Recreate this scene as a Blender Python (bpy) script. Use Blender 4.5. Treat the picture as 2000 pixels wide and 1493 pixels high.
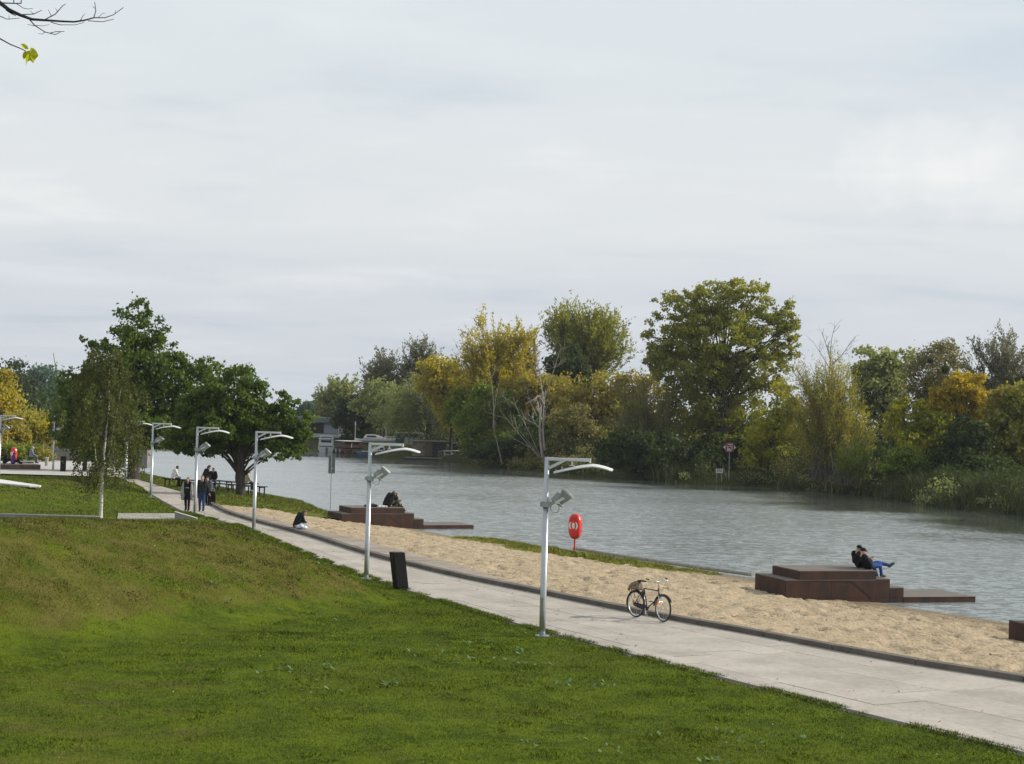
import bpy, bmesh, math, random
import numpy as np
from mathutils import Vector, Matrix

random.seed(7)
rng = np.random.default_rng(11)
for o in list(bpy.data.objects):
    bpy.data.objects.remove(o, do_unlink=True)
scene = bpy.context.scene
col = scene.collection
R = math.radians

# ------------------------------------------------------------------ camera
CAM = np.array([0.0, 0.0, 5.2])
FPX = 3200.0                      # focal length in photograph pixels (2000 wide)
PITCH = math.atan((813.0 - 746.5) / FPX)
ROLL = 0.028
_F = np.array([0, math.cos(PITCH), math.sin(PITCH)])
_U0 = np.array([0, -math.sin(PITCH), math.cos(PITCH)])
_R0 = np.array([1.0, 0, 0])
_R = math.cos(ROLL) * _R0 + math.sin(ROLL) * _U0
_U = -math.sin(ROLL) * _R0 + math.cos(ROLL) * _U0
cd = bpy.data.cameras.new('camera')
cam = bpy.data.objects.new('camera', cd)
col.objects.link(cam)
cd.sensor_width = 36.0
cd.lens = 36.0 * FPX / 2000.0
cd.clip_start = 0.1
cd.clip_end = 8000.0
m4 = Matrix((( _R[0], _U[0], -_F[0], CAM[0]),
             ( _R[1], _U[1], -_F[1], CAM[1]),
             ( _R[2], _U[2], -_F[2], CAM[2]),
             (0, 0, 0, 1)))
cam.matrix_world = m4
scene.camera = cam

# ------------------------------------------------------------------ sun + sky
SUN_EL, SUN_AZ = 29.0, 9.0        # azimuth measured from +X towards +Y
S = Vector((math.cos(R(SUN_EL)) * math.cos(R(SUN_AZ)), math.cos(R(SUN_EL)) * math.sin(R(SUN_AZ)), math.sin(R(SUN_EL))))
sl = bpy.data.lights.new('sun', 'SUN')
sl.energy = 4.8
sl.angle = R(1.2)
sl.color = (1.0, 0.93, 0.82)
sun = bpy.data.objects.new('sun', sl)
col.objects.link(sun)
sun.location = (60, 20, 60)
sun.rotation_euler = S.to_track_quat('Z', 'Y').to_euler()

world = bpy.data.worlds.new('World')
scene.world = world
world.use_nodes = True
wn, wl = world.node_tree.nodes, world.node_tree.links
wn.clear()
w_out = wn.new('ShaderNodeOutputWorld')
w_sky = wn.new('ShaderNodeTexSky')
w_sky.sky_type = 'NISHITA'
w_sky.sun_disc = False
w_sky.sun_elevation = R(SUN_EL)
w_sky.sun_rotation = R(90 - SUN_AZ)
w_sky.air_density = 1.0
w_sky.dust_density = 2.0
w_bg = wn.new('ShaderNodeBackground')
w_bg.inputs['Strength'].default_value = 0.085
wl.new(w_sky.outputs[0], w_bg.inputs['Color'])
w_tc = wn.new('ShaderNodeTexCoord')
w_sep = wn.new('ShaderNodeSeparateXYZ')
wl.new(w_tc.outputs['Generated'], w_sep.inputs[0])


def wmath(op, a, b=None, c=None, clamp=False):
    n = wn.new('ShaderNodeMath')
    n.operation = op
    n.use_clamp = clamp
    for i, v in enumerate((a, b, c)):
        if v is None:
            continue
        if isinstance(v, (int, float)):
            n.inputs[i].default_value = v
        else:
            wl.new(v, n.inputs[i])
    return n.outputs[0]


def wramp(fac, stops, interp='EASE'):
    n = wn.new('ShaderNodeValToRGB')
    n.color_ramp.interpolation = interp
    el = n.color_ramp.elements
    while len(el) < len(stops):
        el.new(0.5)
    for e, (p, c) in zip(el, stops):
        e.position = p
        e.color = (c[0], c[1], c[2], 1) if not isinstance(c, (int, float)) else (c, c, c, 1)
    wl.new(fac, n.inputs[0])
    return n.outputs[0]


zz = wmath('MAXIMUM', w_sep.outputs[2], 0.0)
den = wmath('ADD', zz, 0.10)
ux = wmath('DIVIDE', w_sep.outputs[0], den)
uy = wmath('DIVIDE', w_sep.outputs[1], den)
w_cmb = wn.new('ShaderNodeCombineXYZ')
wl.new(ux, w_cmb.inputs[0])
wl.new(wmath('MULTIPLY', uy, 1.3), w_cmb.inputs[1])


def wnoise(vec, scale, detail, rough=0.5, dist=0.0):
    n = wn.new('ShaderNodeTexNoise')
    n.inputs['Scale'].default_value = scale
    n.inputs['Detail'].default_value = detail
    n.inputs['Roughness'].default_value = rough
    n.inputs['Distortion'].default_value = dist
    wl.new(vec, n.inputs['Vector'])
    return n.outputs[0]


n1 = wnoise(w_cmb.outputs[0], 0.55, 7, 0.52, 0.6)
n2 = wnoise(w_cmb.outputs[0], 1.9, 8, 0.55, 0.3)
cir = wmath('ADD', wmath('MULTIPLY', n1, 0.7), wmath('MULTIPLY', n2, 0.3))
cov = wramp(cir, [(0.30, 0.80), (0.50, 0.93), (0.70, 1.0)])
# colour of the thin high cloud: greyer and slightly lavender low down, brighter higher
c_lo = wramp(zz, [(0.0, (0.655, 0.695, 0.755)), (0.07, (0.70, 0.737, 0.788)), (0.12, (0.805, 0.832, 0.845)), (0.26, (0.77, 0.827, 0.86)), (1.0, (0.70, 0.765, 0.82))])
c_hi = wn.new('ShaderNodeMix')
c_hi.data_type = 'RGBA'
c_hi.blend_type = 'MULTIPLY'
c_hi.inputs['Factor'].default_value = 1.0
wl.new(c_lo, c_hi.inputs['A'])
wl.new(wramp(cir, [(0.32, (0.90, 0.945, 0.995)), (0.50, (0.99, 0.995, 1.0)), (0.66, (1.06, 1.055, 1.045))]), c_hi.inputs['B'])
# one cumulus bank low on the right
def dirof(px, py):
    d = _F + (px - 1000.0) / FPX * _R - (py - 746.5) / FPX * _U
    return d / np.linalg.norm(d)
n3 = wn.new('ShaderNodeTexNoise')
n3.inputs['Scale'].default_value = 20.0
n3.inputs['Detail'].default_value = 7
n3.inputs['Roughness'].default_value = 0.55
wl.new(w_tc.outputs['Generated'], n3.inputs['Vector'])


def cumulus(px, py, rx, rz, amt):
    d = dirof(px, py)
    dx = wmath('DIVIDE', wmath('SUBTRACT', w_sep.outputs[0], float(d[0])), rx)
    dz = wmath('DIVIDE', wmath('SUBTRACT', w_sep.outputs[2], float(d[2])), rz)
    r2 = wmath('SQRT', wmath('ADD', wmath('MULTIPLY', dx, dx), wmath('MULTIPLY', dz, dz)))
    v = wmath('ADD', wmath('SUBTRACT', 1.0, r2), wmath('MULTIPLY', wmath('SUBTRACT', n3.outputs[0], 0.5), 2.6))
    front = wmath('GREATER_THAN', w_sep.outputs[1], 0.0)
    return wmath('MULTIPLY', wmath('MULTIPLY', wramp(v, [(0.05, 0.0), (0.45, 0.45), (1.05, 1.0)]), front), amt)


cu = wmath('MAXIMUM', cumulus(1850, 330, 0.060, 0.030, 0.75), cumulus(2010, 375, 0.075, 0.022, 0.6))
cu = wmath('MAXIMUM', cu, cumulus(1120, 300, 0.035, 0.012, 0.25))
cu = wmath('MAXIMUM', cu, cumulus(600, 545, 0.085, 0.010, 0.30))
c_cu = wn.new('ShaderNodeMix')
c_cu.data_type = 'RGBA'
wl.new(cu, c_cu.inputs['Factor'])
wl.new(c_hi.outputs['Result'], c_cu.inputs['A'])
c_cu.inputs['B'].default_value = (0.95, 0.95, 0.945, 1)
w_cl = wn.new('ShaderNodeBackground')
wl.new(c_cu.outputs['Result'], w_cl.inputs['Color'])
w_cl.inputs['Strength'].default_value = 1.0
w_mix = wn.new('ShaderNodeMixShader')
wl.new(cov, w_mix.inputs[0])
wl.new(w_bg.outputs[0], w_mix.inputs[1])
wl.new(w_cl.outputs[0], w_mix.inputs[2])
wl.new(w_mix.outputs[0], w_out.inputs['Surface'])

scene.view_settings.view_transform = 'Standard'
scene.view_settings.look = 'None'
scene.view_settings.exposure = 0.0
scene.view_settings.gamma = 1.0
scene.view_settings.use_curve_mapping = False
scene.render.engine = 'CYCLES'
scene.cycles.max_bounces = 6
scene.cycles.diffuse_bounces = 3
scene.cycles.glossy_bounces = 3
scene.cycles.transmission_bounces = 3
scene.cycles.transparent_max_bounces = 6
scene.cycles.use_denoising = True
scene.cycles.caustics_reflective = False
scene.cycles.caustics_refractive = False


# ------------------------------------------------------------------ surveying: photograph ray -> place
def ray(px, py):
    return _F + (px - 1000.0) / FPX * _R - (py - 746.5) / FPX * _U


def G(px, py, z=0.0):
    d = ray(px, py)
    return CAM + d * ((z - CAM[2]) / d[2])


def AY(px, py, Y):
    d = ray(px, py)
    return CAM + d * (Y / d[1])


# ------------------------------------------------------------------ numpy value noise
def _hash(ix, iy, seed):
    h = (ix.astype(np.int64) * 374761393 + iy.astype(np.int64) * 668265263 + seed * 974711) & 0x7fffffff
    h = ((h ^ (h >> 13)) * 1274126177) & 0x7fffffff
    return ((h ^ (h >> 16)) & 0xffff) / 65535.0


def vnoise(x, y, seed=0):
    x = np.asarray(x, float)
    y = np.asarray(y, float)
    ix, iy = np.floor(x), np.floor(y)
    fx, fy = x - ix, y - iy
    fx = fx * fx * (3 - 2 * fx)
    fy = fy * fy * (3 - 2 * fy)
    a = _hash(ix, iy, seed)
    b = _hash(ix + 1, iy, seed)
    c = _hash(ix, iy + 1, seed)
    d = _hash(ix + 1, iy + 1, seed)
    return (a * (1 - fx) + b * fx) * (1 - fy) + (c * (1 - fx) + d * fx) * fy


def fbm(x, y, oct=4, seed=0, gain=0.5):
    v = 0
    amp = 1.0
    tot = 0
    for i in range(oct):
        v = v + amp * vnoise(x * 2 ** i + 17.3 * i, y * 2 ** i - 9.1 * i, seed + i)
        tot += amp
        amp *= gain
    return v / tot


def sstep(x, a, b):
    t = np.clip((np.asarray(x, float) - a) / (b - a), 0, 1)
    return t * t * (3 - 2 * t)


# ------------------------------------------------------------------ materials
MATS = {}


def nd(nt, typ, **kw):
    n = nt.nodes.new(typ)
    for k, v in kw.items():
        setattr(n, k, v)
    return n


def mat(name, color, rough=0.6, metal=0.0, var=0.12, scale=6.0, bump=0.0, bscale=None, spec=0.5, col2=None, streak=None):
    """plain procedural material: base colour wandering with noise, optional second colour, optional bump"""
    if name in MATS:
        return MATS[name]
    m = bpy.data.materials.new(name)
    m.use_nodes = True
    nt = m.node_tree
    b = nt.nodes['Principled BSDF']
    tc = nd(nt, 'ShaderNodeTexCoord')
    mp = nd(nt, 'ShaderNodeMapping')
    if streak:
        mp.inputs['Scale'].default_value = streak
    nt.links.new(tc.outputs['Object'], mp.inputs[0])
    nz = nd(nt, 'ShaderNodeTexNoise')
    nz.inputs['Scale'].default_value = scale
    nz.inputs['Detail'].default_value = 6
    nt.links.new(mp.outputs[0], nz.inputs['Vector'])
    rp = nd(nt, 'ShaderNodeValToRGB')
    c = color
    c2 = col2 if col2 else tuple(min(1, x * (1 + var)) for x in c)
    c1 = c if col2 else tuple(x * (1 - var) for x in c)
    rp.color_ramp.elements[0].position = 0.32
    rp.color_ramp.elements[1].position = 0.68
    rp.color_ramp.elements[0].color = (*c1, 1)
    rp.color_ramp.elements[1].color = (*c2, 1)
    nt.links.new(nz.outputs[0], rp.inputs[0])
    nt.links.new(rp.outputs[0], b.inputs['Base Color'])
    b.inputs['Roughness'].default_value = rough
    b.inputs['Metallic'].default_value = metal
    b.inputs['Specular IOR Level'].default_value = spec
    if bump:
        n2 = nd(nt, 'ShaderNodeTexNoise')
        n2.inputs['Scale'].default_value = bscale or scale * 5
        n2.inputs['Detail'].default_value = 4
        nt.links.new(mp.outputs[0], n2.inputs['Vector'])
        bp = nd(nt, 'ShaderNodeBump')
        bp.inputs['Strength'].default_value = bump
        bp.inputs['Distance'].default_value = 0.02
        nt.links.new(n2.outputs[0], bp.inputs['Height'])
        nt.links.new(bp.outputs[0], b.inputs['Normal'])
    MATS[name] = m
    return m


def leafmat(name, cols, transl=0.35, patch=0.5):
    """foliage: colour per leaf (random per island) + slow patches through the crown"""
    if name in MATS:
        return MATS[name]
    m = bpy.data.materials.new(name)
    m.use_nodes = True
    nt = m.node_tree
    nt.nodes.clear()
    out = nd(nt, 'ShaderNodeOutputMaterial')
    geo = nd(nt, 'ShaderNodeNewGeometry')
    nz = nd(nt, 'ShaderNodeTexNoise')
    nz.inputs['Scale'].default_value = 0.45
    nz.inputs['Detail'].default_value = 3
    nt.links.new(geo.outputs['Position'], nz.inputs['Vector'])
    mx = nd(nt, 'ShaderNodeMath', operation='MULTIPLY_ADD')
    nt.links.new(nz.outputs[0], mx.inputs[0])
    mx.inputs[1].default_value = patch * 2.4
    mx.inputs[2].default_value = -patch * 1.2 + 0.25
    ad = nd(nt, 'ShaderNodeMath', operation='MULTIPLY_ADD')
    nt.links.new(geo.outputs['Random Per Island'], ad.inputs[0])
    ad.inputs[1].default_value = 0.5
    nt.links.new(mx.outputs[0], ad.inputs[2])
    rp = nd(nt, 'ShaderNodeValToRGB')
    el = rp.color_ramp.elements
    while len(el) < len(cols):
        el.new(0.5)
    for i, c in enumerate(cols):
        el[i].position = i / (len(cols) - 1)
        el[i].color = (*c, 1)
    nt.links.new(ad.outputs[0], rp.inputs[0])
    df = nd(nt, 'ShaderNodeBsdfPrincipled')
    df.inputs['Roughness'].default_value = 0.55
    df.inputs['Specular IOR Level'].default_value = 0.25
    nt.links.new(rp.outputs[0], df.inputs['Base Color'])
    tr = nd(nt, 'ShaderNodeBsdfTranslucent')
    hs = nd(nt, 'ShaderNodeHueSaturation')
    hs.inputs['Saturation'].default_value = 1.15
    hs.inputs['Value'].default_value = 1.3
    nt.links.new(rp.outputs[0], hs.inputs['Color'])
    nt.links.new(hs.outputs[0], tr.inputs['Color'])
    ms = nd(nt, 'ShaderNodeMixShader')
    ms.inputs[0].default_value = transl
    nt.links.new(df.outputs[0], ms.inputs[1])
    nt.links.new(tr.outputs[0], ms.inputs[2])
    nt.links.new(ms.outputs[0], out.inputs[0])
    MATS[name] = m
    return m


# ------------------------------------------------------------------ mesh helpers
def np_mesh(name, verts, faces, mats, parent=None, smooth=False):
    """verts (N,3), faces (M,k) all the same k"""
    verts = np.asarray(verts, np.float32)
    faces = np.asarray(faces, np.int32)
    me = bpy.data.meshes.new(name)
    k = faces.shape[1]
    me.vertices.add(len(verts))
    me.vertices.foreach_set('co', verts.ravel())
    me.loops.add(faces.size)
    me.loops.foreach_set('vertex_index', faces.ravel())
    me.polygons.add(len(faces))
    me.polygons.foreach_set('loop_start', np.arange(0, faces.size, k, dtype=np.int32))
    me.polygons.foreach_set('loop_total', np.full(len(faces), k, np.int32))
    me.update(calc_edges=True)
    me.validate()
    me.polygons.foreach_set('use_smooth', np.full(len(me.polygons), smooth, bool))
    for m in (mats if isinstance(mats, (list, tuple)) else [mats]):
        me.materials.append(m)
    o = bpy.data.objects.new(name, me)
    col.objects.link(o)
    if parent is not None:
        o.parent = parent
    return o


class MB:
    def __init__(self):
        self.v, self.f, self.m = [], [], []

    def add(self, vs, fs, mi=0):
        b = len(self.v)
        self.v.extend([tuple(map(float, v)) for v in vs])
        for f in fs:
            self.f.append(tuple(b + i for i in f))
            self.m.append(mi)
        return self

    def box(self, c, s, rz=0.0, ry=0.0, rx=0.0, mi=0, top=(1, 1), shift=(0, 0)):
        hx, hy, hz = s[0] / 2, s[1] / 2, s[2] / 2
        M = Matrix.Rotation(rz, 3, 'Z') @ Matrix.Rotation(ry, 3, 'Y') @ Matrix.Rotation(rx, 3, 'X')
        vs = []
        for z in (-1, 1):
            for x, y in ((-1, -1), (1, -1), (1, 1), (-1, 1)):
                k = top if z > 0 else (1, 1)
                sh = shift if z > 0 else (0, 0)
                p = M @ Vector((x * hx * k[0] + sh[0], y * hy * k[1] + sh[1], z * hz))
                vs.append((p.x + c[0], p.y + c[1], p.z + c[2]))
        return self.add(vs, [(3, 2, 1, 0), (4, 5, 6, 7), (0, 1, 5, 4), (1, 2, 6, 5), (2, 3, 7, 6), (3, 0, 4, 7)], mi)

    def tube(self, pts, r, n=8, mi=0, caps=True, flat=1.0):
        pts = [Vector(p) for p in pts]
        k = len(pts)
        rs = [r] * k if isinstance(r, (int, float)) else list(r)
        rings = []
        prev = None
        for i, p in enumerate(pts):
            t = (pts[min(i + 1, k - 1)] - pts[max(i - 1, 0)])
            if t.length < 1e-9:
                t = Vector((0, 0, 1))
            t.normalize()
            if prev is None:
                a = Vector((0, 0, 1)) if abs(t.z) < 0.9 else Vector((1, 0, 0))
                u = t.cross(a).normalized()
            else:
                u = (prev - t * prev.dot(t))
                u = u.normalized() if u.length > 1e-6 else t.orthogonal().normalized()
            prev = u
            w = t.cross(u)
            rings.append([p + (u * math.cos(2 * math.pi * j / n) + w * math.sin(2 * math.pi * j / n) * flat) * rs[i] for j in range(n)])
        vs = [v for rg in rings for v in rg]
        fs = []
        for i in range(k - 1):
            for j in range(n):
                a, b = i * n + j, i * n + (j + 1) % n
                fs.append((a, b, b + n, a + n))
        if caps:
            fs.append(tuple(range(n - 1, -1, -1)))
            fs.append(tuple((k - 1) * n + j for j in range(n)))
        return self.add(vs, fs, mi)

    def prism(self, poly, vec, mi=0):
        """closed polygon of 3D points extruded by vec"""
        n = len(poly)
        p0 = [Vector(p) for p in poly]
        vec = Vector(vec)
        vs = p0 + [p + vec for p in p0]
        fs = [tuple(range(n - 1, -1, -1)), tuple(range(n, 2 * n))]
        for i in range(n):
            j = (i + 1) % n
            fs.append((i, j, n + j, n + i))
        return self.add(vs, fs, mi)

    def loft(self, rings, mi=0, caps=True, closed=True):
        n = len(rings[0])
        vs = [v for rg in rings for v in rg]
        fs = []
        for i in range(len(rings) - 1):
            for j in range(n if closed else n - 1):
                a, b = i * n + j, i * n + (j + 1) % n
                fs.append((a, b, b + n, a + n))
        if caps and closed:
            fs.append(tuple(range(n - 1, -1, -1)))
            fs.append(tuple((len(rings) - 1) * n + j for j in range(n)))
        return self.add(vs, fs, mi)

    def ell(self, c, r, nu=10, nv=7, mi=0, M=None):
        rings = []
        for i in range(nv + 1):
            th = math.pi * (0.02 + 0.96 * i / nv)
            rg = []
            for j in range(nu):
                ph = 2 * math.pi * j / nu
                p = Vector((r[0] * math.sin(th) * math.cos(ph), r[1] * math.sin(th) * math.sin(ph), -r[2] * math.cos(th)))
                if M is not None:
                    p = M @ p
                rg.append(p + Vector(c))
            rings.append(rg)
        return self.loft(rings, mi)

    def build(self, name, mats, parent=None, smooth=False, bevel=0.0, loc=None):
        me = bpy.data.meshes.new(name)
        me.from_pydata(self.v, [], self.f)
        mats = mats if isinstance(mats, (list, tuple)) else [mats]
        for m in mats:
            me.materials.append(m)
        me.polygons.foreach_set('material_index', self.m)
        bm = bmesh.new()
        bm.from_mesh(me)
        bmesh.ops.recalc_face_normals(bm, faces=bm.faces)
        if bevel > 0:
            bmesh.ops.bevel(bm, geom=[e for e in bm.edges if e.calc_face_angle(0) > 0.5], offset=bevel, segments=1, affect='EDGES', clamp_overlap=True)
        bm.to_mesh(me)
        bm.free()
        if smooth:
            me.polygons.foreach_set('use_smooth', [True] * len(me.polygons))
        me.update()
        o = bpy.data.objects.new(name, me)
        col.objects.link(o)
        if parent is not None:
            o.parent = parent
        if loc is not None:
            o.location = loc
        return o


def tag(o, label=None, cat=None, group=None, kind=None):
    if label:
        o['label'] = label
    if cat:
        o['category'] = cat
    if group:
        o['group'] = group
    if kind:
        o['kind'] = kind
    return o


def thing(name, label, cat, loc=(0, 0, 0), rz=0.0, group=None):
    o = bpy.data.objects.new(name, None)
    o.empty_display_size = 0.3
    col.objects.link(o)
    o.location = tuple(float(x) for x in loc)
    o.rotation_euler = (0, 0, rz)
    return tag(o, label, cat, group)


def copy_tree(o, parent=None, loc=None, rz=None, label=None):
    kids = list(o.children)
    c = o.copy()
    col.objects.link(c)
    c.parent = parent
    if loc is not None:
        c.location = tuple(float(x) for x in loc)
    if rz is not None:
        c.rotation_euler = (0, 0, rz)
    if label:
        c['label'] = label
    for k in kids:
        copy_tree(k, c)
    return c


def sheet(name, poly, z, m):
    """flat setting polygon"""
    b = MB()
    b.add([(p[0], p[1], z) for p in poly], [tuple(range(len(poly)))])
    return b.build(name, m)
# ================================================================== SETTING: curves of the promenade and shore
WATER_Z = -0.8


def curve_xy(px_pts, z, ext0=None, ext1=None, smooth=2.0, step=0.25):
    """photograph points on a level plane -> dense curve X(Y), smoothed"""
    P = np.array([G(x, y, z)[:2] for x, y in px_pts])
    P = P[np.argsort(P[:, 1])]
    if ext0 is not None:      # extend to small Y along the first segment
        d = (P[2] - P[0])
        P = np.vstack([P[0] + d * ((ext0 - P[0, 1]) / d[1]), P])
    if ext1 is not None:
        d = (P[-1] - P[-3])
        P = np.vstack([P, P[-1] + d * ((ext1 - P[-1, 1]) / d[1])])
    ys = np.arange(P[0, 1], P[-1, 1], step)
    xs = np.interp(ys, P[:, 1], P[:, 0])
    k = int(smooth / step)
    if k > 0:
        w = np.hanning(2 * k + 3)[1:-1]
        w /= w.sum()
        pad = len(w) // 2
        lo = xs[0] + (xs[1] - xs[0]) * np.arange(-pad, 0)
        hi = xs[-1] + (xs[-1] - xs[-2]) * np.arange(1, pad + 1)
        xs = np.convolve(np.concatenate([lo, xs, hi]), w, mode='valid')
    return ys, xs


L_PX = [(2000, 1469), (1860, 1434), (1720, 1399), (1580, 1367), (1475, 1337.5), (1300, 1295.5), (1151, 1253.5), (1068, 1234), (975, 1208),
        (892, 1182), (798, 1153), (700, 1120), (665, 1107), (577, 1072), (499, 1039), (455, 1021.5), (392, 1009), (354, 998), (335, 988), (300, 967.6), (254, 942), (225, 929)]
R_PX = [(2000, 1332), (1790, 1301), (1650, 1276), (1552, 1255), (1419, 1231), (1300, 1210), (1229, 1195.8), (1140, 1179), (1055, 1160), (920, 1134), (795, 1105),
        (700, 1079.4), (606, 1049), (552, 1034), (492, 1019), (440, 1002.6), (412, 987.8), (385, 972), (345, 957), (300, 947), (255, 932), (225, 922)]
LY, LX = curve_xy(L_PX, 0.0, ext0=-20, ext1=135, smooth=3.0)
RY, RX = curve_xy(R_PX, 0.0, ext0=-20, ext1=150, smooth=3.0)


def XL(y):
    return np.interp(y, LY, LX)


def XR(y):
    return np.interp(y, RY, RX)


def left_frame(y):
    """point on the left path edge and unit normal pointing to the river"""
    y = np.asarray(y, float)
    dx = (XL(y + 1.5) - XL(y - 1.5)) / 3.0
    n = np.stack([np.ones_like(dx), -dx], -1)
    n /= np.linalg.norm(n, axis=-1, keepdims=True)
    return np.stack([XL(y), y], -1), n


def cross(y):
    """matching point on the right path edge across from left point y, returned as width"""
    p, n = left_frame(y)
    w = np.full(len(np.atleast_1d(y)), 3.0)
    for _ in range(30):
        q = p + n * w[:, None]
        err = XR(q[:, 1]) - q[:, 0]
        w = w + err * 0.6
    return p, n, w


# ------------------------------------------------------------------ materials of the ground
def groundmat(name, green, dark, dry, blade=False, fine=9.0):
    m = bpy.data.materials.new(name)
    m.use_nodes = True
    nt = m.node_tree
    b = nt.nodes['Principled BSDF']
    geo = nd(nt, 'ShaderNodeNewGeometry')

    def noise(scale, det, rough=0.55):
        n = nd(nt, 'ShaderNodeTexNoise')
        n.inputs['Scale'].default_value = scale
        n.inputs['Detail'].default_value = det
        n.inputs['Roughness'].default_value = rough
        nt.links.new(geo.outputs['Position'], n.inputs['Vector'])
        return n.outputs[0]

    def ramp(f, a, b2):
        r = nd(nt, 'ShaderNodeMapRange')
        r.inputs[1].default_value = a
        r.inputs[2].default_value = b2
        r.interpolation_type = 'SMOOTHSTEP'
        nt.links.new(f, r.inputs[0])
        return r.outputs[0]

    def mix(f, a, b2):
        x = nd(nt, 'ShaderNodeMix', data_type='RGBA')
        if isinstance(f, (int, float)):
            x.inputs['Factor'].default_value = f
        else:
            nt.links.new(f, x.inputs['Factor'])
        for s, v in (('A', a), ('B', b2)):
            if isinstance(v, tuple):
                x.inputs[s].default_value = (*v, 1)
            else:
                nt.links.new(v, x.inputs[s])
        return x.outputs['Result']

    def m2(op, a, b2):
        x = nd(nt, 'ShaderNodeMath', operation=op)
        for i, v in enumerate((a, b2)):
            if isinstance(v, (int, float)):
                x.inputs[i].default_value = v
            else:
                nt.links.new(v, x.inputs[i])
        return x.outputs[0]
    g = mix(ramp(noise(0.9, 5), 0.36, 0.64), dark, green)
    g = mix(m2('MULTIPLY', ramp(noise(0.22, 4, 0.6), 0.48, 0.62), 0.5), g, (dark[0] * 1.35, dark[1] * 1.15, dark[2] * 1.2))
    g = mix(m2('MULTIPLY', ramp(noise(fine, 3), 0.40, 0.70), 0.45), g, tuple(x * 1.35 for x in green))
    g = mix(m2('MULTIPLY', ramp(noise(2.6, 5, 0.6), 0.55, 0.75), 0.55), g, (dark[0] * 0.6, dark[1] * 0.75, dark[2] * 0.7))
    at = nd(nt, 'ShaderNodeAttribute')
    at.attribute_name = 'dry'
    pn = m2('ADD', m2('MULTIPLY', noise(0.75, 6, 0.65), 0.8), m2('MULTIPLY', noise(3.6, 4), 0.2))
    dr = ramp(m2('ADD', pn, m2('MULTIPLY', m2('SUBTRACT', at.outputs['Fac'], 0.5), 0.34)), 0.42, 0.66)
    dcol = mix(ramp(noise(1.7, 4), 0.38, 0.62), dry, (dry[0] * 0.66, dry[1] * 0.68, dry[2] * 0.55))
    fin = mix(m2('MULTIPLY', dr, 0.72), g, dcol)
    if blade:
        hv_ = nd(nt, 'ShaderNodeHueSaturation')
        ri = nd(nt, 'ShaderNodeMapRange')
        ri.inputs[3].default_value = 0.55
        ri.inputs[4].default_value = 1.5
        nt.links.new(geo.outputs['Random Per Island'], ri.inputs[0])
        nt.links.new(ri.outputs[0], hv_.inputs['Value'])
        nt.links.new(fin, hv_.inputs['Color'])
        fin = hv_.outputs[0]
    nt.links.new(fin, b.inputs['Base Color'])
    b.inputs['Roughness'].default_value = 0.75
    b.inputs['Specular IOR Level'].default_value = 0.03
    if blade:
        # thin blades: the turf as a whole faces up, each blade only leans away from that
        v1 = nd(nt, 'ShaderNodeVectorMath', operation='SCALE')
        v1.inputs['Scale'].default_value = 0.45
        nt.links.new(geo.outputs['Normal'], v1.inputs[0])
        v2 = nd(nt, 'ShaderNodeVectorMath', operation='ADD')
        nt.links.new(v1.outputs[0], v2.inputs[0])
        v2.inputs[1].default_value = (0, 0, 0.75)
        v3 = nd(nt, 'ShaderNodeVectorMath', operation='NORMALIZE')
        nt.links.new(v2.outputs[0], v3.inputs[0])
        nt.links.new(v3.outputs[0], b.inputs['Normal'])
    else:
        bp = nd(nt, 'ShaderNodeBump')
        bp.inputs['Strength'].default_value = 0.9
        bp.inputs['Distance'].default_value = 0.05
        nt.links.new(noise(22, 3, 0.7), bp.inputs['Height'])
        nt.links.new(bp.outputs[0], b.inputs['Normal'])
    MATS[name] = m
    return m


M_LAWN = groundmat('lawn', (0.092, 0.124, 0.008), (0.051, 0.075, 0.007), (0.128, 0.104, 0.031))
M_BLADE = groundmat('grass_blade', (0.112, 0.150, 0.010), (0.062, 0.091, 0.008), (0.146, 0.120, 0.037), blade=True)
M_BANK = groundmat('bank_grass', (0.120, 0.140, 0.022), (0.070, 0.090, 0.014), (0.16, 0.125, 0.045))
M_BANKB = groundmat('bank_blade', (0.140, 0.160, 0.024), (0.085, 0.105, 0.015), (0.17, 0.135, 0.05), blade=True)


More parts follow.
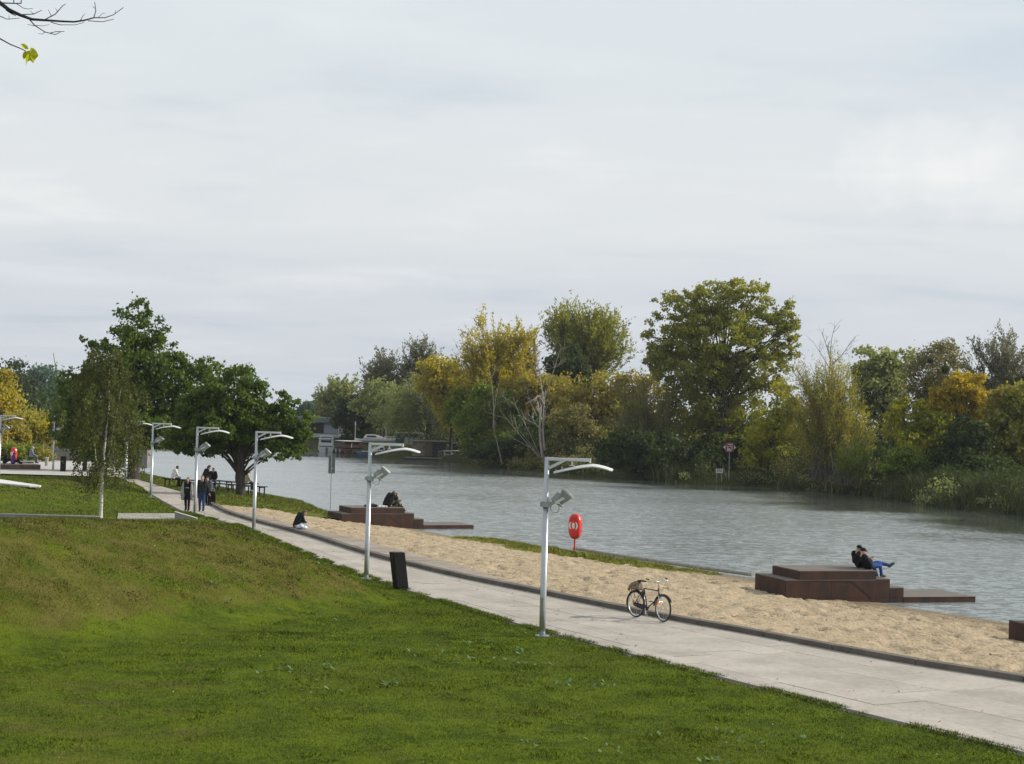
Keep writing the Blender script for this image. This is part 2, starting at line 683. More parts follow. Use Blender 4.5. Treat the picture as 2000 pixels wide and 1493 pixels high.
def pave_mat(name, base, alt, scale=0.8):
    m = mat(name, base, rough=0.85, scale=scale, col2=alt, bump=0.25, bscale=30, spec=0.2)
    nt = m.node_tree
    b = nt.nodes['Principled BSDF']
    src = b.inputs['Base Color'].links[0].from_socket
    oi = nd(nt, 'ShaderNodeObjectInfo')
    hs = nd(nt, 'ShaderNodeHueSaturation')
    ma = nd(nt, 'ShaderNodeMath', operation='MULTIPLY_ADD')
    nt.links.new(oi.outputs['Random'], ma.inputs[0])
    ma.inputs[1].default_value = 0.16
    ma.inputs[2].default_value = 0.92
    nt.links.new(ma.outputs[0], hs.inputs['Value'])
    nt.links.new(src, hs.inputs['Color'])
    # speckle of grit and small stains
    geo = nd(nt, 'ShaderNodeNewGeometry')
    sp = nd(nt, 'ShaderNodeTexNoise')
    sp.inputs['Scale'].default_value = 7.0
    sp.inputs['Detail'].default_value = 8
    sp.inputs['Roughness'].default_value = 0.7
    nt.links.new(geo.outputs['Position'], sp.inputs['Vector'])
    rr = nd(nt, 'ShaderNodeMapRange')
    rr.inputs[1].default_value = 0.28
    rr.inputs[2].default_value = 0.62
    rr.inputs[3].default_value = 0.80
    rr.inputs[4].default_value = 1.06
    nt.links.new(sp.outputs[0], rr.inputs[0])
    st = nd(nt, 'ShaderNodeTexNoise')
    st.inputs['Scale'].default_value = 0.55
    st.inputs['Detail'].default_value = 5
    st.inputs['Roughness'].default_value = 0.62
    nt.links.new(geo.outputs['Position'], st.inputs['Vector'])
    sr = nd(nt, 'ShaderNodeMapRange')
    sr.inputs[1].default_value = 0.36
    sr.inputs[2].default_value = 0.58
    sr.inputs[3].default_value = 0.84
    sr.inputs[4].default_value = 1.03
    nt.links.new(st.outputs[0], sr.inputs[0])
    mu = nd(nt, 'ShaderNodeMath', operation='MULTIPLY')
    nt.links.new(rr.outputs[0], mu.inputs[0])
    nt.links.new(sr.outputs[0], mu.inputs[1])
    mm = nd(nt, 'ShaderNodeMix', data_type='RGBA', blend_type='MULTIPLY')
    mm.inputs['Factor'].default_value = 1.0
    nt.links.new(hs.outputs[0], mm.inputs['A'])
    nt.links.new(mu.outputs[0], mm.inputs['B'])
    nt.links.new(mm.outputs['Result'], b.inputs['Base Color'])
    return m


M_SLAB = pave_mat('concrete_slab', (0.368, 0.330, 0.285), (0.412, 0.372, 0.325))
M_JOINT = mat('path_joint', (0.11, 0.10, 0.085), rough=0.9, scale=4)
M_KERB = pave_mat('kerb_concrete', (0.115, 0.100, 0.085), (0.165, 0.145, 0.125), 1.5)
M_PLAZA = pave_mat('plaza_paving', (0.42, 0.40, 0.37), (0.47, 0.45, 0.42), 0.5)
M_WALLC = pave_mat('wall_concrete', (0.30, 0.28, 0.25), (0.38, 0.355, 0.32), 1.2)
M_DECK = pave_mat('weathered_board', (0.27, 0.225, 0.185), (0.35, 0.30, 0.25), 2.0)


# ------------------------------------------------------------------ ground to the horizon, and the river
g = MB()
for (x0, x1, y0, y1) in ((-4000, 4000, -600, 7000),):
    g.add([(x0, y0, -3.2), (x1, y0, -3.2), (x1, y1, -3.2), (x0, y1, -3.2)], [(0, 1, 2, 3)])
tag(g.build('ground', mat('ground_earth', (0.07, 0.075, 0.04), rough=0.95, scale=0.02)), kind='structure')

wm = bpy.data.materials.new('river_water')
wm.use_nodes = True
nt = wm.node_tree
b = nt.nodes['Principled BSDF']
b.inputs['Base Color'].default_value = (0.150, 0.172, 0.168, 1)
b.inputs['Roughness'].default_value = 0.06
b.inputs['IOR'].default_value = 1.33
b.inputs['Specular IOR Level'].default_value = 1.0
geo = nd(nt, 'ShaderNodeNewGeometry')


def wnz(sx, sy, scale, det, rough, rot=0.0, dist=0.0):
    mp = nd(nt, 'ShaderNodeMapping')
    mp.inputs['Scale'].default_value = (sx, sy, 1)
    mp.inputs['Rotation'].default_value = (0, 0, rot)
    nt.links.new(geo.outputs['Position'], mp.inputs[0])
    n = nd(nt, 'ShaderNodeTexNoise')
    n.inputs['Scale'].default_value = scale
    n.inputs['Detail'].default_value = det
    n.inputs['Roughness'].default_value = rough
    n.inputs['Distortion'].default_value = dist
    nt.links.new(mp.outputs[0], n.inputs['Vector'])
    return n.outputs[0]


def wcol(sx, sy, scale, det, rough, rot, amp):
    """slope of the wavelets straight from a colour noise, so that far water stays as ruffled as near water"""
    mp = nd(nt, 'ShaderNodeMapping')
    mp.inputs['Scale'].default_value = (sx, sy, 1)
    mp.inputs['Rotation'].default_value = (0, 0, rot)
    nt.links.new(geo.outputs['Position'], mp.inputs[0])
    n = nd(nt, 'ShaderNodeTexNoise')
    n.inputs['Scale'].default_value = scale
    n.inputs['Detail'].default_value = det
    n.inputs['Roughness'].default_value = rough
    nt.links.new(mp.outputs[0], n.inputs['Vector'])
    s_ = nd(nt, 'ShaderNodeVectorMath', operation='SUBTRACT')
    nt.links.new(n.outputs['Color'], s_.inputs[0])
    s_.inputs[1].default_value = (0.5, 0.5, 0.5)
    m_ = nd(nt, 'ShaderNodeVectorMath', operation='SCALE')
    m_.inputs['Scale'].default_value = amp
    nt.links.new(s_.outputs[0], m_.inputs[0])
    return m_.outputs[0]


va = wcol(0.62, 1.0, 3.6, 3, 0.65, 0.12, 1.45)
vb = wcol(0.6, 1.0, 1.2, 2, 0.5, -0.2, 0.25)
wc = wnz(0.35, 1, 0.07, 4, 0.55)                    # calm and ruffled patches
mr = nd(nt, 'ShaderNodeMapRange')
mr.inputs[1].default_value = 0.32
mr.inputs[2].default_value = 0.68
mr.inputs[3].default_value = 0.65
mr.inputs[4].default_value = 1.25
nt.links.new(wc, mr.inputs[0])
sm = nd(nt, 'ShaderNodeVectorMath', operation='ADD')
nt.links.new(va, sm.inputs[0])
nt.links.new(vb, sm.inputs[1])
sc_ = nd(nt, 'ShaderNodeVectorMath', operation='SCALE')
nt.links.new(sm.outputs[0], sc_.inputs[0])
nt.links.new(mr.outputs[0], sc_.inputs['Scale'])
ml = nd(nt, 'ShaderNodeVectorMath', operation='MULTIPLY')
nt.links.new(sc_.outputs[0], ml.inputs[0])
ml.inputs[1].default_value = (1, 1, 0)
ad = nd(nt, 'ShaderNodeVectorMath', operation='ADD')
nt.links.new(ml.outputs[0], ad.inputs[0])
ad.inputs[1].default_value = (0, 0, 1)
no = nd(nt, 'ShaderNodeVectorMath', operation='NORMALIZE')
nt.links.new(ad.outputs[0], no.inputs[0])
nt.links.new(no.outputs[0], b.inputs['Normal'])
rg_ = nd(nt, 'ShaderNodeMapRange')
rg_.inputs[1].default_value = 0.32
rg_.inputs[2].default_value = 0.68
rg_.inputs[3].default_value = 0.20
rg_.inputs[4].default_value = 0.27
nt.links.new(wc, rg_.inputs[0])
# water sheltered under the far bank lies calmer
ca = nd(nt, 'ShaderNodeAttribute')
ca.attribute_name = 'wind'
rm = nd(nt, 'ShaderNodeMath', operation='MULTIPLY')
nt.links.new(rg_.outputs[0], rm.inputs[0])
nt.links.new(ca.outputs['Fac'], rm.inputs[1])
nt.links.new(rm.outputs[0], b.inputs['Roughness'])
wm2 = nd(nt, 'ShaderNodeMath', operation='MULTIPLY')
nt.links.new(mr.outputs[0], wm2.inputs[0])
nt.links.new(ca.outputs['Fac'], wm2.inputs[1])
nt.links.new(wm2.outputs[0], sc_.inputs['Scale'])
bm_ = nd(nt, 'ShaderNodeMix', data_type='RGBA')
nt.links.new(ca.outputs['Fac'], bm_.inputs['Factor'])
bm_.inputs['A'].default_value = (0.036, 0.040, 0.022, 1)  # dark olive stands in for the far bank's reflection on the water
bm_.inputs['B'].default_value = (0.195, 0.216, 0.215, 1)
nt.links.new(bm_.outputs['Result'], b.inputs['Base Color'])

# ------------------------------------------------------------------ near shore terrain
SHORE_PX = [(2300, 1262), (2000, 1213), (1900, 1197), (1780, 1180), (1700, 1166), (1640, 1150), (1470, 1124), (1440, 1119), (1370, 1110), (1250, 1093), (1120, 1073), (1000, 1056), (905, 1046),
            (830, 1032), (730, 1014), (660, 1003), (620, 989), (589, 975), (519, 964.5), (450, 956), (327, 938.5), (273, 931)]
W = np.array([G(x, y, WATER_Z + 0.15)[:2] for x, y in SHORE_PX])
W = np.vstack([W[0] + (W[0] - W[1]) * 2.0, W, [[-35.0, 150], [-44, 172], [-56, 196], [-64, 235]]])


def seg_dist(P, line):
    """distance from points to an open polyline and the side (positive on its left)"""
    best = np.full(len(P), 1e9)
    side = np.ones(len(P))
    for a, b2 in zip(line[:-1], line[1:]):
        d = b2 - a
        t = np.clip(((P - a) @ d) / (d @ d), 0, 1)
        q = a + t[:, None] * d
        v = P - q
        dist = np.hypot(v[:, 0], v[:, 1])
        s = np.sign(d[0] * v[:, 1] - d[1] * v[:, 0])
        up = dist < best
        best = np.where(up, dist, best)
        side = np.where(up, s, side)
    return best, side


def poly_sd(P, poly):
    """signed distance to a closed polygon, positive inside"""
    poly = np.asarray(poly)
    d, _ = seg_dist(P, np.vstack([poly, poly[:1]]))
    inside = np.zeros(len(P), bool)
    n = len(poly)
    for i in range(n):
        a, c = poly[i], poly[(i + 1) % n]
        cond = (a[1] > P[:, 1]) != (c[1] > P[:, 1])
        xi = (c[0] - a[0]) * (P[:, 1] - a[1]) / (c[1] - a[1] + 1e-12) + a[0]
        inside ^= cond & (P[:, 0] < xi)
    return np.where(inside, d, -d)


RLINE = np.stack([RX, RY], -1)[::8]


def shore_z(P):
    dw, sd = seg_dist(P, W)          # W runs away from the viewer: land on its left
    dr = np.abs(P[:, 0] - XR(P[:, 1])) * 0.93
    zr = np.where(P[:, 1] < 84, 0.09, 0.09 - 0.12 * sstep(P[:, 1], 84, 90))
    dw_s = np.where(sd > 0, dw, -dw)
    t = np.clip(dw / (dw + dr + 1e-6), 0, 1)
    zl = WATER_Z + (zr - WATER_Z) * (0.25 * t + 0.75 * sstep(t, -0.15, 0.95)) - 0.0
    return np.where(dw_s > 0, zl, WATER_Z - 0.25 * dw), dw_s


def grid_sheet(name, x0, x1, y0, y1, step, keep, zfun, m, smooth=True, attr=None):
    xs = np.arange(x0, x1 + step, step)
    ys = np.arange(y0, y1 + step, step)
    XX, YY = np.meshgrid(xs, ys)
    P = np.stack([XX.ravel(), YY.ravel()], -1)
    ok = keep(P)
    z = np.zeros(len(P))
    z[ok] = zfun(P[ok])
    nx = len(xs)
    okg = ok.reshape(XX.shape)
    cell = okg[:-1, :-1] & okg[1:, :-1] & okg[:-1, 1:] & okg[1:, 1:]
    jj, ii = np.nonzero(cell)
    a = jj * nx + ii
    F = np.stack([a, a + 1, a + 1 + nx, a + nx], -1)
    used = np.unique(F)
    remap = np.full(len(P), -1)
    remap[used] = np.arange(len(used))
    V = np.concatenate([P[used], z[used, None]], 1)
    return np_mesh(name, V, remap[F], m, smooth=smooth)


M_SAND = mat('sand', (0.330, 0.256, 0.166), rough=0.95, scale=1.3, col2=(0.415, 0.332, 0.225), bump=1.0, bscale=11, spec=0.1)
_b = M_SAND.node_tree.nodes['Principled BSDF']
for n_ in M_SAND.node_tree.nodes:
    if n_.type == 'BUMP':
        n_.inputs['Distance'].default_value = 0.05
deck_back_px = [(480, 1001), (545, 1016.5), (620, 1038), (708, 1054.5), (761.5, 1070), (841, 1090), (892, 1101), (975, 1128), (1055, 1148), (1112, 1163), (1229, 1187.5)]


def sand_z(P):
    z, dw = shore_z(P)
    x, y = P[:, 0], P[:, 1]
    wet = sstep(dw, 0.3, 2.0)
    lump = (fbm(x * 3.6, y * 3.0, 3, 5, 0.65) - 0.5) * 0.19 + (fbm(x * 0.4, y * 0.4, 2, 9) - 0.5) * 0.08
    pits = -0.10 * sstep(vnoise(x * 3.1 + 50, y * 2.4, 21), 0.62, 0.85)
    near_kerb = sstep(x - XR(y), 0.3, 1.5)
    return z + (lump + pits) * wet * (0.25 + 0.75 * near_kerb) - 0.02


def sand_keep(P):
    off = P[:, 0] - XR(P[:, 1])
    dw, sd = seg_dist(P, W)
    return (off > 0.15) & ((sd > 0) | (dw < 3.0)) & (P[:, 1] < 97)


_nt = M_SAND.node_tree
_src = _b.inputs['Base Color'].links[0].from_socket
_geo = nd(_nt, 'ShaderNodeNewGeometry')
_sx = nd(_nt, 'ShaderNodeSeparateXYZ')
_nt.links.new(_geo.outputs['Position'], _sx.inputs[0])
_mr = nd(_nt, 'ShaderNodeMapRange')
_mr.inputs[1].default_value = -0.76
_mr.inputs[2].default_value = -0.58
_mr.inputs[3].default_value = 0.55
_mr.inputs[4].default_value = 1.0
_nt.links.new(_sx.outputs[2], _mr.inputs[0])
_sp = nd(_nt, 'ShaderNodeTexNoise')
_sp.inputs['Scale'].default_value = 9.0
_sp.inputs['Detail'].default_value = 5
_sp.inputs['Roughness'].default_value = 0.7
_nt.links.new(_geo.outputs['Position'], _sp.inputs['Vector'])
_m2 = nd(_nt, 'ShaderNodeMapRange')
_m2.inputs[1].default_value = 0.30
_m2.inputs[2].default_value = 0.55
_m2.inputs[3].default_value = 0.72
_m2.inputs[4].default_value = 1.04
_nt.links.new(_sp.outputs[0], _m2.inputs[0])
_mm = nd(_nt, 'ShaderNodeMath', operation='MULTIPLY')
_nt.links.new(_mr.outputs[0], _mm.inputs[0])
_nt.links.new(_m2.outputs[0], _mm.inputs[1])
_mx = nd(_nt, 'ShaderNodeMix', data_type='RGBA', blend_type='MULTIPLY')
_mx.inputs['Factor'].default_value = 1.0
_nt.links.new(_src, _mx.inputs['A'])
_nt.links.new(_mm.outputs[0], _mx.inputs['B'])
_nt.links.new(_mx.outputs['Result'], _b.inputs['Base Color'])
tag(grid_sheet('beach', -19, 32, 22, 98, 0.115, sand_keep, sand_z, M_SAND), kind='structure')

# grass on the peninsula beyond the beach, and the strip along the water
PEN = [G(*p)[:2] for p in [(418, 983.5), (500, 990), (560, 995), (600, 999), (640, 1003.5)]]
pen_poly = PEN + [np.array([-3.0, 97.0])] + [W[i] for i in range(16, len(W))] + [np.array([-70.0, 235.0]), np.array([XR(130) - 2, 130.0]), np.array([XR(110) - 1.5, 110.0]), np.array([XR(95) - 1, 95.0])]
pen_poly = np.array(pen_poly)


def pen_z(P):
    z, dw = shore_z(P)
    sd = poly_sd(P, pen_poly)
    edge = sd + (fbm(P[:, 0] * 1.2, P[:, 1] * 1.2, 3, 31) - 0.5) * 1.6
    flush = sstep(P[:, 0] - XR(P[:, 1]), 0.0, 2.0)
    hump = 0.14 * sstep(dw, 0.0, 2.2) * sstep(dw, 14, 4) * sstep(edge, -0.5, 3)
    return z + hump * flush + np.clip(edge * 0.2, -0.5, 0.06) * flush - 0.03 * (1 - flush)


def pen_keep(P):
    return (poly_sd(P, pen_poly) > -2.5) & (P[:, 0] - XR(P[:, 1]) > 0.0)


tag(grid_sheet('peninsula_lawn', -72, -2, 84, 236, 0.5, pen_keep, pen_z, M_BANK), kind='structure')

strip_px = [(893, 1044), (950, 1049), (1000, 1055), (1120, 1072), (1250, 1093), (1370, 1110), (1400, 1114), (1380, 1113), (1320, 1110), (1250, 1105), (1170, 1094), (1100, 1086), (1040, 1076), (985, 1064), (930, 1053)]
strip_poly = np.array([G(x, y, -0.55)[:2] for x, y in strip_px])
STRIP_C = strip_poly


def strip_z(P):
    z, dw = shore_z(P)
    sd = poly_sd(P, strip_poly)
    edge = sd + (fbm(P[:, 0] * 1.5, P[:, 1] * 1.5, 3, 41) - 0.45) * 2.2
    return z + np.clip(edge * 0.15, -0.6, 0.13)


M_STRIP = groundmat('verge_grass', (0.185, 0.185, 0.030), (0.120, 0.140, 0.022), (0.27, 0.22, 0.08))
tag(grid_sheet('shore_verge', -6, 12, 60, 86, 0.25, lambda P: poly_sd(P, strip_poly) > -2.0, strip_z, M_STRIP), kind='structure')

# ------------------------------------------------------------------ lawn: the hill the viewer stands on, falling to the path
_yb = np.array([73.0, 68, 62, 56, 50.5])
MOUND = np.array([(float(XL(v)) - 0.5, v) for v in _yb] + [(-2.6, 46.0), (-4.4, 42.2), (-6.5, 38.6), (-8.4, 35.0), (-10.8, 32.6), (-16, 31), (-40, 29), (-75, 40), (-75, 74.5), (-30, 74.2)])


def mound_sd(x, y):
    return poly_sd(np.stack([np.ravel(x), np.ravel(y)], -1), MOUND).reshape(np.shape(x))


def hill(d, yact, x):
    """grassy bank left of the path: rises from the flat lawn, rounded top that sinks again towards the landing"""
    sd = mound_sd(x, yact)
    ramp_ = 0.38 * np.maximum(sd, 0) * sstep(sd, -0.8, 2.2)
    top = 2.08 - 0.079 * (yact - 43) + 0.16 * sstep(x, -15, -9) - 0.05 * np.maximum(0, 43 - yact)
    top = np.maximum(top, 0.02)
    k = 0.35
    h = np.clip(0.5 + 0.5 * (top - ramp_) / k, 0, 1)
    m = top * (1 - h) + ramp_ * h - k * h * (1 - h)
    m = np.where(sd > 0, np.maximum(m, 0), 0) * sstep(yact, 74.5, 71)
    z = m + (fbm(x * 0.35, yact * 0.35, 3, 3) - 0.5) * 0.20 * sstep(d, 0.4, 3) * sstep(yact, 74, 68) + 0.10 * sstep(d, 1, 8) * sstep(yact, 44, 36)
    z = z + 3.5 * sstep(yact, 15.5, 1.0)
    far_mound = 0.75 * sstep(-x, 21, 27) * sstep(yact, 78, 84) * sstep(yact, 112, 98)
    return z + far_mound - 0.012 - 0.05 * sstep(d, 0.25, 0.0)


def lawn_xyz(y, d):
    p, n = left_frame(y)
    q = p - n * np.asarray(d)[:, None]
    # irregular turf edge over the path
    return np.concatenate([q, hill(d, q[:, 1], q[:, 0])[:, None]], 1)


ys = np.concatenate([np.arange(-8, 70, 0.45), np.arange(70, 119, 0.9)])
ds = np.concatenate([np.array([-0.06, 0.1, 0.3]), np.arange(0.6, 18, 0.45), np.geomspace(18.3, 60, 26)])
YY, DD = np.meshgrid(ys, ds, indexing='ij')
edge_wob = (fbm(YY.ravel() * 1.8, YY.ravel() * 0, 3, 77) - 0.5) * 0.22
dcoord = DD.ravel() + np.where(DD.ravel() < 0.2, edge_wob, 0)
V = lawn_xyz(YY.ravel(), dcoord)
nd_ = len(ds)
ii, jj = np.meshgrid(np.arange(len(ys) - 1), np.arange(nd_ - 1), indexing='ij')
a = (ii * nd_ + jj).ravel()
lawn = np_mesh('lawn', V, np.stack([a, a + nd_, a + nd_ + 1, a + 1], -1), M_LAWN, smooth=True)
tag(lawn, kind='structure')


def dryness(V, d):
    x, y = V[:, 0], V[:, 1]
    sd = mound_sd(x, y)
    slope = sstep(sd, 0.2, 2.0) * sstep(y, 78, 68)
    f = 0.14 + 0.68 * slope + 0.30 * sstep(-x, 3.0, 7.0) * sstep(y, 36, 28)
    f = f * (0.62 + 0.38 * sstep(y, 80, 70)) + 0.22 * sstep(y, 75, 78) + 0.20 * sstep(-x, 20, 26) * sstep(y, 78, 84)
    return np.clip(f, 0, 1)


at = lawn.data.attributes.new('dry', 'FLOAT', 'POINT')
at.data.foreach_set('value', dryness(V, dcoord).astype(np.float32))


def blades(name, n, sampler, hgt, wid, m, dryf=None):
    P, d, far = sampler(n)
    n = len(P)
    ang = rng.uniform(0, 2 * math.pi, n)
    h = hgt * (0.55 + 0.9 * rng.random(n)) * far
    w_ = wid * (0.6 + 0.8 * rng.random(n)) * far
    lean = rng.normal(0, 0.8, (n, 2)) * h[:, None]
    tx, ty = np.cos(ang) * w_ / 2, np.sin(ang) * w_ / 2
    V = np.empty((n, 3, 3))
    V[:, 0] = P + np.stack([tx, ty, np.full(n, -0.01)], -1)
    V[:, 1] = P - np.stack([tx, ty, np.full(n, 0.01)], -1)
    V[:, 2] = P + np.concatenate([lean, h[:, None]], 1)
    o = np_mesh(name, V.reshape(-1, 3), np.arange(3 * n).reshape(-1, 3), m)
    if dryf is not None:
        at = o.data.attributes.new('dry', 'FLOAT', 'POINT')
        at.data.foreach_set('value', np.repeat(dryf(P, d), 3).astype(np.float32))
    return tag(o, kind='stuff')


def lawn_sampler(n):
    y = 20 + 54 * rng.random(n * 3) ** 1.35
    d = -0.10 + 23 * rng.random(n * 3) ** 1.1
    P = lawn_xyz(y, d)
    v = P - CAM
    f = v @ _F
    u = (v @ _R) / f
    w_ = (v @ _U) / f
    ok = (f > 6) & (np.abs(u) < 0.33) & (w_ > -0.245) & (w_ < 0.0)
    # clumps: thinner where a slow noise is low
    cl = fbm(P[:, 0] * 0.9, P[:, 1] * 0.9, 3, 55)
    ok &= rng.random(len(P)) < 0.70 + 0.6 * sstep(cl, 0.3, 0.65)
    idx = np.nonzero(ok)[0][:n]
    Pk = P[idx]
    tall = 0.85 + 0.55 * sstep(fbm(Pk[:, 0] * 1.6, Pk[:, 1] * 1.6, 4, 66, 0.65), 0.50, 0.78)
    far = (0.75 + f[idx] / 60.0) * tall
    return Pk, d[idx], far


blades('lawn_grass', 470000, lawn_sampler, 0.022, 0.014, M_BLADE, dryness)


def edge_sampler(n):
    y = 19 + 62 * rng.random(n) ** 1.3
    d = -0.11 + 0.30 * rng.random(n) ** 1.6
    P = lawn_xyz(y, d)
    P[:, 2] = np.maximum(P[:, 2], -0.01)
    cl = fbm(y * 1.4, y * 0, 3, 71)
    keep = rng.random(n) < sstep(cl, 0.30, 0.65)
    return P[keep], d[keep], np.full(keep.sum(), 1.0) * (0.7 + y[keep] / 90)


blades('path_edge_grass', 42000, edge_sampler, 0.050, 0.016, M_BLADE, dryness)


def far_sampler(n):
    y = rng.uniform(72, 118, n)
    d = 22 * rng.random(n) ** 1.1
    P = lawn_xyz(y, d)
    return P, d, np.full(n, 1.0)


blades('far_lawn_grass', 60000, far_sampler, 0.055, 0.05, M_BLADE, dryness)


def poly_sampler(poly, zf, inset, bb):
    def s(n):
        P = np.stack([rng.uniform(bb[0], bb[1], n * 6), rng.uniform(bb[2], bb[3], n * 6)], -1)
        P = P[poly_sd(P, poly) > inset][:n]
        z = zf(P)
        return np.concatenate([P, z[:, None]], 1), np.zeros(len(P)), np.full(len(P), 1.0)
    return s


blades('verge_grass', 22000, poly_sampler(strip_poly, strip_z, -0.25, (-6, 12, 60, 86)), 0.085, 0.03, groundmat('verge_blade', (0.21, 0.205, 0.034), (0.14, 0.155, 0.024), (0.30, 0.25, 0.09), blade=True))
blades('peninsula_grass', 26000, poly_sampler(np.array(PEN + [np.array([-9., 97.]), np.array([-18., 118.]), np.array([-30., 128.]), np.array([XR(110) + .3, 110.]), np.array([XR(96) + .3, 96.])]), pen_z, 0.0, (-34, -6, 86, 130)), 0.075, 0.04, M_BANKB)


# broad weed rosettes lying in the dry slope
def weed_mesh():
    Vs, Fs = [], []
    for _ in range(480):
        y = rng.uniform(20, 62)
        d = rng.uniform(2.0, 14)
        if fbm(np.array([y * 0.25]), np.array([d * 0.35]), 2, 88)[0] < 0.50:
            continue
        c = lawn_xyz(np.array([y]), np.array([d]))[0]
        for k in range(rng.integers(5, 9)):
            a0 = rng.uniform(0, 6.28)
            ln = rng.uniform(0.06, 0.15)
            dv = np.array([math.cos(a0), math.sin(a0), rng.uniform(0.25, 0.7)]) * ln
            sv = np.array([-math.sin(a0), math.cos(a0), 0]) * ln * 0.28
            b0 = len(Vs)
            p0 = c + rng.normal(0, 0.12, 3) * np.array([1, 1, 0])
            Vs += [p0, p0 + dv * 0.55 + sv, p0 + dv, p0 + dv * 0.55 - sv]
            Fs.append((b0, b0 + 1, b0 + 2, b0 + 3))
    return np.array(Vs), np.array(Fs)


wv, wf = weed_mesh()
tag(np_mesh('broadleaf_weeds', wv, wf, leafmat('weed_leaf', [(0.06, 0.11, 0.03), (0.12, 0.19, 0.06), (0.20, 0.27, 0.12)], 0.25, 0.3)), kind='stuff')


# fallen yellow leaves and daisies: small pale dots in the turf
def litter():
    n = 900
    y = 9 + 62 * rng.random(n) ** 1.3
    d = 0.2 + 15 * rng.random(n)
    P = lawn_xyz(y, d) + np.array([0, 0, 0.045])
    a0 = rng.uniform(0, 6.28, n)
    s = rng.uniform(0.007, 0.017, n)
    e1 = np.stack([np.cos(a0), np.sin(a0), rng.normal(0, .3, n)], -1) * s[:, None]
    e2 = np.stack([-np.sin(a0), np.cos(a0), rng.normal(0, .3, n)], -1) * s[:, None] * 0.7
    V = np.stack([P - e1, P - e2, P + e1, P + e2], 1).reshape(-1, 3)
    return V, np.arange(4 * n).reshape(-1, 4)


lv, lf = litter()
tag(np_mesh('lawn_flowers', lv, lf, leafmat('petal', [(0.62, 0.60, 0.52), (0.60, 0.52, 0.20), (0.70, 0.70, 0.66)], 0.2, 0.3)), kind='stuff')

# ------------------------------------------------------------------ promenade: base sheet and concrete slabs laid on it
pyl = np.arange(-12, 134, 0.6)
p_, n_, w_ = cross(pyl)
b = MB()
ringA = [(p[0] - 0.25 * n[0], p[1] - 0.25 * n[1], -0.034) for p, n in zip(p_, n_)]
ringB = [(p[0] + n[0] * (w - 0.002), p[1] + n[1] * (w - 0.002), -0.034) for p, n, w in zip(p_, n_, w_)]
b.loft([ringA, ringB], closed=False)
path = tag(b.build('path', M_JOINT), kind='structure')


def lane_pt(y, f):
    p, n, w = cross(np.array([y]))
    return p[0] + n[0] * (w[0] * f)


LANES = [0.0, 0.13, 0.34, 0.56, 0.78, 1.0]
_cache_y = np.arange(-12, 133.9, 0.1)
_cp, _cn, _cw = cross(_cache_y)


def lane_pts(y, f):
    p = np.array([np.interp(y, _cache_y, _cp[:, 0]), np.interp(y, _cache_y, _cp[:, 1])])
    n = np.array([np.interp(y, _cache_y, _cn[:, 0]), np.interp(y, _cache_y, _cn[:, 1])])
    return p + n * np.interp(y, _cache_y, _cw) * f


rs = random.Random(5)
nslab = 0
for li in range(5):
    f0, f1 = LANES[li], LANES[li + 1]
    y = 13.0 + rs.uniform(0, 2.0)
    while y < 118:
        ln = rs.choice([2.0, 2.4, 2.8, 3.2]) if y < 74 else rs.choice([5.0, 6.0, 7.0])
        y1 = min(y + ln, 119.0)
        A, B2, C2, D2 = lane_pts(y, f0), lane_pts(y1, f0), lane_pts(y1, f1), lane_pts(y, f1)
        c = (A + B2 + C2 + D2) / 4
        # shrink by the joint, wider on the long joint beside the second lane
        jw = 0.015 if li in (1, 2) else 0.007
        q = []
        for P in (A, B2, C2, D2):
            v = c - P
            q.append(P + v / np.linalg.norm(v) * jw)
        dz = rs.uniform(-0.004, 0.004)
        mb = MB()
        mb.prism([(P[0], P[1], -0.06 + 0) for P in (q[0], q[3], q[2], q[1])], (0, 0, 0.06 + dz))
        mb.build('slab', M_SLAB, path)
        nslab += 1
        y = y1
print('slabs', nslab)

# dead leaves and crumbs of turf on the path, and twigs and leaves trodden into the sand
def scatter(name, P, s0, s1, cols):
    n = len(P)
    a0 = rng.uniform(0, 6.28, n)
    s = rng.uniform(s0, s1, n)
    e1 = np.stack([np.cos(a0), np.sin(a0), rng.normal(0, .25, n)], -1) * s[:, None]
    e2 = np.stack([-np.sin(a0), np.cos(a0), rng.normal(0, .25, n)], -1) * s[:, None] * 0.6
    V = np.stack([P - e1, P - e2, P + e1, P + e2], 1).reshape(-1, 3)
    tag(np_mesh(name, V, np.arange(4 * n).reshape(-1, 4), leafmat('litter_' + name, cols, 0.1, 0.3)), kind='stuff')


yy_ = rng.uniform(14, 100, 650)
ff_ = np.where(rng.random(650) < 0.6, rng.random(650) ** 3 * 0.5, 1 - rng.random(650) ** 3 * 0.6)
PP = np.array([np.append(lane_pts(y_, f_), 0.018) for y_, f_ in zip(yy_, ff_)])
scatter('path_leaves', PP, 0.015, 0.045, [(.05, .035, .015), (.13, .09, .03), (.22, .16, .05)])
yy_ = rng.uniform(26, 92, 2600)
xx_ = np.interp(yy_, RY, RX) + rng.uniform(0.4, 26, 2600)
PS = np.stack([xx_, yy_], -1)
_dw, _sd = seg_dist(PS, W)
PS = PS[(_sd > 0) & (_dw > 0.5)]
scatter('beach_litter', np.concatenate([PS, (sand_z(PS) + 0.02)[:, None]], 1), 0.015, 0.05, [(.04, .028, .015), (.10, .07, .035), (.05, .05, .02)])

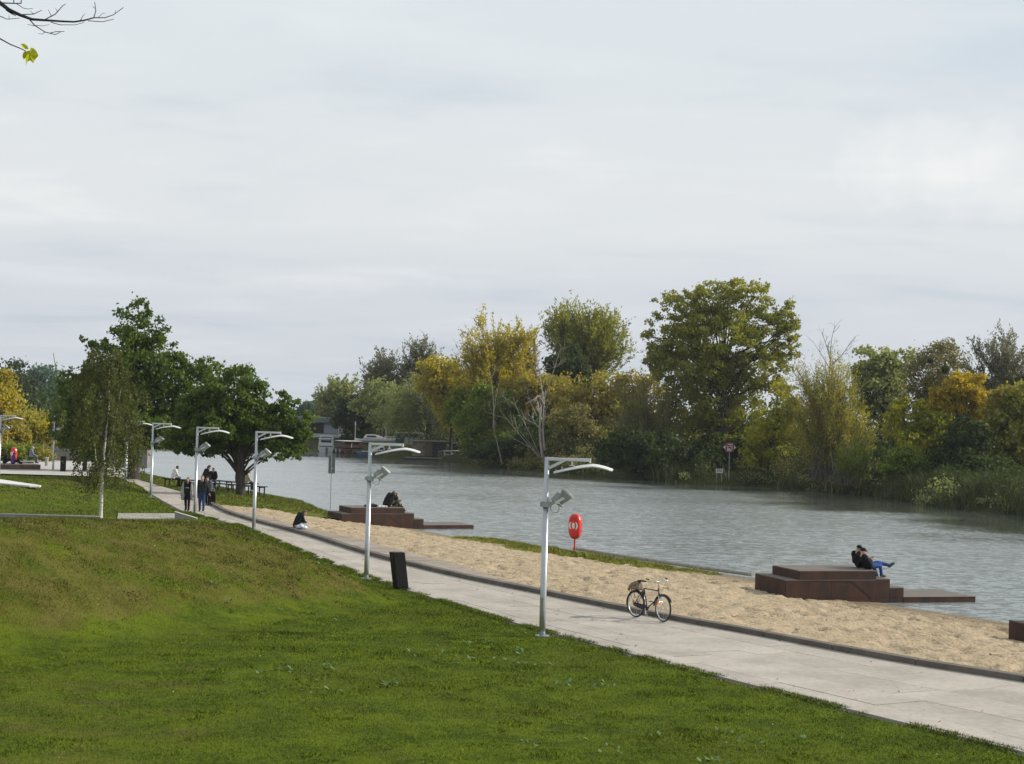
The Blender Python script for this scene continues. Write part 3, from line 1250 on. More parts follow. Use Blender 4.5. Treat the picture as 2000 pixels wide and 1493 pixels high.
# kerb stones along the beach edge, standing 0.12 m above the path
kerb = thing('kerb', 'long dark concrete kerb between the pale promenade and the sand', 'kerb', (0, 0, 0))
y = 12.0
while y < 90.5:
    y1 = y + 2.0
    q = []
    for yy, off in ((y + 0.006, 0.0), (y1 - 0.006, 0.0), (y1 - 0.006, 0.26), (y + 0.006, 0.26)):
        dx = (XR(yy + 1) - XR(yy - 1)) / 2
        nn = np.array([1, -dx]) / math.hypot(1, dx)
        q.append((XR(yy) + nn[0] * off, yy + nn[1] * off, -0.12))
    mb = MB()
    mb.prism([q[0], q[3], q[2], q[1]], (0, 0, 0.245 + rs.uniform(-0.004, 0.004)))
    mb.build('kerb_stone', M_KERB, kerb, bevel=0.012)
    y = y1

# boardwalk strip behind the kerb, boards side by side across its length
board = thing('boardwalk', 'grey brown timber boardwalk strip tapering along the kerb', 'boardwalk', (0, 0, 0))
DB = np.array([G(x, y_, 0.13)[:2] for x, y_ in deck_back_px])
DB = DB[np.argsort(DB[:, 1])]
y = DB[0, 1] + 0.5
while y < DB[-1, 1] - 0.2:
    bw = 0.30
    ok = True
    q = []
    for yy, side in ((y + 0.005, 0), (y + bw - 0.005, 0), (y + bw - 0.005, 1), (y + 0.005, 1)):
        dx = (XR(yy + 1) - XR(yy - 1)) / 2
        nn = np.array([1, -dx]) / math.hypot(1, dx)
        if side == 0:
            off = 0.268
        else:
            xb = np.interp(yy, DB[:, 1], DB[:, 0])
            off = max(0.30, (xb - XR(yy)) * nn[0] * 1.0)
        q.append((XR(yy) + nn[0] * off, yy + nn[1] * off, 0.02))
    mb = MB()
    mb.prism([q[0], q[3], q[2], q[1]], (0, 0, 0.105 + rs.uniform(-0.004, 0.004)))
    mb.build('plank', M_DECK, board)
    y += bw

# ------------------------------------------------------------------ plaza on the far left and left shore
plz = [(-120, 119.0), (XL(119) - 0.3, 119.0), (XR(119) + 0.0, 120.2), (XR(124) + 0.5, 124), (-33.8, 140), (-37, 150), (-45, 172), (-60, 205), (-140, 205)]
tag(sheet('plaza', plz, -0.005, M_PLAZA), kind='structure')
lb = MB()
for (pts, z) in (([(-200, 148), (-52, 148), (-60, 172), (-72, 205), (-88, 270), (-110, 420), (-300, 420)], 0.02),):
    lb.prism([(x, y_, -3) for x, y_ in pts], (0, 0, 3 + z))
tag(lb.build('left_bank', M_BANK), kind='structure')

# ------------------------------------------------------------------ far bank
BANK_PX = [(2500, 1075), (2250, 1040), (2000, 1006), (1888, 996), (1744, 973), (1600, 957), (1500, 951), (1417, 948), (1318, 941), (1230, 934), (1130, 928), (1060, 922), (1000, 915), (940, 906.5),
           (880, 901), (800, 897), (735, 893), (690, 887), (640, 882), (600, 880), (500, 879), (400, 878), (300, 877), (200, 876), (80, 874)]
BK = np.array([G(x, y_, WATER_Z)[:2] for x, y_ in BANK_PX])
tt = np.concatenate([[0], np.cumsum(np.linalg.norm(np.diff(BK, axis=0), axis=1))])
ts = np.arange(0, tt[-1], 1.5)
BKD = np.stack([np.interp(ts, tt, BK[:, 0]), np.interp(ts, tt, BK[:, 1])], -1)
BKD += (np.stack([fbm(ts * 0.12, ts * 0, 3, 14), fbm(ts * 0.12, ts * 0 + 5, 3, 15)], -1) - 0.5) * 3.0
offs = [(-2.5, -1.6), (-0.6, -1.0), (0.0, -0.74), (0.8, -0.45), (2.0, -0.15), (4.5, 0.15), (9, 0.4), (18, 0.6), (40, 0.8), (90, 1.0), (260, 1.2)]
rad = BKD / np.linalg.norm(BKD, axis=1, keepdims=True)
rings = []
for o_, z in offs:
    q = BKD + rad * o_
    zz_ = z + (fbm(q[:, 0] * 0.3, q[:, 1] * 0.3, 3, 18) - 0.5) * 0.5 * (1 if o_ > 0.5 else 0.2)
    rings.append(np.concatenate([q, zz_[:, None]], 1))
V = np.concatenate(rings)
nn_ = len(BKD)
ii, jj = np.meshgrid(np.arange(len(offs) - 1), np.arange(nn_ - 1), indexing='ij')
a = (ii * nn_ + jj).ravel()
tag(np_mesh('far_bank', V, np.stack([a, a + 1, a + 1 + nn_, a + nn_], -1), groundmat('far_bank_soil', (0.050, 0.056, 0.018), (0.026, 0.030, 0.011), (0.07, 0.055, 0.028)), smooth=True), kind='structure')

# ------------------------------------------------------------------ the river, windblown except close under the far bank, where a dark reflection is painted
xs = np.concatenate([[-400, -250], np.arange(-140, 101, 1.5), [150, 260]])
ysw = np.concatenate([[10, 35], np.arange(50, 291, 2.0), [400, 700]])
XW, YW = np.meshgrid(xs, ysw)
PW = np.stack([XW.ravel(), YW.ravel()], -1)
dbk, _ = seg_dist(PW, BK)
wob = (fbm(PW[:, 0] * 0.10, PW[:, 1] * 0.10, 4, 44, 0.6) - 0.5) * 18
wind_reflection_v = 0.25 + 0.75 * sstep(dbk + wob, 8, 16)  # low values calm the water and carry the painted bank reflection
nc = len(xs)
ii, jj = np.meshgrid(np.arange(len(ysw) - 1), np.arange(nc - 1), indexing='ij')
a = (ii * nc + jj).ravel()
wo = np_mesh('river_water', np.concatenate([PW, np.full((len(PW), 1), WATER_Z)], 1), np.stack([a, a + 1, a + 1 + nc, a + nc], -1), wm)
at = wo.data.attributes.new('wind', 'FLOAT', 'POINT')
at.data.foreach_set('value', wind_reflection_v.astype(np.float32))
tag(wo, kind='structure')
# ================================================================== OBJECT MATERIALS
M_ALU = mat('lamp_aluminium', (0.40, 0.425, 0.435), rough=0.33, metal=0.75, var=0.08, scale=3)
M_ALUW = mat('lamp_white_metal', (0.58, 0.585, 0.565), rough=0.4, var=0.06, scale=4)
M_LGREY = mat('floodlight_grey', (0.34, 0.36, 0.37), rough=0.45, metal=0.3, var=0.1)
M_GLASS = mat('lamp_glass', (0.62, 0.64, 0.64), rough=0.08, var=0.03, spec=0.8)
M_BLACK = mat('black_metal', (0.010, 0.010, 0.011), rough=0.6, var=0.2, scale=5, bump=0.05, spec=0.15)
M_RUBBER = mat('black_rubber', (0.022, 0.021, 0.021), rough=0.8, var=0.15)
M_RUST = mat('rusty_steel', (0.022, 0.011, 0.008), rough=0.8, scale=2.5, col2=(0.066, 0.024, 0.012), bump=0.15, bscale=40, streak=(1, 1, 0.35))
M_DARKWOOD = mat('dark_board', (0.105, 0.088, 0.074), rough=0.75, scale=3, col2=(0.165, 0.142, 0.122), bump=0.2, streak=(0.3, 3, 1))
M_RED = mat('red_plastic', (0.62, 0.022, 0.018), rough=0.35, var=0.08, scale=3)
M_WHITE = mat('white_paint', (0.74, 0.74, 0.72), rough=0.5, var=0.06, scale=3)
M_GREYP = mat('grey_paint', (0.10, 0.11, 0.12), rough=0.5, var=0.1)
M_CHROME = mat('chrome', (0.72, 0.72, 0.72), rough=0.18, metal=1.0, var=0.05)
M_TAN = mat('tan_canvas', (0.20, 0.155, 0.10), rough=0.9, var=0.2, scale=12, bump=0.3)
M_ORANGE = mat('orange_reflector', (0.85, 0.20, 0.02), rough=0.25, var=0.05)
M_NAVYF = mat('bike_frame_paint', (0.012, 0.014, 0.026), rough=0.25, var=0.1)
M_CABLE = mat('cable_grey', (0.20, 0.20, 0.20), rough=0.6, var=0.1)

# ================================================================== LAMPS
def make_lamp():
    t = thing('street_lamp', 'x', 'street lamp')
    mb = MB()
    mb.tube([(0, 0, -0.15), (0, 0, 0.5), (0, 0, 3.08)], [0.078, 0.078, 0.072], 14)
    mb.tube([(0, 0, 3.08), (0, 0, 3.12), (0, 0, 4.25)], [0.072, 0.060, 0.056], 14)
    mb.build('pole', M_ALU, t)
    dr_ = MB()
    dr_.box((-0.02, -0.0735, 0.75), (0.085, 0.014, 0.36))
    dr_.build('service_door', M_ALU, t, bevel=0.006)
    mb2 = MB()
    mb2.tube([(0, 0, -0.02), (0, 0, 0.025)], 0.17, 16)
    for k in range(4):
        a0 = k * math.pi / 2 + 0.6
        mb2.tube([(0.13 * math.cos(a0), 0.13 * math.sin(a0), 0.02), (0.13 * math.cos(a0), 0.13 * math.sin(a0), 0.05)], 0.014, 6)
    mb2.build('base_plate', M_ALU, t)
    c = MB()
    c.tube([(0, 0, 3.06), (0, 0, 3.20)], 0.098, 14)
    c.box((-0.11, 0, 3.13), (0.05, 0.05, 0.11))
    c.box((0.11, 0, 3.13), (0.06, 0.09, 0.12))
    c.build('clamp', M_LGREY, t, bevel=0.006)
    bm_ = MB()
    bm_.box((0.53, 0, 4.205), (1.0, 0.075, 0.075))
    bm_.box((1.025, 0, 4.19), (0.04, 0.09, 0.11))
    bm_.build('arm', M_ALUW, t, bevel=0.006)
    br = MB()
    br.prism([(0.05, -0.03, 3.95), (0.05, -0.03, 4.03), (0.32, -0.03, 4.168), (0.46, -0.03, 4.168)], (0, 0.06, 0))
    br.build('brace', M_ALUW, t, bevel=0.004)
    h = MB()
    h.tube([(0.60, 0, 4.17), (0.60, 0, 4.06)], 0.024, 8)
    h.box((0.60, 0, 4.065), (0.12, 0.10, 0.02))
    h.build('hanger', M_ALUW, t)
    # curved reflector: a long leaf-shaped shell
    rf = MB()
    rings = []
    N = 18
    for i in range(N + 1):
        s = i / N
        x = 0.17 + s * 1.40
        z = 3.875 + 0.255 * math.sin(math.pi * (0.06 + 0.63 * s) / 1.12) ** 1.1 - 0.13 * max(0, s - 0.66) ** 1.2 * 2.6
        wd = 0.06 + 0.20 * math.sin(math.pi * min(1, 0.10 + 0.55 * min(1, s * 1.25))) + 0.02 * s
        if s > 0.9:
            wd *= 1 - 0.35 * ((s - 0.9) / 0.1) ** 2
        sag = 0.05 * wd / 0.26
        rg = [(x, -wd, z - sag), (x, -wd * 0.5, z - sag * 0.2), (x, 0, z), (x, wd * 0.5, z - sag * 0.2), (x, wd, z - sag),
              (x, wd, z - sag - 0.022), (x, wd * 0.5, z - sag * 0.2 - 0.022), (x, 0, z - 0.022), (x, -wd * 0.5, z - sag * 0.2 - 0.022), (x, -wd, z - sag - 0.022)]
        rings.append(rg)
    rf.loft(rings)
    ro = rf.build('reflector', M_ALUW, t)
    bl = MB()
    for x, y in ((0.22, 0.0), (0.36, 0.08), (0.36, -0.08)):
        bl = MB()
        bl.tube([(x, y, 3.90 + (x - .2) * 0.5), (x, y, 3.95 + (x - .2) * 0.5)], 0.013, 6)
        bl.build('bolt', M_LGREY, ro)
    # floodlight aimed up into the reflector
    fb = MB()
    fb.box((0.20, 0, 3.19), (0.17, 0.11, 0.09), ry=R(-28))
    fb.box((0.245, 0, 3.305), (0.24, 0.16, 0.13), ry=R(-48))
    fb.box((0.33, 0, 3.115), (0.16, 0.06, 0.04), ry=R(25))
    f = fb.build('floodlight', M_LGREY, t, bevel=0.008)
    for y in (-0.13, 0.13):
        ar = MB()
        ar.prism([(0.24, y - 0.01, 3.13), (0.22, y - 0.01, 3.20), (0.47, y - 0.01, 3.36), (0.50, y - 0.01, 3.30)], (0, 0.02, 0))
        ar.build('bracket', M_ALUW, f)
    hd = MB()
    ax = Vector((0.62, 0, 0.785)).normalized()
    u = Vector((0.785, 0, -0.62)).normalized()
    v = Vector((0, 1, 0))
    c0 = Vector((0.33, 0, 3.17))
    rgs = []
    for dd, su, sv in ((0, 0.07, 0.08), (0.10, 0.10, 0.12), (0.27, 0.150, 0.17), (0.31, 0.160, 0.175)):
        rgs.append([c0 + ax * dd + u * (su * a) + v * (sv * b_) for a, b_ in ((-1, -1), (1, -1), (1, 1), (-1, 1))])
    hd.loft(rgs)
    hd.build('lamp_head', M_LGREY, f, bevel=0.008)
    gl = MB()
    gl.loft([[c0 + ax * dd + u * (0.145 * a) + v * (0.16 * b_) for a, b_ in ((-1, -1), (1, -1), (1, 1), (-1, 1))] for dd in (0.312, 0.326)])
    gl.build('glass', M_GLASS, f)
    cb = MB()
    cb.tube([(0.09, 0.0, 3.12), (0.12, 0.0, 3.00), (0.20, 0.0, 2.93), (0.29, 0.0, 2.95), (0.32, 0.0, 3.02), (0.31, 0.0, 3.10)], 0.010, 6)
    cb.build('cable', M_CABLE, f)
    return t


LAMPS = [  # base px x, y (on level ground), label
    (1059, 1243, 'nearest curved reflector lamp, the largest one, just right of centre'),
    (715.5, 1131, 'grey curved reflector lamp rising beside the slanted black litter bin'),
    (495.5, 1036, 'grey curved reflector lamp whose head stands against the round green tree by the river'),
    (380.5, 1004, 'grey curved reflector lamp standing in front of the walking couple'),
    (294.5, 971.5, 'grey curved reflector lamp standing just right of the birch on the lawn edge'),
    (245, 953, 'grey curved reflector lamp mostly hidden behind the birch crown'),
    (103.5, 920, 'grey lamp next to the far litter bin left of the birch'),
    (-2, 926, 'grey curved reflector lamp at the left edge of the view in front of yellow bushes'),
]
lamp0 = make_lamp()
GL = 'curved reflector lamps along the promenade'
for k, (px, py, lab) in enumerate(LAMPS):
    p = G(px, py, 0.0)
    rz = R([-6, -2, 0, 0, 2, 3, 5, 4][k])
    if k == 0:
        t = lamp0
        t.location = p
        t.rotation_euler = (0, 0, rz)
        t['label'] = lab
        t['group'] = GL
    else:
        t = copy_tree(lamp0, None, p, rz, lab)
for o in bpy.data.objects:
    if o.name.startswith('pole') and o.type == 'MESH':
        for pl in o.data.polygons:
            pl.use_smooth = len(pl.vertices) == 4

# ================================================================== LITTER BINS
def make_bin(name, label, px, py, h, w, d, lean, rz):
    t = thing(name, label, 'litter bin', G(px, py, 0.0), rz)
    mb = MB()
    wall = 0.02
    lx = lean
    # leaning prism: bottom rectangle and shifted top
    def ring(z, s=1.0, ins=0.0):
        sx = lx * z / h
        hw, hd = w / 2 * s - ins, d / 2 * s - ins
        return [(sx - hw, -hd, z), (sx + hw, -hd, z), (sx + hw, hd, z), (sx - hw, hd, z)]
    mb.loft([ring(0.0, 0.96), ring(0.05, 0.96), ring(0.06), ring(h * 0.80), ring(h)], caps=True)
    body = mb.build('body', M_BLACK, t, bevel=0.008)
    s = MB()
    zt = h
    s.box((lx + 0.0, 0, zt + 0.008), (w * 0.55, d * 0.55, 0.012))
    s.build('ashtray', mat('bin_lid', (0.10, 0.10, 0.105), rough=0.5), t)
    sl_ = MB()
    zc = h * 0.87
    sx = lx * zc / h
    sl_.box((sx - w / 2 - 0.002, 0, zc), (0.012, d * 0.74, h * 0.12))
    sl_.build('slot', mat('bin_inside', (0.004, 0.004, 0.004), rough=0.9), t)
    p = MB()
    p.box((lx * 0.45 - w / 2 - 0.004, 0, h * 0.45), (0.012, d * 0.82, h * 0.62), ry=math.atan2(lx, h))
    p.build('door', M_BLACK, t)
    return t


make_bin('litter_bin', 'slanted black metal litter bin at the path edge in the foreground', 783, 1150, 1.08, 0.36, 0.34, -0.16, R(28))
make_bin('litter_bin', 'small dark litter bin on the far plaza half hidden by the birch leaves', 123, 921, 1.15, 0.42, 0.42, 0.0, R(15))

# ================================================================== PLATFORMS
def make_platform():
    t = thing('seating_platform', 'x', 'platform')
    dep = 2.0
    def block(x0, x1, y0, y1, z0, z1, nm):
        mb = MB()
        mb.box(((x0 + x1) / 2, (y0 + y1) / 2, (z0 + z1 - 0.03) / 2), (x1 - x0, y1 - y0, z1 - z0 - 0.03))
        o = mb.build(nm, M_RUST, t, bevel=0.01)
        # facing plates with open seams: along the front, and on the end towards the land
        zb = max(z0, -0.62) + 0.004
        npl = max(1, int(round((x1 - x0) / 0.97)))
        for i in range(npl):
            pa = MB()
            wd_ = (x1 - x0) / npl
            pa.box((x0 + wd_ * (i + 0.5), y0 - 0.003, (zb + z1 - 0.034) / 2), (wd_ - 0.010, 0.006, z1 - 0.034 - zb))
            pa.build('panel', M_RUST, o)
        if nm in ('top_block', 'lower_block'):
            for i in range(2):
                pa = MB()
                wd_ = (y1 - y0) / 2
                pa.box((x0 - 0.003, y0 + wd_ * (i + 0.5), (zb + z1 - 0.034) / 2), (0.006, wd_ - 0.010, z1 - 0.034 - zb))
                pa.build('panel', M_RUST, o)
        bd = MB()
        n = max(2, int(round((y1 - y0) / 0.2)))
        for i in range(n):
            a0 = y0 + (y1 - y0) * i / n
            a1 = y0 + (y1 - y0) * (i + 1) / n
            bd.box(((x0 + x1) / 2, (a0 + a1) / 2, z1 - 0.0155 + rs.uniform(-0.002, 0.002)), (x1 - x0 - 0.002, a1 - a0 - 0.012, 0.029))
        bo = bd.build('deck_boards', M_DARKWOOD, o)
        return o
    block(0.0, 2.90, 0.0, dep, -0.002, 0.30, 'top_block')
    block(-0.50, 2.92, -0.01, dep + 0.3, -1.3, -0.004, 'lower_block')
    block(2.922, 3.43, 0.0, dep, -1.3, 0.02, 'step')
    block(3.432, 3.97, 0.0, dep, -1.3, -0.28, 'step')
    block(3.972, 6.80, -0.01, dep + 0.3, -1.3, -0.60, 'water_deck')
    # cover strip running along the front and down the stair string
    st = MB()
    st.prism([(0.0, -0.022, -0.03), (1.95, -0.022, -0.03), (2.75, -0.022, -0.60), (2.72, -0.022, -0.64), (1.93, -0.022, -0.07), (0.0, -0.022, -0.07)], (0, 0.010, 0))
    st.build('edge_strip', mat('dark_rust', (0.030, 0.016, 0.012), rough=0.8), t)
    return t


pf = make_platform()
GP = 'stepped seating platforms along the beach'
FLr = G(1561.6, 1115, 0.30)
a_r = math.atan2(0.30, 0.954)
pf.location = (FLr[0], FLr[1], 0)
pf.rotation_euler = (0, 0, a_r)
pf['label'] = 'stepped rusty steel platform on the right with two people in caps on it'
pf['group'] = GP
FLl = G(686.3, 991.7, 0.30)
a_l = R(24)
copy_tree(pf, None, (FLl[0], FLl[1], 0), a_l, 'stepped rusty steel platform farther along the beach with the huddled couple')
BL3 = G(1970.7, 1210.4, 0.0)
a3 = R(17)
off = np.array([-0.50 * math.cos(a3) - 2.3 * math.sin(a3), -0.50 * math.sin(a3) + 2.3 * math.cos(a3)])
copy_tree(pf, None, (BL3[0] - off[0], BL3[1] - off[1], 0), a3, 'platform corner of dark rusty steel cut off by the right edge of the view')

# ================================================================== LIFEBUOY STANDS
def make_buoy(label, p, rz, post=0.42):
    t = thing('lifebuoy_stand', label, 'lifebuoy', p, rz, 'red lifebuoy stands by the water')
    mb = MB()
    mb.tube([(0, 0, -0.2), (0, 0, post + 0.35)], 0.04, 10)
    mb.build('post', M_RED, t)
    # housing: rounded elongated octagon, face towards local -y
    out = []
    for i in range(24):
        a0 = 2 * math.pi * i / 24
        cx, cz = math.cos(a0), math.sin(a0)
        k = (abs(cx) ** 2.6 + abs(cz) ** 2.6) ** (-1 / 2.6)
        out.append((0.31 * cx * k, 0.56 * cz * k))
    zc = post + 0.56
    def ring(y, s):
        return [(x * s, y, zc + z * s) for x, z in out]
    h = MB()
    h.loft([ring(-0.13, 0.80), ring(-0.115, 0.90), ring(-0.06, 0.985), ring(0.0, 1.0), ring(0.10, 0.97), ring(0.13, 0.88)])
    ho = h.build('housing', M_RED, t)
    em = MB()
    rg = [(0.075 * math.cos(2 * math.pi * i / 20), -0.131, zc + 0.03 + 0.135 * math.sin(2 * math.pi * i / 20)) for i in range(20)]
    em.prism(rg, (0, -0.006, 0))
    for sgn in (-1, 1):
        o_, i_ = [], []
        for k in range(11):
            th = R(-52 + 104 * k / 10)
            o_.append((sgn * (0.025 + 0.215 * math.cos(th)), -0.131, zc + 0.03 + 0.20 * math.sin(th)))
            i_.append((sgn * (0.015 + 0.145 * math.cos(th)), -0.131, zc + 0.03 + 0.20 * math.sin(th)))
        em.prism(o_ + i_[::-1], (0, -0.006, 0))
    em.build('emblem', M_WHITE, ho)
    lt = MB()
    lt.box((0, -0.128, zc - 0.36), (0.16, 0.012, 0.05))
    lt.box((0.0, -0.128, zc + 0.33), (0.20, 0.012, 0.04))
    lt.build('latch', mat('red_plastic_dark', (0.38, 0.014, 0.012), rough=0.4), ho)
    return t


pb = G(1122, 1072, -0.55)
make_buoy('red lifebuoy housing with white ring emblem on a post on the grass by the water', pb, R(-38))
pb2 = G(26, 911, 0.0)
make_buoy('small distant red lifebuoy housing behind the people on the plaza', pb2, R(-40))

# ================================================================== SMALL SIGN BOARDS BY THE WATER
def plate_sign(name, label, p, rz, w, h, zb, post_r, m_plate, cat='sign', post_top=None):
    t = thing(name, label, cat, p, rz)
    mb = MB()
    mb.tube([(0, 0.02, -0.4), (0, 0.02, zb + h * 0.9)], post_r, 8)
    mb.build('post', M_LGREY, t)
    pl = MB()
    pl.box((0, 0.0, zb + h / 2), (w, 0.02, h))
    pl.build('plate', m_plate, t, bevel=0.004)
    return t


ps = G(645.5, 993, -0.45)
t = plate_sign('board_sign', 'tall narrow dark sign board on a thin post at the water edge', ps, R(12), 0.38, 1.06, 2.02, 0.03, M_GREYP)
mb = MB()
mb.box((-0.03, -0.018, 2.02 + 0.53), (0.05, 0.016, 1.0))
mb.box((0.04, -0.02, 2.02 + 0.30), (0.07, 0.012, 0.10))
mb.build('bracket', M_LGREY, t)
pp = G(282, 929, -0.5)
t = thing('slim_post', 'thin dark post standing at the water between the trunk and the lamp', 'post', pp)
mb = MB()
mb.tube([(0, 0, -0.3), (0, 0, 2.6)], 0.035, 8)
mb.build('shaft', M_GREYP, t)
mb = MB()
mb.tube([(0, 0, 2.6), (0, 0, 2.66)], 0.05, 8)
mb.build('cap', M_GREYP, t)

# navigation sign on the far bank
pn = AY(1424, 921, 158.6)
t = thing('navigation_sign', 'white river sign with red border and black wave mark, white triangles at its sides', 'sign', (pn[0], pn[1], pn[2]), R(8))
mb = MB()
mb.tube([(0, 0.03, -1.0), (0, 0.03, 2.1)], 0.04, 8)
mb.build('post', M_LGREY, t)
sw, sh, z0 = 0.74, 0.88, 1.88
pl = MB()
pl.box((0, 0, z0 + sh / 2), (sw, 0.03, sh))
plate = pl.build('plate', mat('sign_white', (0.55, 0.50, 0.50), rough=0.5, var=0.05), t)
rb = MB()
for c, s in (((0, -0.018, z0 + 0.045), (sw, 0.008, 0.09)), ((0, -0.018, z0 + sh - 0.045), (sw, 0.008, 0.09)), ((-sw / 2 + 0.045, -0.018, z0 + sh / 2), (0.09, 0.008, sh - 0.18)), ((sw / 2 - 0.045, -0.018, z0 + sh / 2), (0.09, 0.008, sh - 0.18))):
    rb.box(c, s)
rb.box((0, -0.024, z0 + sh / 2), (0.08, 0.006, 0.90), ry=R(-40))
rb.build('red_border', mat('sign_red', (0.33, 0.03, 0.05), rough=0.5), plate)
bk = MB()
for k in range(2):
    zc = z0 + 0.34 + 0.22 * k
    bk.tube([(-0.24, -0.018, zc), (-0.10, -0.018, zc + 0.10), (0.03, -0.018, zc + 0.02), (0.14, -0.018, zc + 0.10), (0.25, -0.018, zc + 0.02)], 0.035, 6)
bk.build('wave_mark', M_BLACK, plate)
for sx in (-1, 1):
    tr = MB()
    tr.prism([(sx * (sw / 2 + 0.04), -0.01, z0 + sh / 2 - 0.23), (sx * (sw / 2 + 0.04), -0.01, z0 + sh / 2 + 0.23), (sx * (sw / 2 + 0.30), -0.01, z0 + sh / 2)], (0, 0.02, 0))
    tr.build('side_triangle', mat('sign_grey_white', (0.50, 0.50, 0.47), rough=0.5), t)
pt = AY(1405, 925, 158.0)
t = thing('notice_board', 'small white notice board with two dark lines low in the reeds', 'sign', pt, R(6))
mb = MB()
mb.box((0, 0, 0.25), (0.70, 0.03, 0.40))
pl = mb.build('plate', mat('notice_white', (0.62, 0.64, 0.62), rough=0.5, var=0.05), t)
mb = MB()
mb.box((-0.10, -0.02, 0.33), (0.30, 0.008, 0.08))
mb.box((0.17, -0.02, 0.33), (0.16, 0.008, 0.07))
mb.box((0.0, -0.02, 0.20), (0.54, 0.008, 0.05))
mb.build('dark_line', M_BLACK, pl)
mb = MB()
for x in (-0.25, 0.25):
    mb.tube([(x, 0.03, -0.8), (x, 0.03, 0.3)], 0.025, 6)
mb.build('post', M_LGREY, t)

# ================================================================== BENCHES UNDER THE TREE
def make_bench(label, p0, p1, nleg, wd=0.5, h=0.46):
    p0, p1 = np.array(p0[:2]), np.array(p1[:2])
    L = np.linalg.norm(p1 - p0)
    ang = math.atan2(p1[1] - p0[1], p1[0] - p0[0])
    t = thing('park_bench', label, 'bench', (p0[0], p0[1], 0), ang, 'long black benches round the green tree')
    n = 4
    for i in range(n):
        y = (i - (n - 1) / 2) * wd / n
        mb = MB()
        mb.box((L / 2, y, h), (L, wd / n - 0.012, 0.05))
        mb.build('slat', M_BLACK, t, bevel=0.006)
    for k in range(nleg):
        x = 0.25 + (L - 0.5) * k / (nleg - 1)
        lg = MB()
        for y in (-wd * 0.4, wd * 0.4):
            lg.box((x, y, h / 2 - 0.07), (0.06, 0.06, h + 0.09))
        lg.box((x, 0, h - 0.05), (0.06, wd * 0.85, 0.045))
        lg.build('leg', M_BLACK, t)
    return t, ang


def bz(px, py):      # bench seat top point at 0.46 m
    return G(px, py, 0.46)


b1a, b1b = bz(416, 944), bz(517, 951.5)
make_bench('long black bench passing in front of the trunk of the round tree', b1a, b1b, 4)
b2a, b2b = bz(420, 938.5), bz(500, 945.5)
make_bench('black bench behind the trunk, partly covered by the front bench', b2a, b2b, 4)
b3a, b3b = bz(322, 935), bz(398, 940)
make_bench('black bench at the left where the person in white sits', b3a, b3b, 3)

# ================================================================== CONCRETE BY THE HILL, FAR LEFT FURNITURE
lnd = [G(229, 1013.5, 0.012)[:2], G(231, 1003, 0.012)[:2], G(341, 1003.3, 0.012)[:2], G(350, 1013.5, 0.012)[:2]]
mb = MB()
mb.prism([(lnd[0][0], lnd[0][1], -0.2), (lnd[1][0], lnd[1][1], -0.2), (lnd[2][0], lnd[2][1], -0.2), (lnd[3][0], lnd[3][1], -0.2)][::-1], (0, 0, 0.225))
tag(mb.build('landing', M_WALLC), kind='structure')
wA, wB = G(341, 1013, 0.02), G(384, 1014, 0.02)
t = thing('wedge_wall', 'grey concrete wedge wall with sloping top beside the path near the walkers', 'wall', (wA[0], wA[1], 0), math.atan2(wB[1] - wA[1], wB[0] - wA[0]))
Lw = float(np.linalg.norm(wB - wA))
mb = MB()
mb.prism([(0, 0, -0.3), (Lw, 0, -0.3), (Lw, 0, 0.03), (0, 0, 0.31)], (0, 0.28, 0))
mb.build('wall_body', M_WALLC, t, bevel=0.01)
mb = MB()
sl_ = math.atan2(0.28, Lw)
mb.box((Lw / 2, 0.14, 0.182), (Lw / math.cos(sl_) + 0.02, 0.32, 0.03), ry=sl_)
mb.build('coping', M_PLAZA, t)
cA, cB = G(-40, 1003.5, 0.12), G(196, 1010, 0.12)
t = thing('low_wall', 'thin pale concrete wall edge running along the top of the grass slope on the left', 'wall', (cA[0], cA[1], 0), math.atan2(cB[1] - cA[1], cB[0] - cA[0]))
Lc = float(np.linalg.norm(cB - cA))
mb = MB()
mb.box((Lc / 2, 0.15, -0.2), (Lc, 0.26, 0.58))
mb.build('wall_body', M_WALLC, t)
mb = MB()
mb.box((Lc / 2, 0.15, 0.12), (Lc + 0.02, 0.30, 0.05))
mb.build('coping', M_PLAZA, t, bevel=0.008)
# white slab at the far left
sA, sB = G(-60, 931, 0.98), G(78, 945, 0.90)
t = thing('stone_seat', 'long white concrete seat slab lying on the lawn at the left edge', 'seat', (sB[0], sB[1], 0), math.atan2(sA[1] - sB[1], sA[0] - sB[0]))
Ls = float(np.linalg.norm(sA - sB))
mb = MB()
mb.prism([(0, 0, 0.70), (0.25, -0.25, 0.70), (Ls, -1.6, 0.76), (Ls, 0.9, 0.76), (0.2, 0.5, 0.70)], (0, 0, 0.10))
mb.build('top_slab', mat('white_concrete', (0.62, 0.61, 0.58), rough=0.7, var=0.06, scale=1.5), t, bevel=0.01)
mb = MB()
mb.prism([(0.5, 0.0, -0.2), (Ls, -0.8, -0.2), (Ls, 0.6, -0.2), (0.5, 0.3, -0.2)], (0, 0, 0.88))
mb.build('plinth', M_WALLC, t)
# low timber terrace with a brown face
tA, tB = G(-80, 916, 0.0), G(79, 917.5, 0.0)
ang = math.atan2(tB[1] - tA[1], tB[0] - tA[0])
t = thing('low_terrace', 'low brown faced timber terrace on the plaza far left', 'platform', (tA[0], tA[1], 0), ang)
Lt = float(np.linalg.norm(tB - tA))
mb = MB()
mb.box((Lt / 2, 1.6, 0.17), (Lt, 3.2, 0.34))
mb.build('base', mat('brown_board', (0.13, 0.075, 0.05), rough=0.8, scale=3, var=0.25), t)
mb = MB()
for i in range(12):
    mb.box((Lt / 2, 0.13 + 0.27 * i, 0.36), (Lt + 0.04, 0.255, 0.035))
mb.build('deck_boards', M_DECK, t)
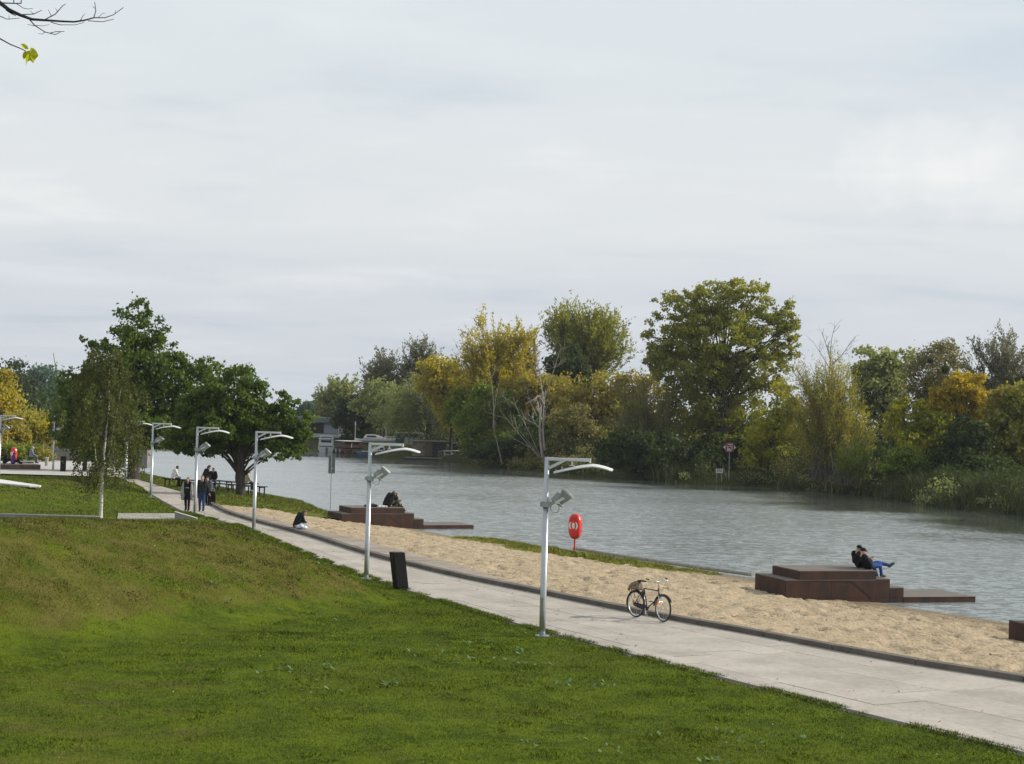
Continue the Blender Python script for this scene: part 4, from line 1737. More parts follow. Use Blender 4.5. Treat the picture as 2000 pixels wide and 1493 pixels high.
# small black bench and bollard
sb = AY(49, 905, 131)
t = thing('plaza_bench', 'short black block bench under the man in grey on the plaza', 'bench', (sb[0], sb[1], 0), R(4))
mb = MB()
mb.box((0, 0, 0.42), (1.3, 0.45, 0.08))
mb.build('seat', M_BLACK, t, bevel=0.01)
for x in (-0.42, 0.42):
    mb = MB()
    mb.box((x, 0, 0.17), (0.34, 0.40, 0.42))
    mb.build('leg', M_BLACK, t)
bl = AY(91, 907, 136)
t = thing('bollard', 'short grey bollard on the pale plaza left of the lamp pole', 'bollard', (bl[0], bl[1], 0))
mb = MB()
mb.tube([(0, 0, -0.1), (0, 0, 0.62)], 0.15, 12)
mb.build('shaft', M_WALLC, t)
mb = MB()
mb.tube([(0, 0, 0.62), (0, 0, 0.70)], [0.19, 0.17], 12)
mb.build('cap', M_PLAZA, t)
# grey stone bank wall behind the plaza, yellow ladder frame
gw = AY(150, 903, 150)
t = thing('quay_wall', 'grey stone retaining wall beyond the plaza seen left of the birch', 'wall', (gw[0] - 2.4, gw[1], 0), R(-4))
mb = MB()
mb.prism([(0, 0, -0.5), (9, 0, -0.5), (9, 0, 1.9), (1.2, 0, 1.6), (0, 0, 0.9)], (0, 1.2, 0))
mb.build('wall_body', mat('grey_stone', (0.20, 0.19, 0.175), rough=0.9, scale=2.0, var=0.3, bump=0.4), t)
mb = MB()
mb.prism([(1.2, -0.05, 1.6), (9, -0.05, 1.9), (9, -0.05, 2.0), (1.2, -0.05, 1.72)], (0, 1.3, 0))
mb.build('coping', M_WALLC, t)
yl = AY(10, 858, 150)
t = thing('yellow_frame', 'yellow tubular ladder frame among the bushes at the left edge', 'ladder', yl, 0)
M_YEL = mat('yellow_paint', (0.65, 0.48, 0.03), rough=0.5)
mb = MB()
for x in (-0.22, 0.22):
    mb.tube([(x, 0, -1.5), (x, 0, 0.75)], 0.035, 6)
mb.build('rail', M_YEL, t)
mb = MB()
for k in range(6):
    mb.tube([(-0.22, 0, -1.0 + 0.3 * k), (0.22, 0, -1.0 + 0.3 * k)], 0.025, 6)
mb.build('rung', M_YEL, t)
mb = MB()
mb.tube([(-0.9, 0, 0.76), (0.35, 0, 0.76)], 0.035, 6)
mb.build('handrail', M_YEL, t)
# distant crane jib above the wood
cr = AY(122, 742, 420)
t = thing('tower_crane', 'thin distant crane jib rising slanted above the dark wood', 'crane', (cr[0], cr[1], 0))
mb = MB()
zc = cr[2]
mb.tube([(0, 0, 0), (0, 0, zc - 6)], 0.25, 6)
mb.build('mast', M_GREYP, t)
mb = MB()
tip = AY(104, 690, 420) - cr
mb.tube([(0, 0, zc - 6), (tip[0], tip[1], zc + tip[2])], [0.20, 0.11], 5)
mb.build('jib', mat('crane_red', (0.30, 0.20, 0.19), rough=0.7), t)

# ================================================================== BICYCLE
def make_bike(p, rz):
    t = thing('bicycle', 'old dark bicycle with silver handlebars parked on the promenade by the kerb', 'bicycle', p, rz)
    WR, WB = 0.35, 1.06
    RW, FW = Vector((0, 0, WR)), Vector((WB, 0, WR))

    def wheel(c, steer=0.0):
        # an Empty would be a level too many: the tyre is the wheel object, rim, spokes and hub are its pieces
        M = Matrix.Rotation(steer, 3, 'Z')
        ty = MB()
        rings = []
        for i in range(40):
            a0 = 2 * math.pi * i / 40
            rg = []
            for j in range(8):
                b0 = 2 * math.pi * j / 8
                rr = WR - 0.021 + 0.021 * math.cos(b0)
                rg.append(M @ Vector((rr * math.cos(a0), 0.021 * math.sin(b0), rr * math.sin(a0))))
            rings.append(rg)
        rings.append(rings[0])
        ty.loft(rings, caps=False)
        w_ = ty.build('wheel', M_RUBBER, t, smooth=True)
        w_.location = c
        rm = MB()
        rings = []
        for i in range(41):
            a0 = 2 * math.pi * i / 40
            rings.append([M @ Vector((rr * math.cos(a0), yy, rr * math.sin(a0))) for rr, yy in ((WR - 0.043, 0.014), (WR - 0.043, -0.014), (WR - 0.062, -0.010), (WR - 0.062, 0.010))])
        rm.loft(rings, caps=False)
        rm.build('rim', M_CHROME, w_)
        sp = MB()
        for k in range(28):
            a0 = 2 * math.pi * k / 28
            b0 = a0 + (0.7 if k % 4 < 2 else -0.7)
            yy = 0.028 if k % 2 else -0.028
            p0 = M @ Vector((0.022 * math.cos(b0), yy, 0.022 * math.sin(b0)))
            p1 = M @ Vector(((WR - 0.055) * math.cos(a0), 0, (WR - 0.055) * math.sin(a0)))
            sp.tube([p0, p1], 0.0017, 3, caps=False)
        sp.build('spokes', M_CHROME, w_)
        hb = MB()
        hb.tube([M @ Vector((0, -0.05, 0)), M @ Vector((0, 0.05, 0))], 0.024, 10)
        hb.build('hub', M_CHROME, w_)
        return w_
    wheel(RW)
    wheel(FW, R(-7))
    BB = Vector((0.45, 0, 0.29))
    ST = Vector((0.30, 0, 0.80))     # seat tube top
    HT = Vector((0.86, 0, 0.80))     # head tube top
    HB = Vector((0.905, 0, 0.64))
    f = MB()
    f.tube([BB, ST], 0.016, 8)
    f.tube([ST - Vector((0, 0, 0.01)), HT - Vector((0, 0, 0.02))], 0.015, 8)
    f.tube([BB, HB], 0.018, 8)
    f.tube([HT + Vector((-0.005, 0, 0.03)), HB - Vector((-0.005, 0, 0.02))], 0.021, 8)
    for y in (-0.055, 0.055):
        f.tube([BB + Vector((0, y * 0.5, 0)), RW + Vector((0.02, y, 0))], 0.010, 6)
        f.tube([ST + Vector((0, y * 0.3, -0.02)), RW + Vector((0, y, 0))], 0.008, 6)
    f.tube([BB - Vector((0, 0.04, 0)), BB + Vector((0, 0.04, 0))], 0.026, 8)
    f.build('frame', M_NAVYF, t, smooth=True)
    fk = MB()
    for y in (-0.05, 0.05):
        fk.tube([HB + Vector((0.01, y * 0.8, 0)), HB + Vector((0.06, y, -0.14)), FW + Vector((0, y, 0))], [0.013, 0.012, 0.008], 6)
    fk.tube([HB + Vector((0.01, -0.055, 0.0)), HB + Vector((0.01, 0.055, 0.0))], 0.014, 6)
    fk.build('fork', M_CHROME, t, smooth=True)
    sp = MB()
    sp.tube([ST - Vector((-0.03, 0, 0.10)), ST + Vector((-0.035, 0, 0.14))], 0.013, 8)
    sp.build('seat_post', M_CHROME, t)
    sd = MB()
    zt = 0.965
    rings = []
    for x, wd, th in ((0.10, 0.06, 0.02), (0.13, 0.105, 0.045), (0.20, 0.10, 0.05), (0.28, 0.055, 0.045), (0.36, 0.028, 0.035), (0.40, 0.018, 0.02)):
        rings.append([(x, wd * math.cos(a0), zt + 0.012 + (th / 2) * math.sin(a0)) for a0 in [2 * math.pi * k / 10 for k in range(10)]])
    sd.loft(rings)
    sd.build('saddle', M_RUBBER, t, smooth=True)
    hs = MB()
    stem = HT + Vector((-0.02, 0, 0.20))
    hs.tube([HT, stem, stem + Vector((0.07, 0, 0.02))], 0.013, 8)
    c = stem + Vector((0.07, 0, 0.02))
    rt = Matrix.Rotation(R(-7), 3, 'Z')
    def hb(x, y, z):
        return c + rt @ Vector((x, y, z))
    hs.tube([hb(-0.15, 0.30, 0.065), hb(-0.03, 0.28, 0.055), hb(0.035, 0.20, 0.03), hb(0.02, 0.08, 0.0), hb(0, 0, 0), hb(0.02, -0.08, 0.0), hb(0.035, -0.20, 0.03), hb(-0.03, -0.28, 0.055), hb(-0.15, -0.30, 0.065)], 0.011, 8)
    ho = hs.build('handlebar', M_CHROME, t, smooth=True)
    for s in (-1, 1):
        gp = MB()
        gp.tube([hb(-0.19, s * 0.305, 0.067), hb(-0.07, s * 0.29, 0.06)], 0.017, 8)
        gp.build('grip', M_RUBBER, ho)
        br = MB()
        br.tube([hb(0.02, s * 0.235, 0.03), hb(-0.03, s * 0.30, 0.015), hb(-0.12, s * 0.315, 0.03)], 0.006, 5)
        br.build('brake_lever', M_CHROME, ho)
    bl = MB()
    bl.ell(hb(0.0, 0.13, 0.04), (0.028, 0.028, 0.022), 10, 6)
    bl.build('bell', M_CHROME, ho, smooth=True)
    cabl = MB()
    cabl.tube([hb(0.02, 0.22, 0.03), hb(0.11, 0.10, -0.03), hb(0.12, 0.02, -0.16), HB + Vector((0.05, 0.0, 0.02))], 0.004, 4)
    cabl.tube([hb(0.02, -0.22, 0.03), hb(0.10, -0.12, -0.04), hb(0.06, -0.03, -0.20), HT + Vector((-0.10, 0.0, -0.03))], 0.004, 4)
    cabl.build('brake_cable', M_RUBBER, ho)
    for (c0, a0, a1, nm) in ((RW, R(15), R(190), 'fender'), (FW, R(30), R(175), 'fender')):
        fd = MB()
        rings = []
        for i in range(17):
            a_ = a0 + (a1 - a0) * i / 16
            rr = WR + 0.018
            rings.append([c0 + Vector((rr_ * math.cos(a_), yy, rr_ * math.sin(a_))) for rr_, yy in ((rr - 0.012, 0.030), (rr + 0.004, 0.018), (rr + 0.006, 0.0), (rr + 0.004, -0.018), (rr - 0.012, -0.030), (rr + 0.001, 0.0))])
        fd.loft(rings)
        fd.build(nm, M_NAVYF, t)
    cg = MB()
    cg.prism([(-0.05, -0.062, 0.345), (0.0, -0.062, 0.40), (0.44, -0.062, 0.385), (0.54, -0.062, 0.33), (0.54, -0.062, 0.25), (0.44, -0.062, 0.215), (0.0, -0.062, 0.305)], (0, 0.012, 0))
    cg.build('chain_guard', M_NAVYF, t)
    cw = MB()
    cw.tube([BB + Vector((0, -0.05, 0)), BB + Vector((0, -0.044, 0))], 0.085, 20)
    for s, dv in ((-1, Vector((0.03, 0, -0.165))), (1, Vector((-0.03, 0, 0.165)))):
        cw.tube([BB + Vector((0, s * 0.075, 0)), BB + dv + Vector((0, s * 0.085, 0))], 0.010, 6)
    co = cw.build('crank', M_CHROME, t)
    for s, dv in ((-1, Vector((0.03, 0, -0.165))), (1, Vector((-0.03, 0, 0.165)))):
        pd = MB()
        q = BB + dv + Vector((0, s * 0.135, 0))
        pd.box(q, (0.085, 0.075, 0.022))
        pd.build('pedal', M_RUBBER, co)
    rk = MB()
    for y in (-0.065, 0.065):
        rk.tube([(0.22, y, 0.735), (-0.28, y, 0.735)], 0.006, 5)
        rk.tube([(-0.22, y, 0.735), (-0.02, y * 1.1, 0.37)], 0.006, 5)
        rk.tube([(0.02, y, 0.735), (-0.02, y * 1.1, 0.37)], 0.006, 5)
    for x in (-0.27, -0.12, 0.03, 0.18):
        rk.tube([(x, -0.065, 0.735), (x, 0.065, 0.735)], 0.005, 5)
    rk.build('rack', M_RUBBER, t)
    rl = MB()
    rl.box((-0.29, 0, 0.70), (0.02, 0.07, 0.05))
    rl.build('rear_light', mat('rear_light_red', (0.30, 0.01, 0.01), rough=0.2), t)
    ks = MB()
    ks.tube([(0.36, 0.03, 0.27), (0.28, 0.17, 0.01)], 0.008, 6)
    ks.build('kickstand', M_CHROME, t)
    rfm = MB()
    rfm.prism([(0.88, -0.075, 0.42), (0.90, -0.075, 0.56), (0.93, -0.075, 0.56), (0.94, -0.075, 0.46)], (0, 0.012, 0))
    rfm.build('reflector', M_ORANGE, t)
    wr = MB()
    wr.box((0.30, -0.03, 0.62), (0.05, 0.05, 0.20))
    wr.build('lock', M_RUBBER, t)
    return t


r0 = G(1241.4, 1206.3, 0.0)
r1 = G(1293.8, 1215.4, 0.0)
bike_rz = math.atan2(r1[1] - r0[1], r1[0] - r0[0])
print('bike wheelbase', np.linalg.norm(r1 - r0), math.degrees(bike_rz))
bike = make_bike((r0[0], r0[1], 0.003), bike_rz)
bag = thing('bag', 'tan canvas bag tied on the rear rack of the bicycle', 'bag', (r0[0], r0[1], 0.003), bike_rz)
mb = MB()
mb.loft([[(x, y, z) for x, y in ((-0.24, -0.09), (0.17, -0.09), (0.17, 0.09), (-0.24, 0.09))] for z in (0.745, 0.80)] +
        [[(x, y, 0.90) for x, y in ((-0.15, -0.075), (0.16, -0.075), (0.16, 0.075), (-0.15, 0.075))]] +
        [[(x, y, 0.955) for x, y in ((-0.02, -0.045), (0.13, -0.045), (0.13, 0.045), (-0.02, 0.045))]])
mb.build('body', M_TAN, bag, bevel=0.02)
mb = MB()
mb.box((0.03, 0, 0.85), (0.035, 0.186, 0.03))
mb.box((-0.10, 0, 0.80), (0.03, 0.192, 0.03))
mb.build('strap', M_RUBBER, bag)

# ------------------------------------------------------------------ low edging where the grass strip meets the river
edge_pts = [G(x, y, -0.66) for x, y in [(1470, 1123), (1440, 1118.5), (1370, 1109), (1250, 1091.5), (1180, 1081), (1120, 1071.5)]]
ed = thing('shore_edging', 'thin pale timber edging between the grass strip and the water', 'edging', edge_pts[0])
for a_, c_ in zip(edge_pts[:-1], edge_pts[1:]):
    n_ = 2
    for k in range(n_):
        p0 = a_ + (c_ - a_) * (k / n_) - edge_pts[0]
        p1 = a_ + (c_ - a_) * ((k + 0.985) / n_) - edge_pts[0]
        mb = MB()
        mb.tube([p0, p1], 0.07, 7)
        mb.build('log', mat('pale_timber', (0.30, 0.28, 0.24), rough=0.85, var=0.25), ed)
# ================================================================== PEOPLE
M_SKIN = mat('skin', (0.50, 0.30, 0.21), rough=0.55, var=0.06, scale=8)
M_SKIN2 = mat('skin_tan', (0.34, 0.19, 0.125), rough=0.55, var=0.06, scale=8)
M_EYE = mat('eye_dark', (0.03, 0.02, 0.015), rough=0.3)
M_LIP = mat('lips', (0.36, 0.13, 0.10), rough=0.5)


def cloth(name, c, var=0.2):
    return mat('cloth_' + name, c, rough=0.9, var=var, scale=9, bump=0.2, bscale=40, spec=0.15)


def remeshed(mb, voxel, smooth_it=3, fac=0.5):
    me = bpy.data.meshes.new('tmp')
    me.from_pydata(mb.v, [], mb.f)
    bm = bmesh.new()
    bm.from_mesh(me)
    bmesh.ops.recalc_face_normals(bm, faces=bm.faces)
    bm.to_mesh(me)
    bm.free()
    o = bpy.data.objects.new('tmp', me)
    col.objects.link(o)
    m1 = o.modifiers.new('r', 'REMESH')
    m1.mode = 'VOXEL'
    m1.voxel_size = voxel
    m2 = o.modifiers.new('s', 'SMOOTH')
    m2.factor = fac
    m2.iterations = smooth_it
    dg = bpy.context.evaluated_depsgraph_get()
    out = bpy.data.meshes.new_from_object(o.evaluated_get(dg))
    bpy.data.objects.remove(o, do_unlink=True)
    out.materials.clear()
    for p in out.polygons:
        p.use_smooth = True
    return out


def Vv(p):
    return Vector(p)


def limb(mb, pts, rs_, n=10):
    mb.tube(pts, rs_, n)
    for p, r in zip(pts, rs_):
        mb.ell(p, (r, r, r), 10, 6)


def hand_geo(mb, wrist, dirv, side, s=1.0, curl=0.5, palm_n=None):
    """palm, four bent fingers of different lengths and a thumb leaving the side of the palm"""
    d = Vv(dirv).normalized()
    pn = Vv(palm_n).normalized() if palm_n is not None else d.orthogonal().normalized()
    pn = (pn - d * pn.dot(d)).normalized()
    sd = d.cross(pn).normalized() * side
    w0 = Vv(wrist)
    M = Matrix((sd, d, pn)).transposed()
    mb.ell(w0 + d * 0.05 * s, (0.042 * s, 0.055 * s, 0.017 * s), 10, 6, M=M)
    for k, ln in enumerate((0.070, 0.080, 0.074, 0.058)):
        b0 = w0 + d * 0.088 * s + sd * (0.030 - 0.020 * k) * s
        m_ = b0 + (d * math.cos(curl * 0.6) - pn * math.sin(curl * 0.6) * -1) * ln * 0.5 * s
        e_ = m_ + (d * math.cos(curl * 1.6) + pn * math.sin(curl * 1.6)) * ln * 0.5 * s
        mb.tube([b0 - d * 0.02 * s, m_, e_], [0.0095 * s, 0.009 * s, 0.007 * s], 6)
    b0 = w0 + d * 0.03 * s + sd * 0.034 * s
    mb.tube([b0, b0 + (sd * 0.8 + d * 0.6).normalized() * 0.035 * s, b0 + (sd * 0.45 + d * 0.9).normalized() * 0.068 * s], [0.012 * s, 0.011 * s, 0.008 * s], 6)


def face_mat(fwd, up):
    f = Vv(fwd).normalized()
    u = Vv(up)
    u = (u - f * u.dot(f)).normalized()
    r = f.cross(u).normalized()
    return Matrix((r, f, u)).transposed()          # local x right, y forward, z up


def person(label, loc, rz, J, look=None, top=None, legs=None, hair=None, skin=None, shoes=None, cap=None, long_coat=None, hairlen='short', scale=1.0, group=None, wide=1.0, tops_name='jacket'):
    t = thing('person', label, 'person', loc, rz, group)
    t.scale = (scale, scale, scale)
    skin = skin or M_SKIN
    g_ = lambda k: Vv(J[k])
    ch, pe, nk, hd = g_('chest'), g_('pelvis'), g_('neck'), g_('head')
    FM = face_mat(look or (0, 1, 0), J.get('headup', (0, 0, 1)))
    # ---- body: one continuous mesh
    b = MB()
    shL, shR, hiL, hiR = g_('shL'), g_('shR'), g_('hiL'), g_('hiR')
    limb(b, [hiL, (hiL + shL) / 2 + (pe - (hiL + hiR) / 2) * 0.0, shL + (nk - shL) * 0.25], [0.105, 0.095, 0.095])
    limb(b, [hiR, (hiR + shR) / 2, shR + (nk - shR) * 0.25], [0.105, 0.095, 0.095])
    limb(b, [pe, ch, nk], [0.11, 0.12, 0.06])
    limb(b, [nk, nk.lerp(hd, 0.55)], [0.058, 0.054])
    b.ell(hd, (0.076, 0.096, 0.112), 14, 10, M=FM)
    b.ell(hd + FM @ Vector((0, 0.03, -0.055)), (0.055, 0.066, 0.066), 12, 8, M=FM)
    b.ell(hd + FM @ Vector((0, 0.105, -0.012)), (0.017, 0.024, 0.026), 8, 6, M=FM)
    for s in (-1, 1):
        b.ell(hd + FM @ Vector((s * 0.078, -0.005, -0.01)), (0.013, 0.022, 0.033), 8, 6, M=FM)
    for s, k in ((1, 'R'), (-1, 'L')):
        limb(b, [g_('sh' + k), g_('el' + k), g_('wr' + k)], [0.055, 0.043, 0.030])
        limb(b, [g_('hi' + k), g_('kn' + k), g_('an' + k)], [0.088, 0.058, 0.042])
        limb(b, [g_('an' + k), g_('to' + k)], [0.042, 0.034])
    me = remeshed(b, 0.025, 2, 0.4)
    e = MB()
    for s, k in ((1, 'R'), (-1, 'L')):
        hdv = J.get('hd' + k)
        dv = Vv(hdv) if hdv is not None else (g_('wr' + k) - g_('el' + k))
        hand_geo(e, g_('wr' + k), dv, s, 1.05, 0.55, J.get('pn' + k))
    ne = len(e.f)
    for s in (-1, 1):
        e.ell(hd + FM @ Vector((s * 0.030, 0.087, 0.012)), (0.011, 0.010, 0.008), 8, 5, mi=1, M=FM)
    e.ell(hd + FM @ Vector((0, 0.094, -0.056)), (0.024, 0.010, 0.008), 8, 5, mi=2, M=FM)
    m2 = bpy.data.meshes.new('e')
    m2.from_pydata(e.v, [], e.f)
    m2.polygons.foreach_set('material_index', e.m)
    bm = bmesh.new()
    bm.from_mesh(me)
    bm.from_mesh(m2)
    bm.to_mesh(me)
    bm.free()
    bpy.data.meshes.remove(m2)
    for m in (skin, M_EYE, M_LIP):
        me.materials.append(m)
    for p in me.polygons:
        p.use_smooth = True
    me.name = 'body'
    bo = bpy.data.objects.new('body', me)
    col.objects.link(bo)
    bo.parent = t

    def garment(name, mb, m, voxel=0.024, it=3):
        me_ = remeshed(mb, voxel, it, 0.5)
        me_.name = name
        me_.materials.append(m)
        o = bpy.data.objects.new(name, me_)
        col.objects.link(o)
        o.parent = t
        return o
    if top is not None:
        c = MB()
        k_ = wide
        limb(c, [hiL + (shL - hiL) * 0.05, (hiL + shL) / 2, shL + (nk - shL) * 0.25], [0.128 * k_, 0.122 * k_, 0.118])
        limb(c, [hiR + (shR - hiR) * 0.05, (hiR + shR) / 2, shR + (nk - shR) * 0.25], [0.128 * k_, 0.122 * k_, 0.118])
        limb(c, [pe, ch, nk.lerp(ch, 0.25)], [0.135 * k_, 0.145 * k_, 0.075])
        for k in 'LR':
            wr = g_('el' + k).lerp(g_('wr' + k), 0.93)
            limb(c, [g_('sh' + k), g_('el' + k), wr], [0.082, 0.064, 0.050])
        garment(tops_name, c, top)
    if long_coat is not None:
        c = MB()
        limb(c, [shL + (nk - shL) * 0.1, hiL + Vector((-0.10, 0.0, 0.05)), hiL + Vector((-0.16, 0.0, -0.28))], [0.11, 0.115, 0.105])
        limb(c, [shR + (nk - shR) * 0.1, hiR + Vector((0.10, 0.0, 0.05)), hiR + Vector((0.16, 0.0, -0.28))], [0.11, 0.115, 0.105])
        limb(c, [ch + Vector((0, -0.09, 0.05)), pe + Vector((0, -0.10, 0)), pe + Vector((0, -0.10, -0.22))], [0.10, 0.11, 0.11])
        for k in 'LR':
            wr = g_('el' + k).lerp(g_('wr' + k), 0.93)
            limb(c, [g_('sh' + k), g_('el' + k), wr], [0.098, 0.085, 0.070])
        garment('cardigan', c, long_coat)
    if legs is not None:
        c = MB()
        limb(c, [hiL, hiR], [0.122, 0.122])
        for k in 'LR':
            limb(c, [g_('hi' + k), g_('kn' + k), g_('kn' + k).lerp(g_('an' + k), 0.93)], [0.112, 0.078, 0.060])
        garment('trousers', c, legs)
    for k in 'LR':
        c = MB()
        a_, to = g_('an' + k), g_('to' + k)
        dv = (to - a_)
        limb(c, [a_ - dv * 0.15 + Vector((0, 0, -0.02)), a_.lerp(to, 0.6), to], [0.056, 0.054, 0.044])
        garment('shoe', c, shoes or MATS['cloth_black'], 0.022, 2)
    if cap is not None:
        c = MB()
        c.ell(hd + FM @ Vector((0, -0.005, 0.045)), (0.090, 0.110, 0.085), 14, 8, M=FM)
        c.ell(hd + FM @ Vector((0, 0.12, 0.035)), (0.065, 0.060, 0.014), 12, 6, M=FM)
        co = garment('cap', c, cap, 0.018, 1)
        lg = MB()
        lg.ell(hd + FM @ Vector((0.02, 0.108, 0.075)), (0.022, 0.010, 0.018), 8, 5, M=FM)
        lg.build('cap_badge', M_WHITE, co)
    if hair is not None:
        c = MB()
        c.ell(hd + FM @ Vector((0, -0.020, 0.030)), (0.087, 0.100, 0.098), 14, 9, M=FM)
        if hairlen == 'long':
            limb(c, [hd + FM @ Vector((0, -0.07, 0)), nk + FM @ Vector((0, -0.07, 0.0)), ch + FM @ Vector((0.0, -0.10, 0.05))], [0.075, 0.075, 0.05])
            for s in (-1, 1):
                limb(c, [hd + FM @ Vector((s * 0.07, -0.02, 0)), nk + FM @ Vector((s * 0.085, 0.0, 0.0)), ch + FM @ Vector((s * 0.10, 0.08, 0.03))], [0.035, 0.035, 0.022])
        elif hairlen == 'mid':
            limb(c, [hd + FM @ Vector((0, -0.06, -0.02)), hd + FM @ Vector((0, -0.06, -0.10))], [0.075, 0.055])
        garment('hair', c, hair, 0.018, 1)
    return t


def walk_pose(stride=0.16, arm=0.12):
    return dict(pelvis=(0, 0, 0.95), chest=(0, 0.0, 1.26), neck=(0, 0.01, 1.47), head=(0, 0.035, 1.635),
                shL=(-0.185, 0, 1.41), shR=(0.185, 0, 1.41), elL=(-0.25, -arm * 0.5, 1.13), elR=(0.25, arm * 0.4, 1.13), wrL=(-0.26, -arm * 0.3 + 0.08, 0.89), wrR=(0.26, arm + 0.08, 0.90),
                hiL=(-0.095, 0, 0.92), hiR=(0.095, 0, 0.92), knL=(-0.10, stride * 0.6 + 0.03, 0.50), knR=(0.10, -stride * 0.3 + 0.03, 0.50),
                anL=(-0.095, stride, 0.085), anR=(0.095, -stride, 0.10), toL=(-0.10, stride + 0.15, 0.040), toR=(0.10, -stride + 0.14, 0.040))


def sit_pose(lean=0.10, hands=(0.08, 0.40, 0.62), seat=0.46, head_down=0.05, shank=0.40):
    z = seat
    return dict(pelvis=(0, 0, z + 0.10), chest=(0, lean * 0.6, z + 0.42), neck=(0, lean + 0.02, z + 0.62), head=(0, lean + 0.06 + head_down, z + 0.775),
                shL=(-0.18, lean * 0.9, z + 0.57), shR=(0.18, lean * 0.9, z + 0.57), elL=(-0.24, lean + 0.10, z + 0.30), elR=(0.24, lean + 0.10, z + 0.30),
                wrL=(-hands[0], hands[1], hands[2]), wrR=(hands[0], hands[1], hands[2]),
                hiL=(-0.10, 0.02, z + 0.09), hiR=(0.10, 0.02, z + 0.09), knL=(-0.13, 0.43, z + 0.07), knR=(0.13, 0.43, z + 0.07),
                anL=(-0.13, shank, 0.085), anR=(0.13, shank + 0.03, 0.085), toL=(-0.14, shank + 0.16, 0.042), toR=(0.14, shank + 0.18, 0.042))


C_BLACK = cloth('black', (0.012, 0.012, 0.014))
C_CHAR = cloth('charcoal', (0.028, 0.028, 0.033))
C_JEAN = cloth('denim', (0.028, 0.055, 0.15), 0.3)
C_JEAN2 = cloth('bright_denim', (0.035, 0.085, 0.24), 0.3)
C_GREY = cloth('light_grey', (0.36, 0.35, 0.34))
C_WHITE = cloth('white', (0.62, 0.62, 0.60), 0.08)
C_NAVY = cloth('navy', (0.020, 0.028, 0.055))
C_SLATE = cloth('slate', (0.080, 0.090, 0.105))
C_PALE = cloth('pale_beige', (0.48, 0.45, 0.38), 0.1)
C_PURPLE = cloth('purple', (0.115, 0.055, 0.24))
C_CAMO = cloth('olive_camo', (0.075, 0.068, 0.050), 0.5)
C_SAND = cloth('sand_trousers', (0.36, 0.32, 0.26), 0.2)
H_BROWN = mat('hair_brown', (0.075, 0.038, 0.018), rough=0.6, var=0.3, scale=20)
H_DARK = mat('hair_dark', (0.016, 0.012, 0.010), rough=0.6, var=0.3, scale=20)
H_RED = mat('hair_reddish', (0.16, 0.065, 0.028), rough=0.6, var=0.3, scale=20)
H_GREY = mat('hair_grey', (0.42, 0.40, 0.38), rough=0.7, var=0.2, scale=20)

# --- the couple walking towards the viewer
wp = G(365.5, 998, 0)
J = walk_pose(0.10, 0.02)
J.update(elR=(0.30, -0.03, 1.12), wrR=(0.33, 0.05, 0.90))
wom = person('woman walking in long grey cardigan, black top and black leggings, left of the lamp pole', (wp[0], wp[1], 0), R(176), J, look=(0.05, 1, -0.05), top=C_BLACK, legs=C_BLACK, hair=H_BROWN,
             hairlen='long', long_coat=C_GREY, scale=0.955, tops_name='shirt')
mb = MB()
for k in range(3):
    mb.box((-0.065 + 0.065 * k, 0.139, 1.205 + 0.012 * (k % 2)), (0.05, 0.012, 0.028), ry=R(12 * (1 if k % 2 else -1)))
mb.build('shirt_print', M_WHITE, wom)
mp_ = G(393.5, 998.5, 0)
J = walk_pose(0.09, 0.05)
J.update(elL=(-0.31, 0.02, 1.14), wrL=(-0.36, 0.05, 0.90))
person('man walking in dark sweater and blue jeans, right of the lamp pole', (mp_[0], mp_[1], 0), R(184), J, look=(0.12, 1, -0.06), top=C_CHAR, legs=C_JEAN, hair=H_RED, scale=1.02, tops_name='sweater')
kp = G(413, 988.5, 0)
J = walk_pose(0.14, 0.05)
J.update(wrR=(0.27, 0.06, 0.92), chest=(0, 0.07, 1.24), neck=(0, 0.13, 1.43), head=(0, 0.20, 1.58), shL=(-0.185, 0.11, 1.38), shR=(0.185, 0.11, 1.38))
person('person in slate grey jacket walking behind the man in the dark sweater', (kp[0] - 0.30, kp[1] + 0.5, 0), R(176), J, look=(0.1, 1, -0.3), top=C_SLATE, legs=C_BLACK, hair=H_DARK, scale=0.90, tops_name='jacket')
bgp = G(414.5, 988, 0)
t = thing('carry_bag', 'black upright trolley bag at the path edge behind the walking man', 'bag', (bgp[0] + 0.02, bgp[1] - 0.1, 0), R(8))
mb = MB()
mb.loft([[(x * s, y * s * 0.75, z) for x, y in ((-0.17, -0.17), (0.17, -0.17), (0.17, 0.17), (-0.17, 0.17))] for z, s in ((0.20, 0.62), (0.28, 0.95), (0.55, 1.0), (0.72, 0.85), (0.78, 0.5))])
mb.build('body', C_BLACK, t, bevel=0.03)
for x in (-0.11, 0.11):
    mb = MB()
    mb.tube([(x, -0.02, 0.24), (x, 0.02, 0.10)], 0.03, 6)
    mb.tube([(x - 0.02, 0.0, 0.08), (x + 0.02, 0.0, 0.08)], 0.08, 12)
    mb.build('wheel', M_RUBBER, t)
mb = MB()
mb.tube([(-0.08, 0.06, 0.74), (-0.08, 0.08, 0.92), (0.08, 0.08, 0.92), (0.08, 0.06, 0.74)], 0.012, 6)
mb.build('handle', M_LGREY, t)

# --- people on the benches under the tree
GB = None
def on_bench(px, py, rz, label, **k):
    p = bz(px, py)
    return person(label, (p[0], p[1], 0), rz, **k)


